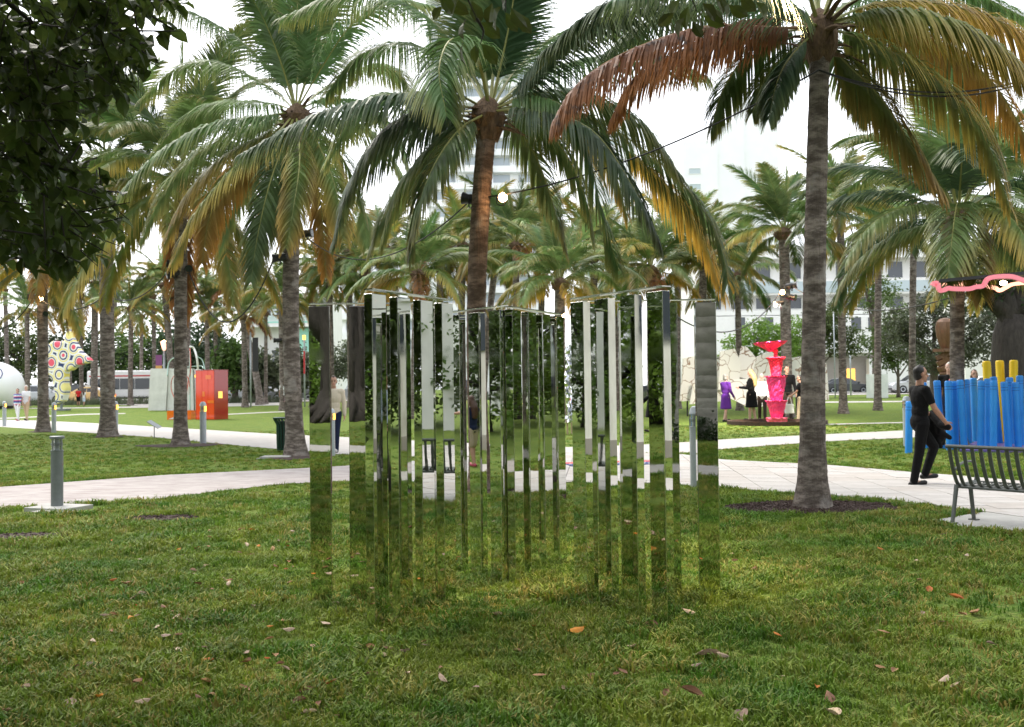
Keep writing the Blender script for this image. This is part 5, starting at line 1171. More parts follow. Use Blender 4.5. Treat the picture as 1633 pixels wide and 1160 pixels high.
# utility lid
b = G(441, 731); ul = thing('utility_lid', 'flat grey utility lid in the grass by the grey palm foot', 'utility lid', b)
mb = MB(); mb.box((0, 0, .02), (.62, .42, .06)); o = mb.build('lid', 'concrete', ul); bevel(o, .01); mb = MB(); mb.box((0, 0, .0), (.76, .56, .03)); mb.build('rim', 'steel', ul)
PADS.append((b.x, b.y, .38, .28, 0))
# striped mat on the walkway
b0, b1 = G(903, 743), G(1052, 739); mt = thing('walkway_mat', 'red and navy patterned strip lying across the walkway behind the mirrors', 'mat', ((b0.x + b1.x) / 2, (b0.y + b1.y) / 2, .024), math.atan2(b1.y - b0.y, b1.x - b0.x))
W = (b1 - b0).length; M['mat_red'] = mat('mat_red', (.62, .07, .075), .8); M['mat_navy'] = mat('mat_navy', (.03, .045, .16), .8)
mb = MB(); mb.box((0, .30, 0), (W, .34, .008)); mb.build('red_band', 'mat_red', mt)
mb = MB(); mb.box((0, -.16, 0), (W, .56, .008)); mb.build('navy_band', 'mat_navy', mt)
mb = MB()
for i in range(int(W / .13)):
    for j in range(3): mb.box((-W / 2 + .08 + i * .13 + (j % 2) * .05, -.33 + j * .16, .005), (.06, .05, .006))
mb.build('white_marks', 'white_line', mt, kind='stuff')

# torch lamp post with banner
b = G(262, 646); H = P(262, 545, b.y).z - b.z; tl = thing('torch_lamp', 'tall lamp post with a lit flaring torch head and a narrow banner', 'lamp post', b)
mb = MB(); mb.tube([(0, 0, 0), (0, 0, H * .86)], [.11, .085], 10); mb.build('post', 'steel_light', tl, smooth=True)
mb = MB(); mb.lathe([(.08, H * .86), (.16, H * .89), (.30, H), (.26, H * 1.0), (.1, H * .92)], 14, caps=False); mb.build('shade', 'orange_neon', tl)
mb = MB(); mb.ball((0, 0, H * .975), .21); mb.build('lamp', 'lamp_warm', tl)
M['banner_v'] = mat('violet_banner', (.22, .07, .20), .7); M['banner_o'] = mat('orange_banner', (.6, .33, .10), .7)
mb = MB(); mb.box((-.42, 0, H * .66), (.5, .02, 1.3)); mb.build('banner', 'banner_v', tl); mb = MB(); mb.box((-.42, -.012, H * .66 - .42), (.5, .02, .45)); mb.build('banner_foot', 'banner_o', tl)
def pole(px, pyb, pyt, label, name='sign_post', m='steel_light', r=.06, sign=None, d=None):
    b = G(px, pyb) if d is None else P(px, pyb, d); b.z = ground_z(b.x, b.y); H = P(px, pyt, b.y).z - b.z; t = thing(name, label, 'post', b)
    mb = MB(); mb.tube([(0, 0, 0), (0, 0, H)], r, 8); mb.build('post', m, t, smooth=True)
    for (dx, z, w_, h_, mm) in (sign or []):
        mb = MB(); mb.box((dx, -.07, H * z), (w_, .03, h_)); mb.build('sign_plate', mm, t)
    return t
pole(400, 640, 530, 'tall white pole with a black banner near the red box', 'banner_pole', sign=[(.36, .70, .40, 2.4, 'black')], d=70)
pole(155, 640, 590, 'short street pole with a white sign behind the bus tail', sign=[(0, .95, .8, .8, 'white_paint')], d=88)
pole(1357, 628, 543, 'plain pale pole before the dark sedan', d=82)
pole(1332, 635, 500, 'thin grey pole between the near trunk and the dark sedan', r=.04, d=75)
pole(486, 640, 535, 'white lamp post with a lit head just left of the first mirror slab', 'lamp_post', sign=[(0, .97, .2, .3, 'lamp_amber'), (0, .62, .12, 1.6, 'mat_red')], d=70)

# ================================================================ ARTWORKS
# pink vase tower in its rusty ring
b = G(1239, 677); k = 1 / PXM(b.y); vz = thing('vase_tower', 'tall hot pink tower of stacked frilly vases in a dark ring', 'sculpture', b)
def tier(name, prof, m, ruf=.06, n=40, tilt=None):
    r_ = random.Random(len(prof)); ph = r_.uniform(0, 6)
    mb = MB(); pp = []
    for (r0, z0), (r1, z1) in zip(prof, prof[1:]):
        for s in range(4): pp.append((r0 + (r1 - r0) * s / 4, z0 + (z1 - z0) * s / 4))
    pp.append(prof[-1])
    mb.lathe([(r * k, z * k) for r, z in pp], n, wob=lambda a, z, i: 1 + ruf * math.sin(9 * a + ph + i * .9) * .5 + r_.uniform(-ruf, ruf))
    o = mb.build(name, m, vz)
    if tilt: o.rotation_euler = tilt
    return o
tier('base_bowl', [(10, 0), (14, 3), (16.5, 9), (17, 11), (12, 10)], 'pale_pink', .09)
tier('vase', [(8, 9), (10, 16), (13, 28), (16, 36), (17.5, 38), (13, 37)], 'pink')
tier('vase', [(8.5, 36), (11, 48), (14, 66), (15, 74), (18, 77), (14, 76)], 'pink')
tier('vase', [(7, 74), (8, 84), (10, 96), (12, 103), (16, 106), (11, 107)], 'red_pink')
tier('neck', [(4, 104), (3, 112), (4, 120)], 'red_pink')
tier('dish', [(4, 116), (10, 121), (22, 128), (27, 131.5), (20, 128), (5, 122)], 'pink', .05, tilt=(R(-2), R(-3.0), 0))
mb = MB(); rr_ = 78 * k
mb.lathe([(rr_, 0), (rr_, .15), (rr_ - .10, .15), (rr_ - .12, .04)], 48, caps=False); mb.build('ring_wall', 'rust', vz)
mb = MB(); mb.lathe([(rr_ - .125, .03), (.1, .035)], 40); mb.build('ring_floor', 'lawn', vz)
# blue and yellow posts
def post(tp, bp, m, wpx, label, grp, cap=True):
    b = G(*bp); d = b.y; t = P(tp[0], tp[1], d) - b; r = wpx / PXM(d) / 2; th = thing('painted_post', label, 'post', b, 0, grp)
    mb = MB(); ax_ = t.normalized(); mb.tube([Vector((0, 0, 0)), t - ax_ * r * .5, t - ax_ * r * .18, t], [r, r, r * .93, r * .70], 18); o = mb.build('shaft', m, th); smooth_by_angle(o, 50)
    mb = MB(); mb.tube([t - ax_ * .13, t - ax_ * .118], [r * 1.012, r * 1.012], 18); mb.tube([t - ax_ * .19, t - ax_ * .178], [r * 1.012, r * 1.012], 18); mb.build('ring_groove', 'blue_deep' if m != 'yellow' else 'yellow', th)
BP = [((1494, 607), (1502, 716), 'first blue post from the left, leaning right'), ((1512, 607.5), (1515, 718), 'second blue post of the front row'), ((1521, 608), (1524, 717), 'blue post tucked behind the second front post'), ((1531, 606), (1538, 718), 'blue post leaning right, third in the front row'),
      ((1540.5, 605), (1545, 709), 'blue post just behind the third front post'), ((1552, 603), (1556, 707), 'tallest pale blue post near the middle'), ((1565, 607), (1564, 719), 'upright blue post in the middle front with a darker foot'), ((1575, 604), (1576, 715), 'blue post right below the first yellow post'),
      ((1584.5, 607), (1584, 720), 'upright blue post nearest the viewer, below the yellow pair'), ((1601, 609), (1608.5, 716), 'leaning blue post left of the last yellow post'), ((1619, 609.5), (1624, 716), 'last blue post of the front row'), ((1584, 601), (1594, 710), 'back row blue post between two yellow posts'),
      ((1610, 602), (1612, 711), 'back row blue post touching the last yellow post'), ((1626, 599), (1628, 713), 'tall back row blue post at the right end'), ((1450, 640), (1449, 723), 'short blue post left of the man in black'), ((1472, 610), (1475, 716), 'blue post behind the head of the man in black'), ((1641, 606), (1646, 716), 'blue post at the picture edge')]
for tp, bp, lb in BP: post(tp, bp, 'blue', 10.9, lb, 'blue posts of the post cluster')
for tp, bp, lb in (((1573, 576), (1581, 709), 'left yellow post, leaning a little'), ((1594, 575), (1601, 707), 'middle yellow post'), ((1616.5, 574.5), (1615.5, 708), 'right yellow post, the thickest')): post(tp, bp, 'yellow', 12.6, lb + ' among the blue posts', 'yellow posts of the post cluster')
bq = [G(1530, 721), G(1700, 724), G(1700, 705), G(1560, 704)]
mb = MB(); mb.prism([(p.x, p.y) for p in bq], .05, -.005); tag(mb.build('post_base', 'violet'), 'flat violet base plate under the blue and yellow posts', 'base plate')
# white cut panels with ink lines
n = M['white_art'].node_tree; bs = n.nodes['Principled BSDF']; tcn = n.nodes.new('ShaderNodeTexCoord'); dn = n.nodes.new('ShaderNodeTexNoise'); dn.inputs['Scale'].default_value = 1.5
vm = n.nodes.new('ShaderNodeMix'); vm.data_type = 'VECTOR'; vm.inputs[0].default_value = .45; vo = n.nodes.new('ShaderNodeTexVoronoi'); vo.feature = 'DISTANCE_TO_EDGE'; vo.inputs['Scale'].default_value = 2.6
rp = n.nodes.new('ShaderNodeValToRGB'); e = rp.color_ramp.elements; e[0].position = .010; e[0].color = (.30, .19, .12, 1); e[1].position = .030; e[1].color = (.80, .77, .72, 1)
n.links.new(tcn.outputs['Object'], dn.inputs['Vector']); n.links.new(tcn.outputs['Object'], vm.inputs[4]); n.links.new(dn.outputs['Color'], vm.inputs[5]); n.links.new(vm.outputs[1], vo.inputs['Vector']); n.links.new(vo.outputs['Distance'], rp.inputs[0]); n.links.new(rp.outputs[0], bs.inputs['Base Color'])
b = G(1200, 664); pa_ = thing('panel_sculpture', 'jagged wall of white cut panels drawn over with brown lines', 'sculpture', b)
def px_panel(poly, d, th, m, parent, name, yaw=0.0, tilt=0.0):
    """a flat sheet of real thickness standing at its own distance, turned a little"""
    cx_ = sum(p[0] for p in poly) / len(poly); w3 = [P(x, y, d + (x - cx_) / PXM(d) * math.tan(yaw) + (y - poly[0][1]) / PXM(d) * math.tan(tilt)) - Vector(parent.location) for x, y in poly]
    nn = (w3[1] - w3[0]).cross(w3[2] - w3[0])
    nn = Vector((math.sin(yaw), -math.cos(yaw), 0)) * th
    k_ = len(w3); mb = MB(); mb.add(w3 + [p - nn for p in w3], [tuple(range(k_)), tuple(range(2 * k_ - 1, k_ - 1, -1))] + [((i + 1) % k_, i, k_ + i, k_ + (i + 1) % k_) for i in range(k_)])
    o = mb.build(name, m, parent); bm = bmesh.new(); bm.from_mesh(o.data); bmesh.ops.recalc_face_normals(bm, faces=bm.faces); bm.to_mesh(o.data); bm.free(); return o
d = b.y
for poly, yw, dd in (([(1085, 640), (1090, 572), (1116, 567), (1122, 640)], .3, .8), ([(1118, 636), (1124, 570), (1148, 574), (1150, 628)], -.3, .6), ([(1146, 622), (1149, 561), (1172, 556), (1182, 580), (1178, 618)], .25, 0), ([(1172, 600), (1182, 552), (1191, 554), (1206, 572), (1198, 606)], -.35, .4),
                     ([(1196, 606), (1206, 570), (1228, 560), (1252, 574), (1250, 625), (1222, 640)], .2, .9), ([(1150, 628), (1170, 605), (1215, 604), (1222, 648), (1193, 650), (1178, 642)], -.15, -.3), ([(1246, 628), (1254, 572), (1286, 568), (1290, 640)], .3, 1.2), ([(1284, 640), (1290, 575), (1318, 580), (1322, 638)], -.25, 1.3), ([(1100, 645), (1106, 610), (1150, 600), (1152, 640)], .1, .2)):
    px_panel(poly, d + dd * 1.2, .07, 'white_art', pa_, 'panel', yw * 1.7, .12 * (1 if yw > 0 else -1))
for x in (1096, 1140, 1196, 1270, 1312):
    p = P(x, 640, d + .9) - b; mb = MB(); mb.tube([(p.x, p.y, 0), (p.x, p.y, p.z + .3)], .04, 7); mb.build('support_leg', 'black', pa_)
# carved twisted post
b = G(1511, 690); b = P(1511, 690, 40); b.z = ground_z(b.x, b.y); k = 1 / PXM(40); tw_ = thing('carved_post', 'tall carved brown post with a round head and twisting stacked beams', 'sculpture', b)
def zz(py): return P(1511, py, 40).z - b.z
mb = MB(); z0 = zz(555); mb.lathe([(7 * k, zz(556)), (11 * k, zz(546)), (14 * k, zz(534)), (15 * k, zz(522)), (13.5 * k, zz(514)), (9 * k, zz(509)), (2 * k, zz(507))], 10); o = mb.build('head', 'bronze', tw_); smooth_by_angle(o, 30)
mb = MB(); mb.box((2 * k, 0, zz(559)), (40 * k, 22 * k, 5 * k), .5); mb.build('collar', 'bronze', tw_)
nb = 12
for i in range(nb):
    z = zz(566 + i * 9.0); 
    if z < .15: break
    mb = MB(); mb.box((math.sin(i * .5) * 2 * k, 0, z), (30 * k, 12 * k, 8.2 * k), M4=Matrix.Rotation(i * .42 - .6, 4, 'Z') @ Matrix.Rotation(R(-24), 4, 'Y')); o = mb.build('beam', 'bronze', tw_); bevel(o, .02, 1)
mb = MB(); mb.tube([(0, 0, 0), (0, 0, zz(560))], .17, 8); mb.build('core', 'bronze', tw_)
# white marble block
b = P(1399, 628, 74); b.z = ground_z(b.x, b.y); M['marble'] = mat('veined_marble', (.62, .66, .64), .5, c2=(.80, .82, .80), scale=1.6)
mbk = thing('marble_block', 'pale veined marble block on the lawn by the silver car', 'sculpture', b, R(16)); mb = MB(); hh = P(1399, 597, 74).z - b.z; mb.box((0, 0, hh / 2), (1.25, .9, hh)); o = mb.build('block', 'marble', mbk); bevel(o, .015)
# pink zigzag canopy at the right
cn = thing('neon_canopy', 'flat black canopy edged with a wavy pink neon band', 'canopy', (P(1560, 700, 20).x, 20.6, 0)); oc = Vector(cn.location)
def band(pts, m, h=.085, th=.05):
    w3 = [p - oc for p in pts]; mb = MB()
    for a, c_ in zip(w3, w3[1:]):
        t_ = (c_ - a).normalized(); nn = Vector((0, 1, 0)) * th / 2; up_ = Vector((-t_.z, 0, t_.x)) * h / 2 if abs(t_.x) > 1e-3 else Vector((h / 2, 0, 0))
        mb.add([a - nn - up_, c_ - nn - up_, c_ - nn + up_, a - nn + up_, a + nn - up_, c_ + nn - up_, c_ + nn + up_, a + nn + up_], [(0, 1, 2, 3), (5, 4, 7, 6), (0, 4, 5, 1), (3, 2, 6, 7), (0, 3, 7, 4), (1, 5, 6, 2)])
    return mb.build('neon_band', m, cn)
f_ = crom([P(x, y, 19.0) for x, y in [(1487, 456), (1490, 452), (1495, 453), (1498, 463), (1505, 463), (1512, 460), (1522, 461), (1545, 461), (1556, 458), (1568, 456), (1573, 447), (1582, 442.5), (1598, 441), (1614, 441.5), (1628, 446), (1645, 452), (1662, 450), (1700, 452)]], 70)
band(f_, 'pink_neon')
band(crom([P(x, y, 22.2) for x, y in [(1498, 454), (1530, 453.5), (1560, 456), (1585, 459), (1594, 463.5), (1604, 459), (1618, 453), (1660, 450)]], 30), 'orange_neon', .08)
a0, a1, a2, a3 = P(1498, 450.5, 19.05), P(1700, 432, 19.05), P(1700, 441, 22.3), P(1500, 452.5, 22.3)
rf = MB(); q = [p - oc for p in (a0, a1, a2, a3)]; rf.add(q + [p + Vector((0, 0, .06)) for p in q], [(3, 2, 1, 0), (4, 5, 6, 7), (0, 1, 5, 4), (1, 2, 6, 5), (2, 3, 7, 6), (3, 0, 4, 7)]); rf.build('roof', 'black', cn)
for x, dd in ((1690, 19.1), (1690, 22.2)):
    p = P(x, 445, dd) - oc; mb = MB(); mb.tube([(p.x, p.y, 0), (p.x, p.y, p.z)], .06, 10); mb.build('post', 'black', cn)
p = P(1600, 450, 20.6); cl = MB(); cl.ball(p - oc + Vector((0, 0, -.02)), (.07, .07, .05)); cl.build('lamp', 'lamp_warm', cn)
# crumpled foil banner
b = G(909, 693); k = 1 / PXM(b.y); fb = thing('foil_banner', 'crumpled shiny foil sheet hung on a thin wooden frame behind the mirrors', 'sculpture', b)
M['foil'] = mat('crumpled_foil', (.82, .83, .86), .14, metal=1.0); M['wood'] = mat('pale_wood', (.42, .30, .20), .7, c2=(.5, .37, .26), scale=8)
for x in (-11, -4): mb = MB(); mb.box((x * k, 0, 68 * k if x == -11 else 10 * k), (2.6 * k, .05, (136 if x == -11 else 20) * k)); mb.build('frame_post', 'wood', fb)
mb = MB(); mb.box((2.5 * k, 0, 10 * k), (2.2 * k, .05, 20 * k)); mb.build('frame_post', 'wood', fb)
mb = MB(); mb.box((-2 * k, 0, 139 * k), (20 * k, .06, 3 * k)); mb.build('frame_top', 'wood', fb)
mb = MB(); nx, nz_ = 7, 26; fr = random.Random(8); vs = []
for j in range(nz_ + 1):
    for i in range(nx + 1):
        u, v = i / nx, j / nz_; wv = 1 - .25 * math.sin(v * 7) ** 2
        vs.append(((-3 + (u - .35) * 13 * wv + 3 * math.sin(v * 9)) * k + fr.uniform(-.03, .03), -.08 + fr.uniform(-.14, .14) - .14 * math.sin(u * PI), (20 + v * 122) * k + fr.uniform(-.035, .035)))
mb.add(vs, [(j * (nx + 1) + i, j * (nx + 1) + i + 1, (j + 1) * (nx + 1) + i + 1, (j + 1) * (nx + 1) + i) for j in range(nz_) for i in range(nx)]); o = mb.build('foil_sheet', 'foil', fb)
sd_ = o.modifiers.new('thickness', 'SOLIDIFY'); sd_.thickness = .012
# concrete slabs
for poly, lb, dd, yw in (([(236, 655), (240, 588), (268, 588), (264, 655)], 'left of two tall pale concrete slabs', 0, .1), ([(266, 655), (269, 588), (306, 588), (309, 655)], 'right of two tall pale concrete slabs, behind a palm stem', .6, -.05)):
    b = G(poly[0][0], 656); s_ = thing('concrete_slab', lb + ' on the left lawn', 'sculpture', b, 0, 'tall concrete slabs on the left lawn'); b2 = P(poly[0][0], 656, b.y + dd)
    px_panel(poly, b.y + dd, .45, 'concrete_art', s_, 'slab', yw)
# red acrylic box
b = G(338, 669); k = 1 / PXM(b.y); rb = thing('acrylic_box', 'tall glossy red translucent box on the left lawn', 'sculpture', b, R(-24))
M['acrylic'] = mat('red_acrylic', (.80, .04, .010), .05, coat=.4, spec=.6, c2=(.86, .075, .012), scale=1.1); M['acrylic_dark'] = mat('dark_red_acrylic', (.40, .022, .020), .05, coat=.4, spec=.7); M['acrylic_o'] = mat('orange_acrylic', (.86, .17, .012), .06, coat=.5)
w1, w2, hh = 36 * k * 1.0, 30 * k, 78 * k
hk = [(-w1 / 2, -w1 / 6), (-w1 / 6, w1 / 6), (w1 / 6, w1 / 2)]
for i, (a, c_) in enumerate(hk): mb = MB(); mb.box(((a + c_) / 2, -w2 / 2, hh / 2), (c_ - a - .015, .05, hh - .02)); o = mb.build('front_panel', ('acrylic', 'acrylic_dark', 'acrylic')[i] if i != 1 else 'acrylic', rb); bevel(o, .006)
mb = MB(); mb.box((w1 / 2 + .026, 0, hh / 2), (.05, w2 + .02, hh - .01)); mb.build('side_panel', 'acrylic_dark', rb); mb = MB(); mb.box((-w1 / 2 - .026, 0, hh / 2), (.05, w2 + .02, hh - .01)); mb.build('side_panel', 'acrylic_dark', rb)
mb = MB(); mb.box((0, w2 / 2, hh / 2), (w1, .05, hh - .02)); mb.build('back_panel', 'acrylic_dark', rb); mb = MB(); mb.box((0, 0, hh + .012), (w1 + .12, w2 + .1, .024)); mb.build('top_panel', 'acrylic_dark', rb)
for (x, z, s1, s2) in ((-.05, .52, .16, .26), (.12, .86, .34, .2), (.2, .36, .4, .14)): mb = MB(); mb.box((x * w1 * 1.6, -w2 / 2 - .032, z * hh), (s1, .012, s2)); mb.build('orange_inset', 'acrylic_o', rb)
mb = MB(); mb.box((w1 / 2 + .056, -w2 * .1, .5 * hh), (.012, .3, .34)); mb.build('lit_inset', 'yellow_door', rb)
# low orange box with metal hoops
b = G(291, 669); k = 1 / PXM(b.y); ob = thing('orange_box', 'low orange open box beside the red box', 'sculpture', b)
mb = MB(); bw_, bh_ = 38 * k, 14 * k
for (c_, dd) in (((0, -.5, bh_ / 2), (bw_, .05, bh_)), ((0, .5, bh_ / 2), (bw_, .05, bh_)), ((-bw_ / 2 + .03, 0, bh_ / 2), (.05, .94, bh_)), ((bw_ / 2 - .03, 0, bh_ / 2), (.05, .94, bh_))):
    m1 = MB(); m1.box(c_, dd); m1.build('side_panel', 'acrylic_o', ob)
m1 = MB(); m1.add([(-bw_ / 2 + .05, -.532, .03), (-bw_ / 2 + .7, -.532, .03), (-bw_ / 2 + .62, -.532, .22)], [(0, 1, 2)]); m1.build('white_mark', 'white_line', ob)
b = P(300, 655, 57); b.z = ground_z(b.x, b.y); hp = thing('hoop_sculpture', 'thin coloured metal hoops and rods standing behind the low orange box', 'sculpture', b)
def hoop(pts, m, r=.035): mb = MB(); mb.tube(crom([P(x, y, 57 + (i % 2) * .3) - b for i, (x, y) in enumerate(pts)], 26), r, 6); return mb.build('hoop', m, hp, smooth=True)
M['hoop_green'] = mat('pale_green_rod', (.35, .5, .45), .4); M['hoop_red'] = mat('red_rod', (.5, .1, .07), .4)
hoop([(267, 600), (269, 580), (278, 571), (290, 573), (298, 590)], 'hoop_green'); hoop([(296, 640), (300, 610), (304, 590), (303, 556)], 'hoop_red', .03); hoop([(303, 553), (309, 556), (314, 572), (316, 600), (315, 640)], 'white_paint', .06)
hoop([(303, 655), (303, 560)], 'hoop_green', .04); hoop([(310, 655), (309, 590)], 'black', .03); hoop([(295, 586), (320, 584), (324, 588)], 'hoop_green', .03); hoop([(312, 568), (322, 574), (327, 590)], 'hoop_green', .03); hoop([(280, 640), (273, 620), (276, 602), (290, 594), (301, 606), (302, 630)], 'hoop_red', .025)
# patterned windsock figure
def remesh(mb, name, m, parent, vox, sm=6, fac=.5):
    o = mb.build(name, m, parent); r_ = o.modifiers.new('skin', 'REMESH'); r_.mode = 'VOXEL'; r_.voxel_size = vox; r_.use_smooth_shade = True
    if sm: s_ = o.modifiers.new('smooth', 'SMOOTH'); s_.iterations = sm; s_.factor = fac
    return o
m, n, bs = mat_base('patterned_cloth'); tcn = n.nodes.new('ShaderNodeTexCoord'); vo = n.nodes.new('ShaderNodeTexVoronoi'); vo.inputs['Scale'].default_value = 1.25; vo.inputs['Randomness'].default_value = .25
mp = n.nodes.new('ShaderNodeMapping'); mp.inputs['Rotation'].default_value = (0, R(28), 0); mp.inputs['Scale'].default_value = (1.0, 0, .8); rp = n.nodes.new('ShaderNodeValToRGB'); rp.color_ramp.interpolation = 'CONSTANT'
e = rp.color_ramp.elements; e[0].position = 0; e[0].color = (.80, .10, .16, 1); e[1].position = .27; e[1].color = (.82, .80, .76, 1)
for p_, c_ in ((.33, (.02, .04, .14, 1)), (.40, (.82, .80, .76, 1)), (.45, (.82, .68, .14, 1)), (.51, (.82, .80, .78, 1)), (.62, (.02, .04, .14, 1))): x = e.new(p_); x.color = c_
hs = n.nodes.new('ShaderNodeMix'); hs.data_type = 'RGBA'; hs.blend_type = 'MIX'; sp = n.nodes.new('ShaderNodeSeparateColor'); gt_ = n.nodes.new('ShaderNodeMath'); gt_.operation = 'GREATER_THAN'; gt_.inputs[1].default_value = .6
lt = n.nodes.new('ShaderNodeMath'); lt.operation = 'LESS_THAN'; lt.inputs[1].default_value = .27; mu = n.nodes.new('ShaderNodeMath'); mu.operation = 'MULTIPLY'
n.links.new(tcn.outputs['Object'], mp.inputs[0]); n.links.new(mp.outputs[0], vo.inputs['Vector']); n.links.new(vo.outputs['Distance'], rp.inputs[0]); n.links.new(vo.outputs['Color'], sp.inputs[0]); n.links.new(sp.outputs[0], gt_.inputs[0]); n.links.new(vo.outputs['Distance'], lt.inputs[0]); n.links.new(gt_.outputs[0], mu.inputs[0]); n.links.new(lt.outputs[0], mu.inputs[1]); n.links.new(mu.outputs[0], hs.inputs[0]); n.links.new(rp.outputs[0], hs.inputs[6]); hs.inputs[7].default_value = (.84, .74, .28, 1); n.links.new(hs.outputs[2], bs.inputs['Base Color']); bs.inputs['Roughness'].default_value = .6
M['pattern'] = m
b = G(98, 655); d = b.y; k = 1 / PXM(d); ws = thing('windsock_figure', 'tall billowing cloth figure printed with pink, yellow and navy shapes', 'sculpture', b)
mb = MB()
def wp(x, y): p = P(x, y, d) - b; return p
for poly, th in (([(110, 518), (118, 540), (130, 560), (147, 575), (143, 579), (128, 582), (114, 592), (106, 588), (104, 556)], .8), ([(75, 556), (88, 544), (106, 546), (108, 590), (107, 612), (110, 620), (104, 640), (92, 646), (92, 628), (88, 608), (78, 592), (80, 572)], 1.0)):
    w3 = [wp(*q) for q in poly]; kk = len(w3); nn = Vector((0, th / 2, 0)); mb.add([p - nn for p in w3] + [p + nn for p in w3], [tuple(range(kk)), tuple(range(2 * kk - 1, kk - 1, -1))] + [((i + 1) % kk, i, kk + i, kk + (i + 1) % kk) for i in range(kk)])
remesh(mb, 'cloth_body', 'pattern', ws, .09, 7)
mb = MB(); mb.tube([(0, 0, 0), (0, 0, wp(98, 600).z)], .09, 8); mb.box((0, 0, .06), (.9, .9, .12)); mb.build('stand', 'steel', ws)
# white ball
b = G(-12, 652); d = b.y; r_ = 47 / PXM(d); wb = thing('white_ball', 'huge glossy white ball with a dark curving seam at the left edge', 'sculpture', b); zc = P(-12, 617, d).z - b.z
mb = MB(); mb.ball((0, 0, zc), (r_, r_, r_ * .86), 36, 20); o = mb.build('ball', 'white_shiny', wb, smooth=True)
sp_ = [];
for i in range(15):
    t = i / 14; ph = R(65 - 125 * t); lo = R(-66 + 22 * math.sin(t * 6.5) + 8 * t); sp_.append(Vector((r_ * 1.004 * math.cos(ph) * math.cos(lo), r_ * 1.004 * math.cos(ph) * math.sin(lo), zc + r_ * .864 * math.sin(ph))))
mb = MB(); mb.tube(sp_, .035, 6); mb.build('seam', 'mat_navy', wb)
mb = MB(); mb.lathe([(r_ * .62, 0), (r_ * .66, .3), (r_ * .5, .34)], 28); mb.build('plinth', 'black', wb)

# ================================================================ PEOPLE
M['skin'] = mat('skin', (.40, .22, .15), .55, c2=(.46, .27, .19), scale=6); M['skin_tan'] = mat('tan_skin', (.30, .15, .09), .5, c2=(.36, .19, .12), scale=6); M['skin_pale'] = mat('pale_skin', (.52, .32, .25), .55)
for nm_, c_ in dict(hair_black=(.010, .008, .007), hair_brown=(.065, .030, .016), hair_white=(.55, .53, .50), hair_grey=(.20, .19, .18), hair_blond=(.46, .32, .15), cloth_black=(.010, .010, .011), cloth_navy=(.012, .018, .045), cloth_white=(.68, .69, .70), cloth_cream=(.60, .53, .42), cloth_khaki=(.38, .31, .22), cloth_tan=(.50, .38, .25), cloth_red=(.55, .03, .03), cloth_purple=(.12, .03, .26), cloth_grey=(.16, .16, .17), cloth_blue=(.10, .20, .45), cloth_pink=(.55, .16, .18), cloth_brown=(.06, .04, .035), cloth_lblue=(.50, .58, .70), shoe_dark=(.012, .011, .010), shoe_white=(.6, .6, .6), shoe_pink=(.45, .06, .12), cloth_coral=(.62, .12, .10)).items():
    M[nm_] = mat(nm_, tuple(q * (.5 if nm_ in ('cloth_black', 'shoe_dark') else 1) for q in c_), .8 if 'cloth' in nm_ else .5, bump=.9 if 'cloth' in nm_ else .1, bscale=9, spec=.15 if 'cloth' in nm_ else .4)
m, n, bs = mat_base('striped_knit'); tcn = n.nodes.new('ShaderNodeTexCoord'); sx = n.nodes.new('ShaderNodeSeparateXYZ'); mm_ = n.nodes.new('ShaderNodeMath'); mm_.operation = 'MULTIPLY'; mm_.inputs[1].default_value = 5.0; fr_ = n.nodes.new('ShaderNodeMath'); fr_.operation = 'FRACT'; rp = n.nodes.new('ShaderNodeValToRGB'); rp.color_ramp.interpolation = 'CONSTANT'; e = rp.color_ramp.elements
e[0].color = (.03, .04, .12, 1); e[1].position = .25; e[1].color = (.55, .08, .2, 1)
for p_, c_ in ((.45, (.7, .68, .66, 1)), (.62, (.05, .35, .40, 1)), (.82, (.25, .08, .35, 1))): x = e.new(p_); x.color = c_
n.links.new(tcn.outputs['Object'], sx.inputs[0]); n.links.new(sx.outputs[2], mm_.inputs[0]); n.links.new(mm_.outputs[0], fr_.inputs[0]); n.links.new(fr_.outputs[0], rp.inputs[0]); n.links.new(rp.outputs[0], bs.inputs['Base Color']); bs.inputs['Roughness'].default_value = .8; M['cloth_striped'] = m
M['cloth_floral'] = mat('floral_cloth', (.09, .03, .10), .8, c2=(.55, .30, .34), scale=9, detail=1)

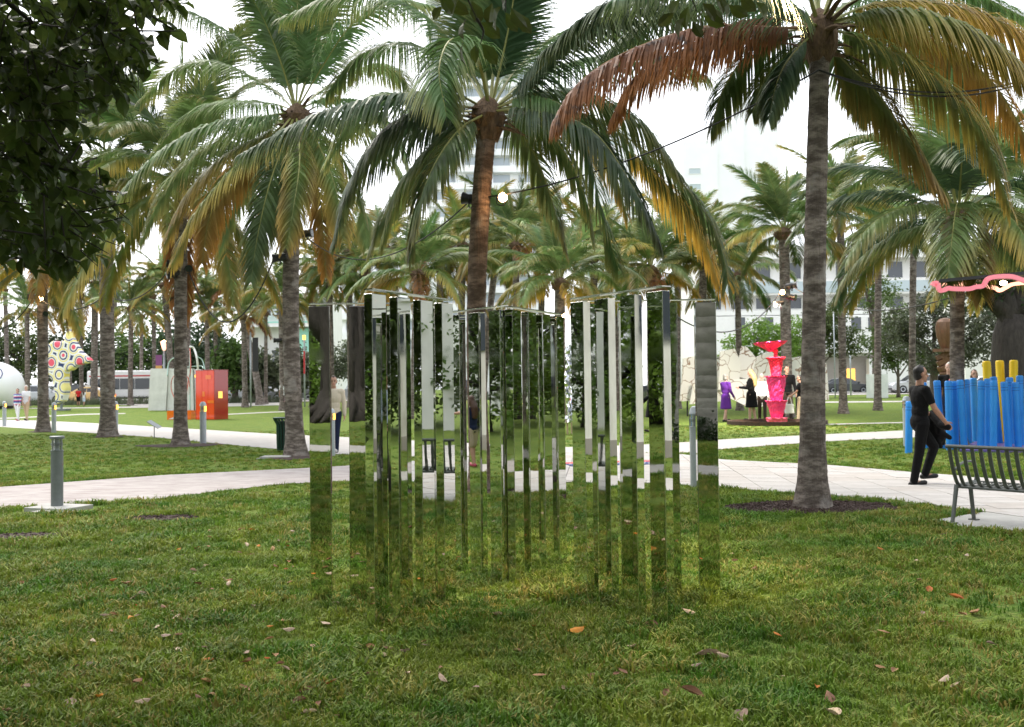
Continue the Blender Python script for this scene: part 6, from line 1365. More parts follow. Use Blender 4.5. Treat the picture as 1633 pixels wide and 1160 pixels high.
def cap(mb, a, ra, b, rb, n=10):
    a, b = Vector(a), Vector(b); t = (b - a)
    if t.length < 1e-6: t = Vector((0, 0, 1))
    L = t.length; t = t / L; pts, rad = [], []
    for i in range(4): an = -PI / 2 + PI / 2 * i / 3; pts.append(a + t * ra * math.sin(an)); rad.append(max(ra * math.cos(an), ra * .03))
    for i in range(1, 4): an = PI / 2 * i / 3; pts.append(b + t * rb * math.sin(an)); rad.append(max(rb * math.cos(an), rb * .03))
    pts.insert(4, b); rad.insert(4, rb); mb.tube(pts, rad, n)
def chain(mb, pts, rad, n=10):
    for i in range(len(pts) - 1): cap(mb, pts[i], rad[i], pts[i + 1], rad[i + 1], n)
def figure(label, base, face, H=1.72, skin='skin', hair='hair_brown', hair_style='short', top='cloth_white', sleeve='short', bottom='cloth_khaki', leg='long', shoes='shoe_dark',
           legs=((8, 5), (-8, 8)), arms=((10, 8, 15), (-10, 8, 15)), lean=0, yaw=0, nod=0, vox=.016, coat=None, width=1.0, group=None, female=False, fingers=True, cat='person'):
    """a person: one continuous body, with clothes, hair and shoes over it. legs: (thigh swing, knee bend); arms: (swing, out, elbow bend)"""
    t = thing('person', label, cat, base, R(face), group); s = H / 1.72
    def V(x, y, z): return Vector((x * s, y * s, z * s))
    hipz = .90; sh = (.165 if female else .185) * width; hw = .088
    ln = R(lean)
    def up(p):  # lean the trunk forward from the hips
        q = p - V(0, 0, hipz); return Vector((q.x, q.y * math.cos(ln) + q.z * math.sin(ln), -q.y * math.sin(ln) + q.z * math.cos(ln))) + V(0, 0, hipz)
    J = {}
    low = 9
    for sd, (th, kn) in zip((-1, 1), legs):
        h = V(sd * hw, 0, hipz); a = R(th); k_ = h + Vector((0, math.sin(a), -math.cos(a))) * .415 * s; a2 = R(th - kn); an = k_ + Vector((0, math.sin(a2), -math.cos(a2))) * .405 * s
        f = R(max(-35, min(15, (th - kn) * .6))); toe = an + Vector((0, math.cos(f), -.055 + math.sin(f) * 1.0)).normalized() * .16 * s; heel = an + Vector((0, -.045 * s, -.05 * s))
        J[sd] = (h, k_, an, toe, heel); low = min(low, an.z - .075 * s, toe.z - .03 * s)
    dz = Vector((0, 0, -low)); J = {q: tuple(p + dz for p in w_) for q, w_ in J.items()}
    pel, waist, chest, neck = V(0, 0, .93) + dz, up(V(0, .005, 1.08)) + dz, up(V(0, .01, 1.27)) + dz, up(V(0, -.005, 1.45)) + dz
    head = up(V(0, .02, 1.60)) + dz
    hm = Matrix.Rotation(R(yaw), 3, 'Z') @ Matrix.Rotation(R(-nod - lean * .3), 3, 'X')
    tm = Matrix.Rotation(-ln, 3, 'X')
    A = {}
    for sd, (sw, out, el) in zip((-1, 1), arms):
        so = up(V(sd * sh, 0, 1.385)) + dz; a = R(sw); o_ = R(out); ud = Vector((sd * math.sin(o_), math.sin(a) * math.cos(o_), -math.cos(a) * math.cos(o_))); eb = so + ud * .285 * s
        a2 = R(sw + el); fd = Vector((sd * math.sin(o_ * .3), math.sin(a2), -math.cos(a2))).normalized(); wr = eb + fd * .245 * s; A[sd] = (so, eb, wr, fd)
    B = MB()
    def ell(mb, c, rx, ry, rz, M3=None): mb.ball(c, (rx * s, ry * s, rz * s), 14, 9, M3)
    # trunk, neck, head
    def torso(mb, g, w_=1.0):
        ell(mb, pel, (.155 + g) * w_, .115 + g, .13 + g, tm); ell(mb, waist, (.138 + g) * w_, .098 + g, .15 + g, tm); ell(mb, chest, (.168 + g) * width, .112 + g, .19 + g, tm)
        for sd in (-1, 1): cap(mb, chest + tm @ V(sd * .07, 0, .10), (.07 + g) * s, A[sd][0], (.058 + g) * s)
        if female: ell(mb, chest + tm @ V(0, .075, .02), .12 + g, .06 + g, .06 + g, tm)
    torso(B, 0)
    cap(B, neck - V(0, 0, .06), .062 * s, neck + (head - neck) * .5, .053 * s)
    hh = head + hm @ V(0, 0, .01); ell(B, hh + hm @ V(0, -.008, .035), .074, .092, .088, hm); ell(B, hh + hm @ V(0, .022, -.045), .056, .062, .070, hm); cap(B, hh + hm @ V(0, .05, -.085), .026 * s, hh + hm @ V(0, .066, -.092), .022 * s)
    cap(B, hh + hm @ V(0, .082, .012), .010 * s, hh + hm @ V(0, .100, -.022), .015 * s)
    for sd in (-1, 1): ell(B, hh + hm @ V(sd * .076, -.008, -.004), .012, .022, .032, hm)
    for sd in (-1, 1):
        h, k_, an, toe, heel = J[sd]; cap(B, h, .082 * s, k_, .052 * s); cap(B, k_, .052 * s, k_.lerp(an, .3), .054 * s); cap(B, k_.lerp(an, .3), .054 * s, an, .036 * s); cap(B, an + V(0, 0, -.03), .036 * s, toe, .028 * s)
        so, eb, wr, fd = A[sd]; cap(B, so, .052 * s, eb, .040 * s); cap(B, eb, .040 * s, eb.lerp(wr, .25), .041 * s); cap(B, eb.lerp(wr, .25), .041 * s, wr, .027 * s)
        sdv = Vector((sd, 0, 0)); fw = fd.cross(sdv).normalized() * (1 if sd > 0 else -1)
        if fw.y < 0: fw = -fw
        kn_ = wr + fd * .085 * s; B.ball(wr.lerp(kn_, .55), (.022 * s, .04 * s, .05 * s), 10, 7, Matrix((sdv, fw, -fd)).transposed())
        for q, (off, ln_) in enumerate(((.030, .072), (.010, .082), (-.011, .076), (-.030, .058))):
            r0 = kn_ - fd * .012 * s + fw * off * s; m1 = r0 + fd * ln_ * .5 * s - sdv * .008 * s; m2 = m1 + (fd * .8 - sdv * .6).normalized() * ln_ * .5 * s; chain(B, [r0, m1, m2], [.0095 * s, .0085 * s, .007 * s], 7)
        th0 = wr + fd * .025 * s + fw * .028 * s; m1 = th0 + (fd * .6 + fw * .75).normalized() * .038 * s; chain(B, [th0, m1, m1 + (fd * .9 + fw * .2).normalized() * .032 * s], [.012 * s, .0105 * s, .008 * s], 7)
    remesh(B, 'body', skin, t, vox * .75, 2, .4)
    # clothes
    if top:
        T = MB(); torso(T, .014, 1.0); cap(T, neck - V(0, 0, .075), .072 * s, neck - V(0, 0, .035), .066 * s)
        for sd in (-1, 1):
            so, eb, wr, fd = A[sd]
            if sleeve == 'short': cap(T, so, .066 * s, so.lerp(eb, .62), .058 * s)
            elif sleeve == 'long': chain(T, [so, eb, wr - fd * .01 * s], [.066 * s, .056 * s, .044 * s])
        remesh(T, 'shirt' if not coat else 'jacket', top, t, vox, 3)
    Lg = MB()
    if leg in ('long', 'short'):
        ell(Lg, pel + V(0, 0, -.01), .166, .128, .125)
        for sd in (-1, 1):
            h, k_, an, toe, heel = J[sd]
            if leg == 'long': chain(Lg, [h, k_, an + (an - k_).normalized() * .02 * s], [.098 * s, .07 * s, .056 * s])
            else: cap(Lg, h, .10 * s, h.lerp(k_, .88), .092 * s)
        remesh(Lg, 'trousers' if leg == 'long' else 'shorts', bottom, t, vox, 3)
    elif leg in ('skirt', 'dress'):
        z1 = (.46 if leg == 'skirt' else .30) * s; ell(Lg, pel, .168, .128, .14)
        Lg.lathe([(.10 * s, pel.z + .10 * s), (.150 * s, pel.z + .05 * s), (.165 * s, pel.z), (.18 * s, pel.z * .6 + z1 * .4), (.205 * s, z1 + .02), (.19 * s, z1)], 18)
        remesh(Lg, 'skirt', bottom, t, vox, 4)
    for sd in (-1, 1):
        h, k_, an, toe, heel = J[sd]; S = MB(); cap(S, heel, .040 * s, toe, .036 * s); cap(S, an + V(0, 0, -.03), .044 * s, heel, .040 * s); remesh(S, 'shoe', shoes, t, vox * .8, 2)
    Hr = MB()
    if hair_style != 'bald':
        ell(Hr, hh + hm @ V(0, -.026, .045), .079, .090, .086, hm); cap(Hr, hh + hm @ V(0, .035, .100), .026 * s, hh + hm @ V(0, -.02, .115), .032 * s)
        ell(Hr, hh + hm @ V(0, -.045, -.01), .074, .065, .075, hm)
        if hair_style == 'bob': ell(Hr, hh + hm @ V(0, -.035, -.05), .095, .075, .085, hm)
        if hair_style == 'long':
            ell(Hr, hh + hm @ V(0, -.03, -.03), .098, .085, .10, hm); chain(Hr, [hh + hm @ V(0, -.06, -.05), neck + V(0, -.10, -.02), neck + V(0, -.115, -.22)], [.09 * s, .10 * s, .075 * s])
        if hair_style == 'bun': ell(Hr, hh + hm @ V(0, -.115, .04), .045, .045, .045, hm)
        remesh(Hr, 'hair', hair, t, vox * .8, 2)
    for sd in (-1, 1):
        E = MB(); E.ball(hh + hm @ V(sd * .031, .072, .008), (.011 * s, .008 * s, .008 * s), 8, 6); E.build('eye', 'black', t, smooth=True)
    E = MB(); cap(E, hh + hm @ V(-.022, .078, -.052), .005 * s, hh + hm @ V(.022, .078, -.052), .005 * s, 6); E.build('mouth', 'cloth_brown' if False else 'cloth_pink', t)
    for sd in (-1, 1): E = MB(); cap(E, hh + hm @ V(sd * .018, .079, .028), .005 * s, hh + hm @ V(sd * .046, .068, .030), .004 * s, 6); E.build('eyebrow', hair, t)
    return t, A, J, hh
def who(px, pyb, pyt, label, face, **kw):
    b = G(px, pyb); H = (pyb - pyt) / PXM(b.y); return figure(label, b, face, H=kw.pop('H', H), **kw)
# the man in black, striding right along the walkway with a jacket in his hands
pm, A, J, hh = who(1469, 774, 584, 'man in black shirt and trousers walking right past the bench', -88, skin='skin_tan', hair='hair_black', top='cloth_black', bottom='cloth_black', legs=((36, 56), (-8, 4)), arms=((6, 4, 66), (23, 7, 14)), vox=.011, lean=1, width=1.02)
b_ = Vector(pm.location); rz_ = Matrix.Rotation(R(-88), 3, 'Z'); hand = b_ + rz_ @ (A[-1][2] + A[-1][3] * .07); hand2 = b_ + rz_ @ (A[1][2] + A[1][3] * .05)
jk = thing('jacket', 'black jacket carried folded over the arm of the man in black', 'jacket', hand); mb = MB(); q = Vector((0, 0, 0)); jr = random.Random(3)
for i in range(9):
    a = q + Vector((jr.uniform(-.06, .06), jr.uniform(-.05, .07), .02 - i * .004)); chain(mb, [a, a + Vector((jr.uniform(-.05, .05), jr.uniform(-.06, .02), -.22)), a + Vector((jr.uniform(-.04, .12), jr.uniform(-.09, .03), -.46 + .025 * i))], [.045, .05, .035])
mid = (hand2 - hand); chain(mb, [Vector((-.05, 0, .03)), mid * .5 + Vector((0, 0, -.06)), mid + Vector((0, 0, -.03))], [.06, .07, .05])
remesh(mb, 'jacket_cloth', 'cloth_black', jk, .014, 3)
mb = MB(); mb.lathe([(.0, 0), (.001, .001)], 4); 
# man in a cream jacket behind the left mirrors
who(533, 722, 600, 'young man in cream jacket and navy trousers walking behind the first mirror slabs', 176, hair='hair_brown', top='cloth_cream', sleeve='long', bottom='cloth_navy', shoes='shoe_white', legs=((14, 6), (-12, 14)), arms=((-8, 8, 12), (10, 8, 14)), vox=.014, coat=True, yaw=12)
who(616, 763, 597, 'man in pale blue shirt and black trousers half hidden behind the left mirrors', 150, skin='skin_tan', hair='hair_black', top='cloth_lblue', sleeve='long', bottom='cloth_black', legs=((4, 2), (-4, 3)), arms=((6, 8, 30), (8, 8, 20)), vox=.013)
who(760, 866, 645, 'person in black trousers and blue shoes between two middle mirror slabs', 170, H=1.36, hair='hair_black', top='cloth_black', sleeve='long', bottom='cloth_black', shoes='cloth_blue', legs=((3, 2), (-3, 2)), arms=((4, 4, 8), (4, 4, 8)), vox=.012) if False else None
who(1041, 690, 600, 'woman in black coat seen between two right hand mirror slabs', 90, hair='hair_black', hair_style='bob', top='cloth_black', sleeve='long', bottom='cloth_black', leg='skirt', arms=((20, 6, 40), (14, 6, 30)), female=True)
# group round the pink tower
who(1158, 673, 597, 'grey haired woman in a purple coat beside the last mirror slab', -60, skin='skin_pale', hair='hair_grey', hair_style='bob', top='cloth_purple', sleeve='long', bottom='cloth_purple', leg='skirt', female=True, coat=True, width=1.1, arms=((12, 6, 30), (10, 6, 25)))
who(1199, 672, 590, 'blond woman in a black dress looking at a leaflet by the pink tower', 62, skin='skin_pale', hair='hair_blond', hair_style='long', top='cloth_black', sleeve='long', bottom='cloth_black', leg='skirt', female=True, arms=((20, 4, 75), (24, 4, 70)), nod=10, legs=((4, 2), (-5, 4)))
who(1216, 671, 597, 'white haired person in white blouse and brown trousers left of the pink tower', 170, skin='skin_pale', hair='hair_white', hair_style='bob', top='cloth_white', sleeve='long', bottom='cloth_brown', female=True, arms=((6, 8, 14), (6, 8, 14)))
who(1256, 671, 584, 'man in a dark suit right behind the pink tower', -176, hair='hair_black', top='cloth_black', sleeve='long', bottom='cloth_brown', coat=True, width=1.08, arms=((4, 8, 14), (4, 8, 14)))
pw, A, J, hh = who(1277, 674, 599, 'woman in black top and khaki trousers holding a white tote bag', 70, hair='hair_black', hair_style='bun', top='cloth_black', bottom='cloth_khaki', female=True, width=1.15, arms=((24, 5, 30), (28, 5, 25)))
b_ = Vector(pw.location) + Matrix.Rotation(R(70), 3, 'Z') @ (A[-1][2] + A[-1][3] * .08); bg_ = thing('tote_bag', 'white cloth tote bag hanging from the hand of the woman in black top', 'bag', b_)
mb = MB(); mb.box((0, 0, -.44), (.36, .10, .36), taper=.86); o = mb.build('bag_body', 'cloth_white', bg_); bevel(o, .02)
for y_ in (-.04, .04): mb = MB(); mb.tube(crom([(-.1, y_, -.27), (-.06, y_, -.08), (0, y_ * .3, 0.01), (.06, y_, -.08), (.1, y_, -.27)], 14), .009, 6); mb.build('handle', 'cloth_white', bg_)
# visitors behind the posts: only heads and shoulders show over them
def behind(px, top_py, d, label, face, **kw):
    b = P(px, 700, d); b.z = ground_z(b.x, b.y); H = P(px, top_py, d).z - b.z; return figure(label, b, face, H=H, **kw)
behind(1516, 579, 27.5, 'white haired visitor in dark clothes behind the blue posts', 150, skin='skin_pale', hair='hair_white', top='cloth_black', sleeve='long', bottom='cloth_navy')
behind(1524, 583, 24.5, 'grey haired man in a pink shirt behind the blue posts', 80, hair='hair_grey', top='cloth_pink', bottom='cloth_navy', width=1.1)
behind(1556, 590, 25.5, 'red brown haired visitor behind the middle blue posts', 170, skin='skin_pale', hair='hair_brown', hair_style='bob', top='cloth_white', bottom='cloth_navy', female=True)
# far left strollers and children
who(42, 671, 615, 'white haired man in white shirt and tan trousers strolling at far left', 168, skin='skin_pale', hair='hair_white', top='cloth_white', bottom='cloth_tan', shoes='shoe_dark', legs=((8, 4), (-8, 8)), vox=.02)
who(28, 671.5, 620, 'woman in striped knit and white trousers strolling beside the white haired man', 172, skin='skin_pale', hair='hair_brown', top='cloth_striped', sleeve='long', bottom='cloth_white', shoes='shoe_pink', female=True, legs=((10, 6), (-10, 8)), vox=.02)
who(125, 648, 619, 'child in red shirt and black shorts near the patterned windsock', 20, skin='skin_tan', hair='hair_black', top='cloth_red', bottom='cloth_black', leg='short', vox=.026)
who(134, 648, 622, 'child in white clothes beside the child in red', -10, hair='hair_brown', hair_style='long', top='cloth_white', bottom='cloth_lblue', leg='short', female=True, vox=.026)
who(453, 655, 606, 'man in white shirt and patterned shorts walking by a palm', -165, skin='skin_tan', hair='hair_black', top='cloth_white', bottom='cloth_floral', leg='short', legs=((18, 10), (-14, 16)), vox=.02)
who(400, 640, 614, 'person in coral top and black trousers far behind the red box', -100, skin='skin_tan', hair='hair_black', top='cloth_coral', bottom='cloth_black', legs=((16, 6), (-16, 14)), vox=.03)
who(277, 643, 624, 'small far figure in pink before the bus', 160, H=1.5, hair='hair_blond', top='cloth_pink', bottom='cloth_white', leg='short', vox=.03)
b = P(1345, 624, 112); b.z = ground_z(b.x, b.y); figure('far figure in dark clothes by the lit yellow doorway', b, 180, H=1.75, hair='hair_black', top='cloth_black', sleeve='long', bottom='cloth_black', vox=.03)
# girl beyond the left of the picture, whom the mirrors repeat
figure('long haired girl in navy top, khaki shorts and pink shoes, seen in the middle mirrors', (-10.4, 11.2, .01), 30, H=1.30, hair='hair_brown', hair_style='long', top='cloth_navy', bottom='cloth_khaki', leg='short', shoes='shoe_pink', female=True, arms=((80, 10, 8), (76, 12, 10)), vox=.018)
figure('person in black standing right of the lawn, seen in the mirrors', (9.6, 6.2, .01), 80, H=1.72, hair='hair_black', top='cloth_black', sleeve='long', bottom='cloth_black', vox=.018)

# ================================================================ VEHICLES
CARC = {}
def car_paint(c):
    k_ = 'car_%s' % c
    if k_ not in M: M[k_] = mat('car_paint_' + c, {'silver': (.42, .44, .46), 'dark': (.035, .04, .05), 'white': (.72, .73, .74), 'blue': (.06, .10, .20), 'taxi': (.72, .48, .20), 'black': (.015, .015, .017), 'grey': (.16, .17, .18)}[c], .28, metal=.25, coat=.6)
    return k_
M['tail'] = mat('tail_light', (.45, .01, .01), .2, emis=(1, .05, .03), estr=.35); M['head'] = mat('head_light', (.7, .72, .75), .1)
def car(px, d, label, kind='sedan', c='silver', face=1, pitch_px=None):
    b = P(px, 640, d); b.z = ground_z(b.x, b.y) + .022; t = thing('parked_car', label, 'car', b, 0 if face > 0 else PI, 'cars along the street')
    if kind == 'suv': L, W, Hh, low, gh = 4.75, 1.86, 1.72, [(-2.37, .42), (-2.36, .98), (-2.25, 1.06), (.95, 1.06), (2.15, .94), (2.36, .74), (2.37, .40), (2.2, .28), (-2.25, .28)], [(-2.22, 1.055), (-1.98, 1.62), (-1.6, 1.70), (-.1, 1.72), (.35, 1.66), (1.15, 1.055)]
    elif kind == 'van': L, W, Hh, low, gh = 5.4, 1.95, 2.1, [(-2.7, .40), (-2.7, 1.2), (-2.6, 1.25), (1.5, 1.25), (2.5, 1.05), (2.7, .8), (2.7, .40), (2.5, .3), (-2.6, .3)], [(-2.66, 1.245), (-2.6, 2.0), (-2.4, 2.1), (.7, 2.1), (1.0, 2.0), (1.7, 1.245)]
    else: L, W, Hh, low, gh = 4.6, 1.78, 1.45, [(-2.3, .42), (-2.28, .86), (-2.15, .95), (-1.2, .97), (1.0, .94), (2.1, .80), (2.28, .64), (2.3, .38), (2.1, .24), (-2.15, .24)], [(-1.75, .955), (-1.05, 1.36), (-.7, 1.44), (.1, 1.45), (.4, 1.38), (1.15, .94)]
    cp = car_paint(c); mb = MB(); ys_ = [-W / 2, -W / 2 + .05, W / 2 - .05, W / 2]
    cx_, cz_ = 0, .62
    rings = []
    for y_, sc_ in zip(ys_, (.96, 1, 1, .96)): rings.append([(x * (sc_ * .5 + .5), y_, cz_ + (z - cz_) * sc_) for x, z in low])
    n_ = len(low); vs = [v for r_ in rings for v in r_]; fs = [(i * n_ + k_, i * n_ + (k_ + 1) % n_, (i + 1) * n_ + (k_ + 1) % n_, (i + 1) * n_ + k_) for i in range(3) for k_ in range(n_)] + [tuple(range(n_)), tuple(range(4 * n_ - 1, 3 * n_ - 1, -1))]
    mb.add(vs, fs); o = mb.build('body', cp, t); bm = bmesh.new(); bm.from_mesh(o.data); bmesh.ops.recalc_face_normals(bm, faces=bm.faces); bm.to_mesh(o.data); bm.free(); bevel(o, .05, 2); smooth_by_angle(o, 40)
    zt_ = gh[2][1]; z0_ = gh[0][1]
    def gy(z, g=0): return (W / 2 - .07) - (W * .12) * (z - z0_) / (zt_ - z0_) + g
    mb = MB(); n_ = len(gh); vs = [(x, -gy(z), z) for x, z in gh] + [(x, gy(z), z) for x, z in gh]; mb.add(vs, [tuple(range(n_)), tuple(range(2 * n_ - 1, n_ - 1, -1))] + [((i + 1) % n_, i, n_ + i, n_ + (i + 1) % n_) for i in range(n_)])
    o = mb.build('cabin', cp, t); bm = bmesh.new(); bm.from_mesh(o.data); bmesh.ops.recalc_face_normals(bm, faces=bm.faces); bm.to_mesh(o.data); bm.free(); smooth_by_angle(o, 40)
    x0_, x1_ = gh[0][0], gh[-1][0]; zl, zh = z0_ + .05, zt_ - .10
    def xe(z, i0, i1): (xa, za), (xb, zb) = gh[i0], gh[i1]; return xa + (xb - xa) * (z - za) / (zb - za)
    cuts = [.04, .36, .66, .96] if kind != 'sedan' else [.05, .5, .95]
    for sd in (-1, 1):
        for a, b2 in zip(cuts, cuts[1:]):
            q = []
            for u, z in ((a + .012, zl), (b2 - .012, zl), (b2 - .012, zh), (a + .012, zh)):
                xl, xr = xe(z, 0, 1) + .1, xe(z, -1, -2) - .12; q.append((xl + (xr - xl) * u, sd * gy(z, .006), z))
            m1 = MB(); m1.add(q + [(x, y - sd * .02, z) for x, y, z in q], [(0, 1, 2, 3), (0, 4, 5, 1), (1, 5, 6, 2), (2, 6, 7, 3), (3, 7, 4, 0)]); m1.build('side_window', 'glass_dark', t)
    for i0, i1 in ((0, 1), (-1, -2)):
        q = []
        for sd, z in ((-1, zl), (1, zl), (1, zh + .02), (-1, zh + .02)): q.append((xe(z, i0, i1) + (-.008 if i0 == 0 else .008), sd * (gy(z) - .10), z))
        m1 = MB(); m1.add(q, [(0, 1, 2, 3)]); m1.build('windscreen' if i0 == -1 else 'rear_window', 'glass_dark', t)
    wr_ = .33 if kind == 'sedan' else .37
    for wx in (-L * .30, L * .305):
        for sd in (-1, 1):
            m1 = MB(); m1.lathe([(wr_ * .62, -.11), (wr_ * .95, -.11), (wr_, -.07), (wr_, .07), (wr_ * .95, .11), (wr_ * .62, .11)], 20); wh = m1.build('wheel', 'rubber', t); wh.location = (wx, sd * (W / 2 - .09), wr_ - .01); wh.rotation_euler = (R(90), 0, 0)
            m1 = MB(); m1.lathe([(.02, -.10), (wr_ * .6, -.116), (wr_ * .6, .116), (.02, .10)], 14); m1.build('rim', 'steel_light', wh)
            m1 = MB(); m1.lathe([(wr_ * 1.16, -.02), (wr_ * 1.16, .02)], 18); a_ = m1.build('wheel_arch', 'rubber', t); a_.location = (wx, sd * (W / 2 - .035), wr_ + .02); a_.rotation_euler = (R(90), 0, 0)
    zz_ = low[1][1] - .16
    for sd in (-1, 1):
        m1 = MB(); m1.box((-L / 2 + .04, sd * (W / 2 - .2), zz_), (.09, .32, .15)); m1.build('tail_light', 'tail', t)
        m1 = MB(); m1.box((L / 2 - .14, sd * (W / 2 - .24), zz_ - .16), (.22, .32, .13)); m1.build('headlight', 'head', t)
        m1 = MB(); m1.box((x1_ - .15, sd * (W / 2 + .06), z0_ + .08), (.12, .2, .13)); m1.build('side_mirror', cp, t)
    m1 = MB(); m1.box((L / 2 - .03, 0, .42), (.1, W * .8, .12)); m1.build('bumper', 'rubber', t)
    return t
car(1348, 93, 'dark sedan parked right of the near palm trunk', 'sedan', 'dark', 1)
car(1460, 89, 'silver sport utility car behind the head of the man in black', 'suv', 'silver', -1)
car(1575, 93, 'white sedan half hidden behind the blue and yellow posts', 'sedan', 'white', 1)
car(72, 93, 'pale silver car right of the strolling couple', 'suv', 'silver', 1)
car(132, 94, 'dark sport utility car behind the patterned windsock', 'suv', 'black', 1)
tx = car(138, 88.2, 'orange and white taxi in front of the dark sport utility car', 'sedan', 'taxi', -1)
mb = MB(); mb.box((-.2, 0, 1.51), (.5, .3, .12)); mb.build('roof_sign', 'white_paint', tx)
car(375, 93, 'silver sedan just right of the red box', 'sedan', 'silver', 1)
car(412, 94, 'dark sedan behind the white pole', 'sedan', 'dark', 1)
car(440, 99, 'white van behind the man in patterned shorts', 'van', 'white', 1)
car(470, 90, 'blue grey sedan nosing left behind the tall grey palm', 'sedan', 'grey', -1)
car(592, 93, 'silver sport utility car seen behind the left mirror corner', 'suv', 'silver', 1)
car(655, 94, 'grey sedan behind the left mirror corner', 'sedan', 'grey', 1)
car(730, 93, 'dark sport utility car between the left and middle mirrors', 'suv', 'dark', -1)
car(798, 92, 'white sport utility car behind the middle mirror corner', 'suv', 'white', -1)
car(884, 92, 'silver sport utility car left of the foil banner', 'suv', 'silver', 1)
car(936, 92, 'dark grey car right of the foil banner', 'suv', 'grey', 1)
car(985, 94, 'black sport utility car behind the right mirror corner', 'suv', 'black', -1)
car(1060, 93, 'red tail lit sedan left of the white cut panels', 'sedan', 'dark', 1)
# bus
b = P(236, 640, 98); xl = P(150, 640, 98).x; xr = P(324, 640, 98).x; b.x = (xl + xr) / 2; b.z = ground_z(b.x, b.y) + .03; bs_ = thing('city_bus', 'long white city bus with dark windows and a red stripe', 'bus', b); L = xr - xl + .4; H = 3.05; W = 2.5
mb = MB(); mb.box((0, 0, .42 + (H - .42) / 2), (L, W, H - .42)); o = mb.build('body', 'white_paint', bs_); bevel(o, .16, 3)
mb = MB(); mb.box((0, 0, .36), (L - .3, W - .1, .14)); mb.build('skirt', 'rubber', bs_)
nw = 7
for k_ in range(nw):
    for sd in (-1, 1):
        mb = MB(); mb.box((-L / 2 + .3 + (L - .9) * (k_ + .5) / nw, sd * (W / 2 + .004), 1.75), ((L - .9) / nw - .05, .03, 1.05)); mb.build('window', 'glass_dark', bs_)
M['bus_red'] = mat('bus_red_stripe', (.5, .06, .06), .4)
for sd in (-1, 1):
    mb = MB(); mb.box((0, sd * (W / 2 + .003), 2.52), (L - .5, .02, .14)); mb.build('stripe', 'bus_red', bs_)
    for wx in (-L * .32, L * .30):
        m1 = MB(); m1.lathe([(.28, -.14), (.48, -.14), (.5, 0), (.48, .14), (.28, .14)], 18); wh = m1.build('wheel', 'rubber', bs_); wh.location = (wx, sd * (W / 2 - .12), .49); wh.rotation_euler = (R(90), 0, 0); m1 = MB(); m1.lathe([(.02, -.13), (.28, -.15), (.28, .15), (.02, .13)], 12); m1.build('rim', 'steel_light', wh)
mb = MB(); mb.box((L / 2 + .003, 0, 1.65), (.03, W - .3, 1.25)); mb.build('windscreen', 'glass_dark', bs_); mb = MB(); mb.box((L / 2 - .9, -W / 2 - .01, 2.42), (1.4, .03, .26)); mb.build('lit_display', 'lamp_amber', bs_)

# ================================================================ LAMPS ON THE PALMS, CABLES
def flood(p, aim, label, lit=False, s=1.0, energy=0, spot=70):
    t = thing('floodlight', label, 'floodlight', p, 0, 'floodlights strapped to the palms'); a = Vector(aim).normalized(); m3 = a.to_track_quat('Y', 'Z').to_matrix().to_4x4()
    mb = MB(); L = .34 * s; vs = [m3 @ Vector(v) for v in ()]
    mb.tube([m3 @ Vector((0, -L * .5, 0)), m3 @ Vector((0, -L * .42, 0)), m3 @ Vector((0, L * .2, 0)), m3 @ Vector((0, L * .5, 0))], [.06 * s, .085 * s, .085 * s, .115 * s], 14); o = mb.build('housing', 'black', t); smooth_by_angle(o, 40)
    mb = MB(); mb.tube([m3 @ Vector((0, L * .505, 0)), m3 @ Vector((0, L * .52, 0))], [.095 * s, .095 * s], 14); mb.build('lens', 'lamp_warm' if lit else 'glass_dark', t)
    mb = MB()
    for q in (-.1, .0, .1): mb.tube([m3 @ Vector((0, L * q - .008, 0)), m3 @ Vector((0, L * q + .008, 0))], [.094 * s] * 2, 14)
    mb.build('cooling_ring', 'black', t)
    mb = MB(); mb.tube(crom([m3 @ Vector((.10 * s, 0, 0)), m3 @ Vector((.08 * s, 0, -.14 * s)), m3 @ Vector((-.08 * s, 0, -.14 * s)), m3 @ Vector((-.10 * s, 0, 0))], 10), .013 * s, 5); mb.build('bracket', 'black', t)
    if energy:
        add_light('floodlight_glow', m3 @ Vector((0, L * .62, 0)), energy, (1, .58, .26), .09, t)
        l_ = bpy.data.objects[-1] if False else None
    return t
_al = add_light
def add_light(name, loc, energy, color, size, parent=None):
    o = _al(name, loc, energy, color, size); 
    if parent is not None: o.parent = parent
    return o
d2_ = G(768, 782).y; d3_ = G(472, 729).y
flood(P(799, 316, d2_ - .12), (.25, -1, -.12), 'lit floodlight glaring towards the viewer on the middle palm', True, .66, 9)
flood(P(752, 318, d2_ + .1), (-1, .3, .2), 'dark floodlight on the left side of the middle palm', False, .8)
flood(P(455, 380, d3_ - .25), (-1, -.3, -.1), 'upper left floodlight on the tall grey palm', False, 1.0)
flood(P(487, 373, d3_ - .2), (1, -.2, .1), 'upper right floodlight on the tall grey palm', False, .9)
flood(P(446, 411, d3_ - .25), (-1, -.2, -.15), 'lower floodlight on the tall grey palm', False, .9)
d4_ = G(288, 711).y
flood(P(277, 422, d4_ - .2), (-1, -.2, .1), 'upper left floodlight on the palm between slabs and trash can', False, 1.0); flood(P(300, 428, d4_ - .2), (.5, -1, -.2), 'right floodlight on the palm between slabs and trash can', False, .9); flood(P(276, 437, d4_ - .2), (-.9, -.4, -.3), 'lower left floodlight on the palm between slabs and trash can', False, 1.0)
d6_ = G(69, 689).y
flood(P(67, 476, d6_ - .3), (.1, -1, -.15), 'lit floodlight on the palm beside the strolling couple', True, .9, 14); flood(P(53, 474, d6_ - .2), (-1, -.2, 0), 'dark floodlight left of the lit one at far left', False, 1.1); flood(P(72, 500, d6_ - .25), (.6, -1, -.2), 'dark floodlight under the lit one at far left', False, .9)
d8_ = G(1255, 678).y
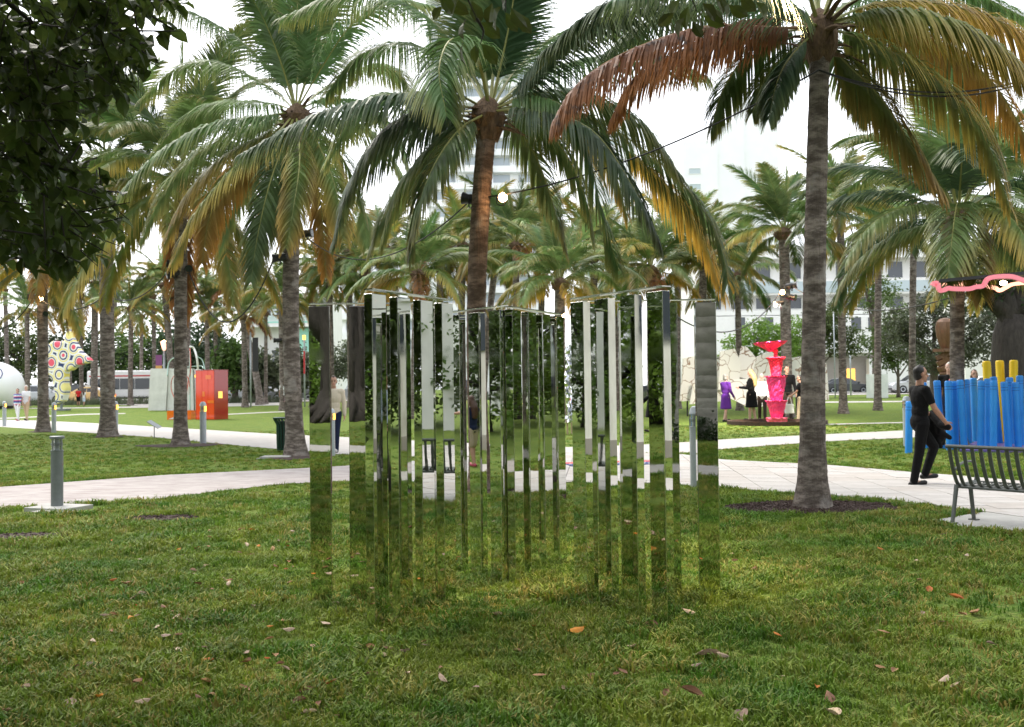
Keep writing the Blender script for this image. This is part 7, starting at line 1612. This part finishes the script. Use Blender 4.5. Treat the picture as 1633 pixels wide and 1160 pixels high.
flood(P(1247, 466, d8_ - .25), (-.2, -1, -.15), 'lit floodlight on the palm behind the pink tower', True, .9, 16); flood(P(1262, 456, d8_ - .25), (.9, -.5, .1), 'upper right dark floodlight on the palm behind the pink tower', False, 1.2); flood(P(1261, 474, d8_ - .25), (.8, -.6, -.2), 'lower right dark floodlight on the palm behind the pink tower', False, 1.1); flood(P(1243, 484, d8_ - .25), (-1, -.05, -.2), 'lower left floodlight on the palm behind the pink tower, turned to the white panels', True, 1.0)
_al('panel_spot', P(1240, 486, d8_ - .6), 1500, (1, .90, .76), .1, None, 95, P(1195, 605, d8_ + 2.5))
_al('vase_spot', P(1252, 466, d8_ - .8), 900, (1, .82, .62), .1, None, 70, P(1237, 610, d8_ - 2))
d9_ = G(893, 672).y
flood(P(899, 503, d9_ - .3), (.1, -1, -.15), 'lit floodlight on the palm behind the foil banner', True, .9, 12)
d26 = G(451, 655).y
flood(P(459, 544, d26 - .3), (.1, -1, -.2), 'small lit floodlight near the man in patterned shorts', True, 1.3); flood(P(443, 543, d26 - .3), (-1, -.2, .0), 'dark floodlight near the man in patterned shorts', False, 1.5)
# a warm floodlight high in the right foreground palm, out of the picture, lights the mirrors' foot and the fronds
flood(P(1322, -44, 10.3), (-.62, -.50, -.62), 'floodlight in the crown of the near right palm, above the picture', True, .9, 0)
spot_ = _al('crown_spot', P(1322, -40, 10.1), 900, (1, .72, .38), .35, None, 40, (0.1, 7.6, 0))
def cable(pa, pb, sag, label, r=.011, n=24, two=False):
    a, b2 = Vector(pa), Vector(pb); o_ = a.copy(); mb = MB()
    for k_ in range(2 if two else 1):
        mb.tube([a.lerp(b2, i / n) + Vector((0, 0, -(sag + .05 * k_) * 4 * (i / n) * (1 - i / n))) - o_ for i in range(n + 1)], r, 5)
    o = mb.build('power_cable', 'cable', smooth=True); o.location = o_; tag(o, label, 'cable', 'cables slung between the palms'); return o
q1 = P(1306, 112, 11.15)
cable(q1, P(752, 318, d2_ + .1), .25, 'black cable from the near right palm down to the middle palm')
cable(q1, P(1720, 92, 13), .35, 'double black cable from the near right palm to the right edge', two=True)
cable(P(752, 318, d2_ + .1), P(485, 375, d3_ - .2), .7, 'black cable from the middle palm to the tall grey palm')
cable(P(447, 384, d3_ - .25), P(300, 430, d4_ - .2), 1.6, 'black cable looping between the tall grey palm and the next palm', .018)
cable(P(275, 424, d4_ - .2), P(170, 470, G(172, 697).y - .2), .5, 'thin black cable left of the floodlit palm', .018)
cable(P(170, 470, G(172, 697).y - .2), P(60, 474, d6_ - .2), .5, 'black cable between the two leftmost floodlit palms', .02)
cable(P(55, 474, d6_ - .2), P(-60, 505, d6_), .9, 'black cable sagging to the left edge', .022)
cable(P(1247, 462, d8_ - .2), P(1060, 492, 24), 1.0, 'black cable sagging left from the palm behind the pink tower', .018)
cable(P(1262, 456, d8_ - .2), P(1530, 470, G(1527, 712).y), .6, 'black cable sagging right from the palm behind the pink tower', .016)

# ================================================================ FALLEN LEAVES
fl = []
for q in range(6):
    mb = MB(); r_ = random.Random(60 + q); n_ = 6; L, Wd = 1.0, r_.uniform(.42, .6); cu, cv_ = r_.uniform(.3, 1.2), r_.uniform(.6, 1.6); vs = []; ts = []
    for i in range(n_ + 1):
        u = i / n_; hw_ = Wd * .5 * math.sin(PI * min(1, u * .94 + .05)) ** .7
        for j in (-1, -.5, 0, .5, 1): vs.append(((u - .5) * L, j * hw_, cu * .35 * (u - .5) ** 2 + cv_ * abs(j) ** 1.5 * hw_ * .55 + r_.uniform(-.02, .02))); ts.append(u)
    mb.add(vs, [(i * 5 + j, (i + 1) * 5 + j, (i + 1) * 5 + j + 1, i * 5 + j + 1) for i in range(n_) for j in range(4)], ts); mb.t[0] = .01
    mb.tube([(-.5, 0, cu * .09), (-.66, .03, cu * .12 + .02)], [.016, .012], 4)
    fl.append(mb.mesh('fallen_leaf', 'dry_leaf', smooth=True))
NAMED = {(112, 1130): ('dry_leaf_pale', .11, 'broad pale dry leaf nearest the lower left corner'), (1328, 1146): ('dry_leaf_pale', .12, 'large pale dry leaf at the bottom right of the lawn'), (524, 1100): ('dry_leaf_orange', .10, 'orange red leaf low in the left half of the foreground'), (1130, 1052): ('dry_leaf_pale', .13, 'upright curled grey leaf right of the mirrors foreground'),
         (794, 986): ('dry_leaf_pale', .10, 'curled grey leaf in front of the middle of the mirrors'), (708, 1097): ('dry_leaf_pale', .075, 'small pale leaf below the left mirror corner'), (1482, 945): ('dry_leaf_orange', .10, 'orange leaf on the right lawn, left one of a pair'), (1524, 958): ('dry_leaf_orange', .10, 'orange leaf on the right lawn, right one of a pair'),
         (918, 1014): ('dry_leaf_orange', .11, 'long orange leaf before the middle of the mirrors'), (1505, 1092): ('dry_leaf_pale', .085, 'rounded pale brown leaf low on the right lawn'), (202, 937): ('dry_leaf', .14, 'largest brown leaf on the left lawn'), (1184, 1150): ('dry_leaf_pale', .12, 'long pale leaf at the bottom edge right of centre'),
         (1555, 982): ('dry_leaf', .13, 'dark brown curled leaf on the right lawn'), (355, 930): ('dry_leaf_pale', .08, 'pale curled leaf left of the first mirror slab'), (1100, 985): ('dry_leaf_pale', .08, 'pale leaf at the foot of the last but one mirror slab'), (1322, 1122): ('dry_leaf', .10, 'slim brown leaf near the lower right'),
         (1008, 1042): ('dry_leaf_pale', .10, 'pale leaf right of the long orange leaf'), (1105, 1116): ('dry_leaf', .11, 'tan leaf low right of the mirrors'), (860, 1090): ('dry_leaf', .07, 'small brown leaf low in the middle')}
def drop(px, py, mm_, L, label, grp='dry leaves fallen on the lawn', k_=0):
    p = G(px, py); o = link('fallen_leaf', fl[k_ % 6], None, (p.x, p.y, rng.uniform(.016, .034))); o.rotation_euler = (rng.uniform(-.35, .35) + (PI if rng.random() < .3 else 0), rng.uniform(-.35, .35), rng.uniform(0, 6.28)); o.scale = (L, L, L)
    if abs(o.rotation_euler[0]) > 2: o.location.z += .02
    o.material_slots[0].link = 'OBJECT'; o.material_slots[0].material = M[mm_]; tag(o, label, 'leaf', grp)
for i, ((x, y), (mm_, L, lb)) in enumerate(NAMED.items()): drop(x, y, mm_, L, lb, k_=i)
LB = {'dry_leaf': 'dry brown leaf lying on the grass', 'dry_leaf_pale': 'pale dried leaf lying on the grass', 'dry_leaf_orange': 'orange dried leaf lying on the grass'}
fr = random.Random(12)
for i in range(190):
    y = 850 + 300 * fr.random() ** 1.5; x = fr.uniform(0, 1633)
    if fr.random() < .45: x = fr.gauss(420, 170)
    if y < 1000 and 480 < x < 1170 and fr.random() < .4: continue
    mm_ = fr.choices(('dry_leaf', 'dry_leaf_pale', 'dry_leaf_orange'), (5, 4, 1.2))[0]; L_ = fr.uniform(.03, .085)
    wh_ = 'in the ' + ('upper ' if y < 900 else 'middle ' if y < 1010 else 'bottom ') + ('far left' if x < 230 else 'left' if x < 490 else 'left of centre' if x < 720 else 'centre' if x < 930 else 'right of centre' if x < 1170 else 'right' if x < 1400 else 'far right') + ' of the lawn'
    drop(x, y, mm_, L_, ('tiny ' if L_ < .048 else 'small ' if L_ < .067 else 'broad ') + LB[mm_].split(' lying')[0] + ' ' + wh_, 'dry leaves fallen on the lawn: ' + mm_.replace('dry_leaf', 'brown').replace('brown_', ''), i)
grow_grass()
